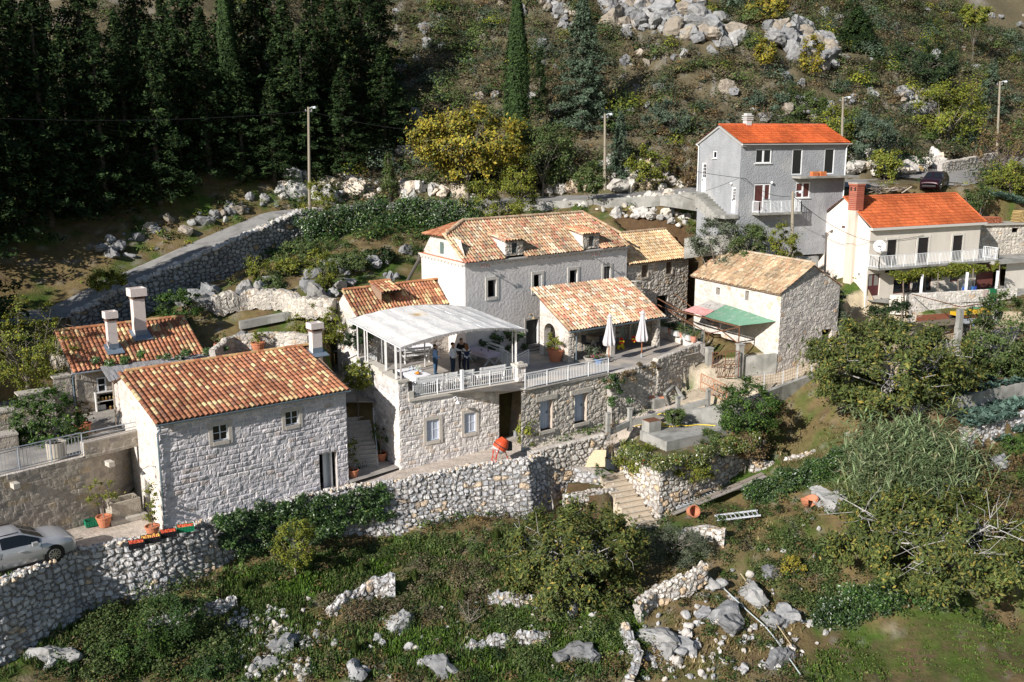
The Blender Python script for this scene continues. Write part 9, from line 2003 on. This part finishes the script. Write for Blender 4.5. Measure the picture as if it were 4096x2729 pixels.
car('silver saloon car parked on the gravel path at the left edge',wc-d_*1.42*S+n_*.9*S,43,(.5,.5,.51))
mc=onground(3738,765,80);car('dark maroon estate car parked at the bend of the upper road',mc+Vector((0,.2,.05)),236,(.03,.008,.012),True,k=1.)
# ---- poles and wires ----
def upole(label,x,yb,yt,Y,r=.14,lamp=True,lampside=1):
 p=atY(x,yb,Y);g=gz(p.x,p.y);top=atY(x,yt,Y);root=thing('utility_pole',label,'utility pole',(p.x,p.y,g));m=MB();m.c=(.3,.26,.2);m.tube([(0,0,-.5),(top.x-p.x,0,top.z-g)],[r,r*.7],8);m.build('pole',WOODM,root,world=False)
 t=Vector((top.x-p.x,0,top.z-g))
 m=MB();m.c=(.25,.25,.26);m.bar(t+Vector((-.3,0,-.35)),t+Vector((.3,0,-.35)),.06)
 for s in(-1,1):m.lathe(t+Vector((s*.25,0,-.32)),[(.05,0),(.06,.08),(.03,.14)],7)
 m.build('insulator_bracket',PLAIN,root,world=False)
 if lamp:
  m=MB();m.c=(.55,.58,.6);m.tube([t+Vector((0,0,-.15)),t+Vector((.35*lampside,-.1,.0)),t+Vector((.5*lampside,-.15,.0))],.035,5);m.build('arm',PLAIN,root,world=False);m=MB();m.c=(.6,.63,.66);m.lathe(t+Vector((.55*lampside,-.17,-.14)),[(.16,0),(.17,.08),(.1,.16),(.03,.2)],10);m.build('lamp_head',PLAIN,root,world=False)
 return Vector((p.x,p.y,g))+t
w1_=upole('wooden lamp pole rising before the dark conifers at the lane wall',1234,755,428,85);w2_=upole('wooden lamp pole on the rocky bank right behind the main house',2420,720,455,91);w3_=upole('wooden lamp pole standing behind the right end of the grey house',3372,620,388,94);w4_=upole('wooden lamp pole at the far right on the hillside road',4000,520,325,106);w5_=upole('weathered wooden pole in front of the grey house with a small lamp',3172,1045,765,75,.15)
def wire(label,a,b_,sag,r=.018):
 P=[a.lerp(b_,t)-Vector((0,0,sag*4*t*(1-t))) for t in np.linspace(0,1,24)];m=MB();m.c=(.02,.02,.02);m.tube(P,r,4);tagp(m.build('overhead_cable',PLAIN),label,'cable')
Z=Vector((0,0,-.35))
wire('overhead cable from the left edge to the pole before the conifers',Vector((-48,62,2.)),w1_+Z,1.);wire('overhead cable crossing in front of the yellow tree',w1_+Z,w2_+Z,1.6);wire('overhead cable from the bank pole toward the grey house roof',w2_+Z,gg.pt(3,.2,.0)+Vector((1.2,4,1.0)),.8);wire('overhead cable from the grey house chimney side to the pole behind it',up_g if 0 else gf.pt(4.,1.2,-3.2),w3_+Z,.4);wire('overhead cable between the two far right lamp poles',w3_+Z,w4_+Z,1.)
wire('black cable from the left edge of the grey house wall to its corner bracket',gg.pt(5.8,-2.4,.6)+Vector((-8,-1,1.5)),gf.pt(.35,-3.5,.3),.4);wire('black cable from the grey house corner to the wooden pole in front',gf.pt(.35,-3.5,.3),w5_+Z,.5);wire('black cable from the wooden pole to the cream house corner',w5_+Z,wf.pt(.0,-8.3,.15),.5);wire('black cable along the cream house front below the eave',wf.pt(.0,-8.3,.1),wf.pt(5.6,-8.05,.1),.12)
# ladders, planks on the slope
def ladder(label,a,b_,w,n,c,r=.045):
 a=Vector(a);b_=Vector(b_);d=(b_-a).normalized();k=d.cross(Vector((0,0,1))).normalized();root=thing('ladder',label,'ladder',a)
 for s in(-1,1):m=MB();m.c=c;m.bar(a+k*s*w/2,b_+k*s*w/2,r,r*1.5);m.build('rail',PLAIN if c[0]>.4 else WOODM,root)
 m=MB();m.c=c
 for i in range(n):p=a.lerp(b_,(i+.5)/n);m.bar(p-k*w/2,p+k*w/2,r*.8)
 m.build('rungs',PLAIN if c[0]>.4 else WOODM,root)
ladder('short silver aluminium ladder lying below the trailing ivy',G1(2862,2092)+Vector((0,0,.25)),G1(3035,2078)+Vector((0,0,.35)),.75,10,(.55,.57,.6),.06)
ladder('silver ladder lying against the cistern wall under the wooden planks',G1(2690,2055)+Vector((0,0,.3)),G1(2860,1990)+Vector((0,0,.35)),.7,12,(.45,.48,.52),.05)
ladder('wooden ladder lying along the foot of the cistern wall',G1(2670,2035)+Vector((0,0,.45)),G1(2830,1985)+Vector((0,0,.5)),.6,6,(.3,.23,.16),.08)
for k,(a,b_,l) in enumerate((((2690,2080),(3060,1935),'long grey plank lying from the ladders toward the cistern end'),((2780,2035),(3050,1915),'second weathered plank beside the foot of the cistern wall'),((2900,2000),(3030,1970),'short pale painted board on the plank pile'))):
 m=MB();m.c=((.3,.27,.24),(.27,.23,.19),(.6,.6,.6))[k];m.bar(G1(*a)+Vector((0,0,.3+.05*k)),G1(*b_)+Vector((0,0,.3)),.3 if k<2 else .2,.06);tagp(m.build('plank',WOODM),l,'plank')
m=MB();m.c=(.52,.2,.11);q=Matrix.Rotation(rad(65),4,'X')@Matrix.Rotation(rad(20),4,'Y');root=thing('clay_pot','empty clay pot tipped over on the ladders below the cistern','pot',G1(2758,2085)+Vector((0,0,.5)));R_=[]
for r,z in((.2,0),(.33,.45),(.37,.45),(.37,.55),(.32,.55),(.3,.1)):R_.append([m.v(q@Vector((r*math.cos(t),r*math.sin(t),z))) for t in[2*math.pi*i/16 for i in range(16)]])
for a,b_ in zip(R_,R_[1:]):
 for i in range(16):m.f((a[i],a[(i+1)%16],b_[(i+1)%16],b_[i]))
m.f(R_[0]);m.build('pot',TERRA,root,world=False)
m=MB();m.c=(.6,.28,.16);R_=[];p=G1(3235,2050)+Vector((0,0,.15))
for r,z in((.1,0),(.35,.15),(.48,.38),(.52,.55),(.46,.55),(.3,.2)):R_.append([m.v(p+Vector((r*math.cos(t),r*math.sin(t)*.8,z+.12*math.sin(t*2)))) for t in[2*math.pi*i/16 for i in range(12)]])
for a,b_ in zip(R_,R_[1:]):
 for i in range(11):m.f((a[i],a[i+1],b_[i+1],b_[i]))
tagp(m.build('broken_pot',TERRA),'broken half of a clay jar lying on the rock below the trailing ivy','pot')
hose('water_hose','pale hose running down the bare rocky slope to the bottom edge',[G1(*q)+Vector((0,0,.25)) for q in((2890,2380),(2990,2480),(3080,2560),(3200,2729))],.03,(.45,.5,.5))
hose('water_hose','thin tan cane lying along the rocks above the pale hose',[G1(*q)+Vector((0,0,.35)) for q in((2960,2330),(3060,2470),(3165,2620))],.025,(.5,.4,.25))
# yard: trailer, tractor, bicycles
tp=atZ(3770,1330,-14.2);root=thing('farm_trailer','old wooden flatbed farm trailer with brown side boards in the yard','trailer',tp,rad(20));m=MB();m.c=(.2,.16,.12)
for k in range(9):m.box((0,-.8+.2*k,.75),(3.6,.18,.05))
m.build('bed',WOODM,root,world=False);m=MB();m.c=(.25,.09,.05);m.box((-.2,.85,1.0),(3.0,.05,.42));m.build('side_board',WOODM,root,world=False);m=MB();m.c=(.4,.42,.46);m.box((1.3,-.88,.9),(1.5,.05,.35));m.build('grey_board',WOODM,root,world=False)
for s in(-1,1):m=MB();m.c=(.03,.03,.03);m.tube([(.7,s*.7,.35),(.7,s*.85,.35)],.36,16);m.build('wheel',PLAIN,root,world=False)
tp=atZ(3900,1315,-14.1)+Vector((0,1.2,0));root=thing('small_tractor','small yellow two-wheel-drive tractor with rusty engine parked behind the concrete pillar','tractor',tp,rad(18));m=MB();m.c=(.6,.35,.02);m.box((-.9,0,1.0),(1.1,.6,.25));m.box((.9,0,1.05),(1.3,.7,.3));m.box((1.1,.55,.95),(.8,.35,.08));m.box((1.1,-.55,.95),(.8,.35,.08));m.build('bonnet',PLAIN,root,world=False);m=MB();m.c=(.15,.06,.03);m.box((-.1,0,.65),(1.6,.45,.5));m.build('engine',PLAIN,root,world=False)
for x,r in((-.9,.38),(.95,.52)):
 for s in(-1,1):m=MB();m.c=(.03,.03,.03);m.tube([(x,s*.45,r),(x,s*.72,r)],r,16);m.build('wheel',PLAIN,root,world=False)
m=MB();m.c=(.04,.04,.04);m.tube([(.25+.2*math.cos(t),.2*math.sin(t),1.45) for t in np.linspace(0,6.28,13)],.02,5);m.tube([(.25,0,1.0),(.25,0,1.45)],.02,5);m.build('steering_wheel',PLAIN,root,world=False);m=MB();m.c=(.1,.3,.15);m.box((.6,0,1.3),(.45,.4,.08));m.build('seat',PLAIN,root,world=False)
def bike(label,p,az,c):
 root=thing('bicycle',label,'bicycle',p,rad(az))
 for x in(-.45,.45):m=MB();m.c=(.02,.02,.02);m.tube([(x+.28*math.cos(t),0,.28+.28*math.sin(t)) for t in np.linspace(0,6.28,17)],.025,5);
 for x in(-.45,.45):
  m=MB();m.c=(.02,.02,.02);m.tube([(x+.28*math.cos(t),0,.28+.28*math.sin(t)) for t in np.linspace(0,6.28,17)],.025,5)
  m.c=(.4,.4,.4)
  for t in np.linspace(0,3.14,6)[:-1]:m.bar((x-.26*math.cos(t),0,.28-.26*math.sin(t)),(x+.26*math.cos(t),0,.28+.26*math.sin(t)),.006)
  m.build('wheel',PLAIN,root,world=False)
 m=MB();m.c=c;m.tube([(-.45,0,.28),(-.1,0,.3),(.32,0,.65),(-.2,0,.62),(-.1,0,.3)],.022,5);m.tube([(-.45,0,.28),(-.2,0,.62)],.018,5);m.tube([(.45,0,.28),(.32,0,.65),(.28,0,.82)],.022,5);m.build('frame',PLAIN,root,world=False)
 m=MB();m.c=(.03,.03,.03);m.tube([(.22,-.22,.86),(.3,0,.83),(.22,.22,.86)],.018,5);m.build('handlebar',PLAIN,root,world=False);m=MB();m.c=(.03,.03,.03);m.box((-.22,0,.7),(.22,.12,.05));m.build('saddle',PLAIN,root,world=False)
bike('small white and blue bicycle by the yard fence, the left of two',atZ(3868,1362,-14.1)+Vector((0,.5,0)),25,(.5,.55,.65));bike('small blue bicycle by the yard fence, the right of two',atZ(3905,1350,-14.1)+Vector((0,.6,0)),60,(.08,.25,.5))
# towel, laundry, chairs on the cream house patio
wpp=Pl(WPA,math.degrees(math.atan2(WPB.y-WPA.y,WPB.x-WPA.x)))
m=MB();m.c=(.02,.14,.06);u=wpp.hit(3968,1180)[0];pbox(m,wpp,u-.3,u+.3,-13.1,-12.06,.06,.12);pbox(m,wpp,u-.3,u+.3,-12.06,-12.02,-.3,.12);tagp(m.build('green_towel',CLOTH),'dark green towel hanging over the patio wall of the cream house','towel')
m=MB();m.c=(.45,.36,.33);u=wpp.hit(3940,1170)[0];pbox(m,wpp,u-.25,u+.2,-12.6,-12.06,.06,.1);tagp(m.build('beige_mat',CLOTH),'beige mat hanging on the patio wall left of the green towel','mat')
for k,c in enumerate(((.03,.12,.5),(.02,.06,.3),(.5,.55,.7),(.05,.2,.55),(.03,.08,.35))):
 m=MB();m.c=c;u=wpp.hit(3886+k*12,1160)[0];pbox(m,wpp,u-.08,u+.1,-12.3,-11.9,-.9,-.86);tagp(m.build('laundry',CLOTH),'%s cloth from the left on the drying rack behind the patio wall'%ORD[k],'laundry','washing on the patio drying rack')
chair('white plastic chair at the right end of the cream house patio',wpp.pt(wpp.hit(3935,1140)[0],WB,-1.8),10,(.7,.72,.74))
# woodpile timber by the road, plank leaning in the sunken bed
for k,(x,y,l) in enumerate(((3480,780,'dark pallets and boards dumped on the apron right of the grey house, left heap'),(3560,778,'pale pallets and planks dumped on the apron left of the maroon car'))):
 rg=random.Random(k);p=onground(x,y,80);m=MB()
 for i in range(26):
  g=rg.uniform(.08,.3)*(1+.6*k);m.c=(g,g*.85,g*.7);a=p+Vector((rg.uniform(-1.7,1.7),rg.uniform(-.6,.6),rg.uniform(.1,.6)));d=Vector((rg.uniform(-1,1),rg.uniform(-.3,.3),rg.uniform(-.25,.3)));m.bar(a-d,a+d,rg.uniform(.08,.2),.04)
 tagp(m.build('timber_heap',WOODM),l,'timber')
m=MB();m.c=(.62,.5,.33);a=atZ(2335,1868,-20.35);b_=atZ(2420,1868,-20.35);m.hexa([a,b_,b_+Vector((0,.05,0)),a+Vector((0,.05,0)),a+Vector((.1,.45,.95)),b_+Vector((.1,.45,.95)),b_+Vector((.1,.5,.95)),a+Vector((.1,.5,.95))]);tagp(m.build('leaning_board',WOODM),'pale yellow wooden board leaning on the wall at the top of the garden steps','board')
t_=atZ(2392,1945,-20.95);T('small_tree','tiny bright green round pine seedling beside the garden steps',2392,1860,1945,26,'citrus',1400,Y=t_.y,leaf=.05,nb=14,seed=990,trunk=.02)
# railing of the kitchen terrace
kr0=kw.pt(-14,-16.12,-.15);railing('railing','pale metal railing on the kitchen terrace above the silver car',[kr0,kw.pt(.1,-16.12,-.15)],1.15,.17,m=mat('pale_metal',(.42,.46,.52),rough=.4,metal=.3))
tp=kw.pt(.3,-15.45,-.15);m=MB();m.tube([kw.pt(.1,-15.0,-.15),kw.pt(ue-.3,-15.05,-.15),kw.pt(ue-.3,-15.4,-.15)],.03,6);m.tube([kw.pt(.1,-15.25,-.15),kw.pt(ue-.35,-15.3,-.15)],.02,6);tagp(m.build('handrail',mat('pale_metal')),'pale metal rail on top of the raised parapet next to the cottage gable','handrail')
for k,(x,y) in enumerate(((52,1936),(430,1850))):
 u,z=kw.hit(x,y);m=MB();m.c=(.5,.46,.4);pbox(m,kw,u-.15,u+.15,z-.13,z+.13,-.1,.5);tagp(m.build('stone_spout',STONE),'stone block spout sticking out of the block wall, %s of two'%('left' if k==0 else 'right'),'spout')
# stepped block seating walls left of kitchen
zs_=-15.9
for k,(x0,x1,yt,l,th) in enumerate(((-300,75,1770,'lower stepped block wall at the far left of the kitchen terrace',.75),(-300,60,1640,'upper block wall at the far left under the wild tree',1.5),(75,215,1620,'block wall with round stone coping under the wild tree',1.7),(215,290,1560,'tall end block of the stepped wall beside the kitchen corner',2.3))):
 y_=1770;a=atZ(x0,1730-40*k,-16.3);Yb=atZ(150,1700,-16.3);pl_=Pl(atZ(100,(1790,1745,1700,1690)[k],-16.3),38.);u0=pl_.hit(x0,yt)[0];u1=pl_.hit(x1,yt)[0];m=MB();panel(m,pl_,u0,u1,-16.4,-16.3+th,(),'block',.08,160.+k);m.c=(.44,.4,.35);pbox(m,pl_,u0,u1+.02,-16.3+th,-16.2+th,-.9,.04);m.c=(.36,.32,.27);pbox(m,pl_,u1-.02,u1,-16.4,-16.3+th,-.9,-.0);tagp(m.build('stepped_wall',STONE),l,'wall')
root=None
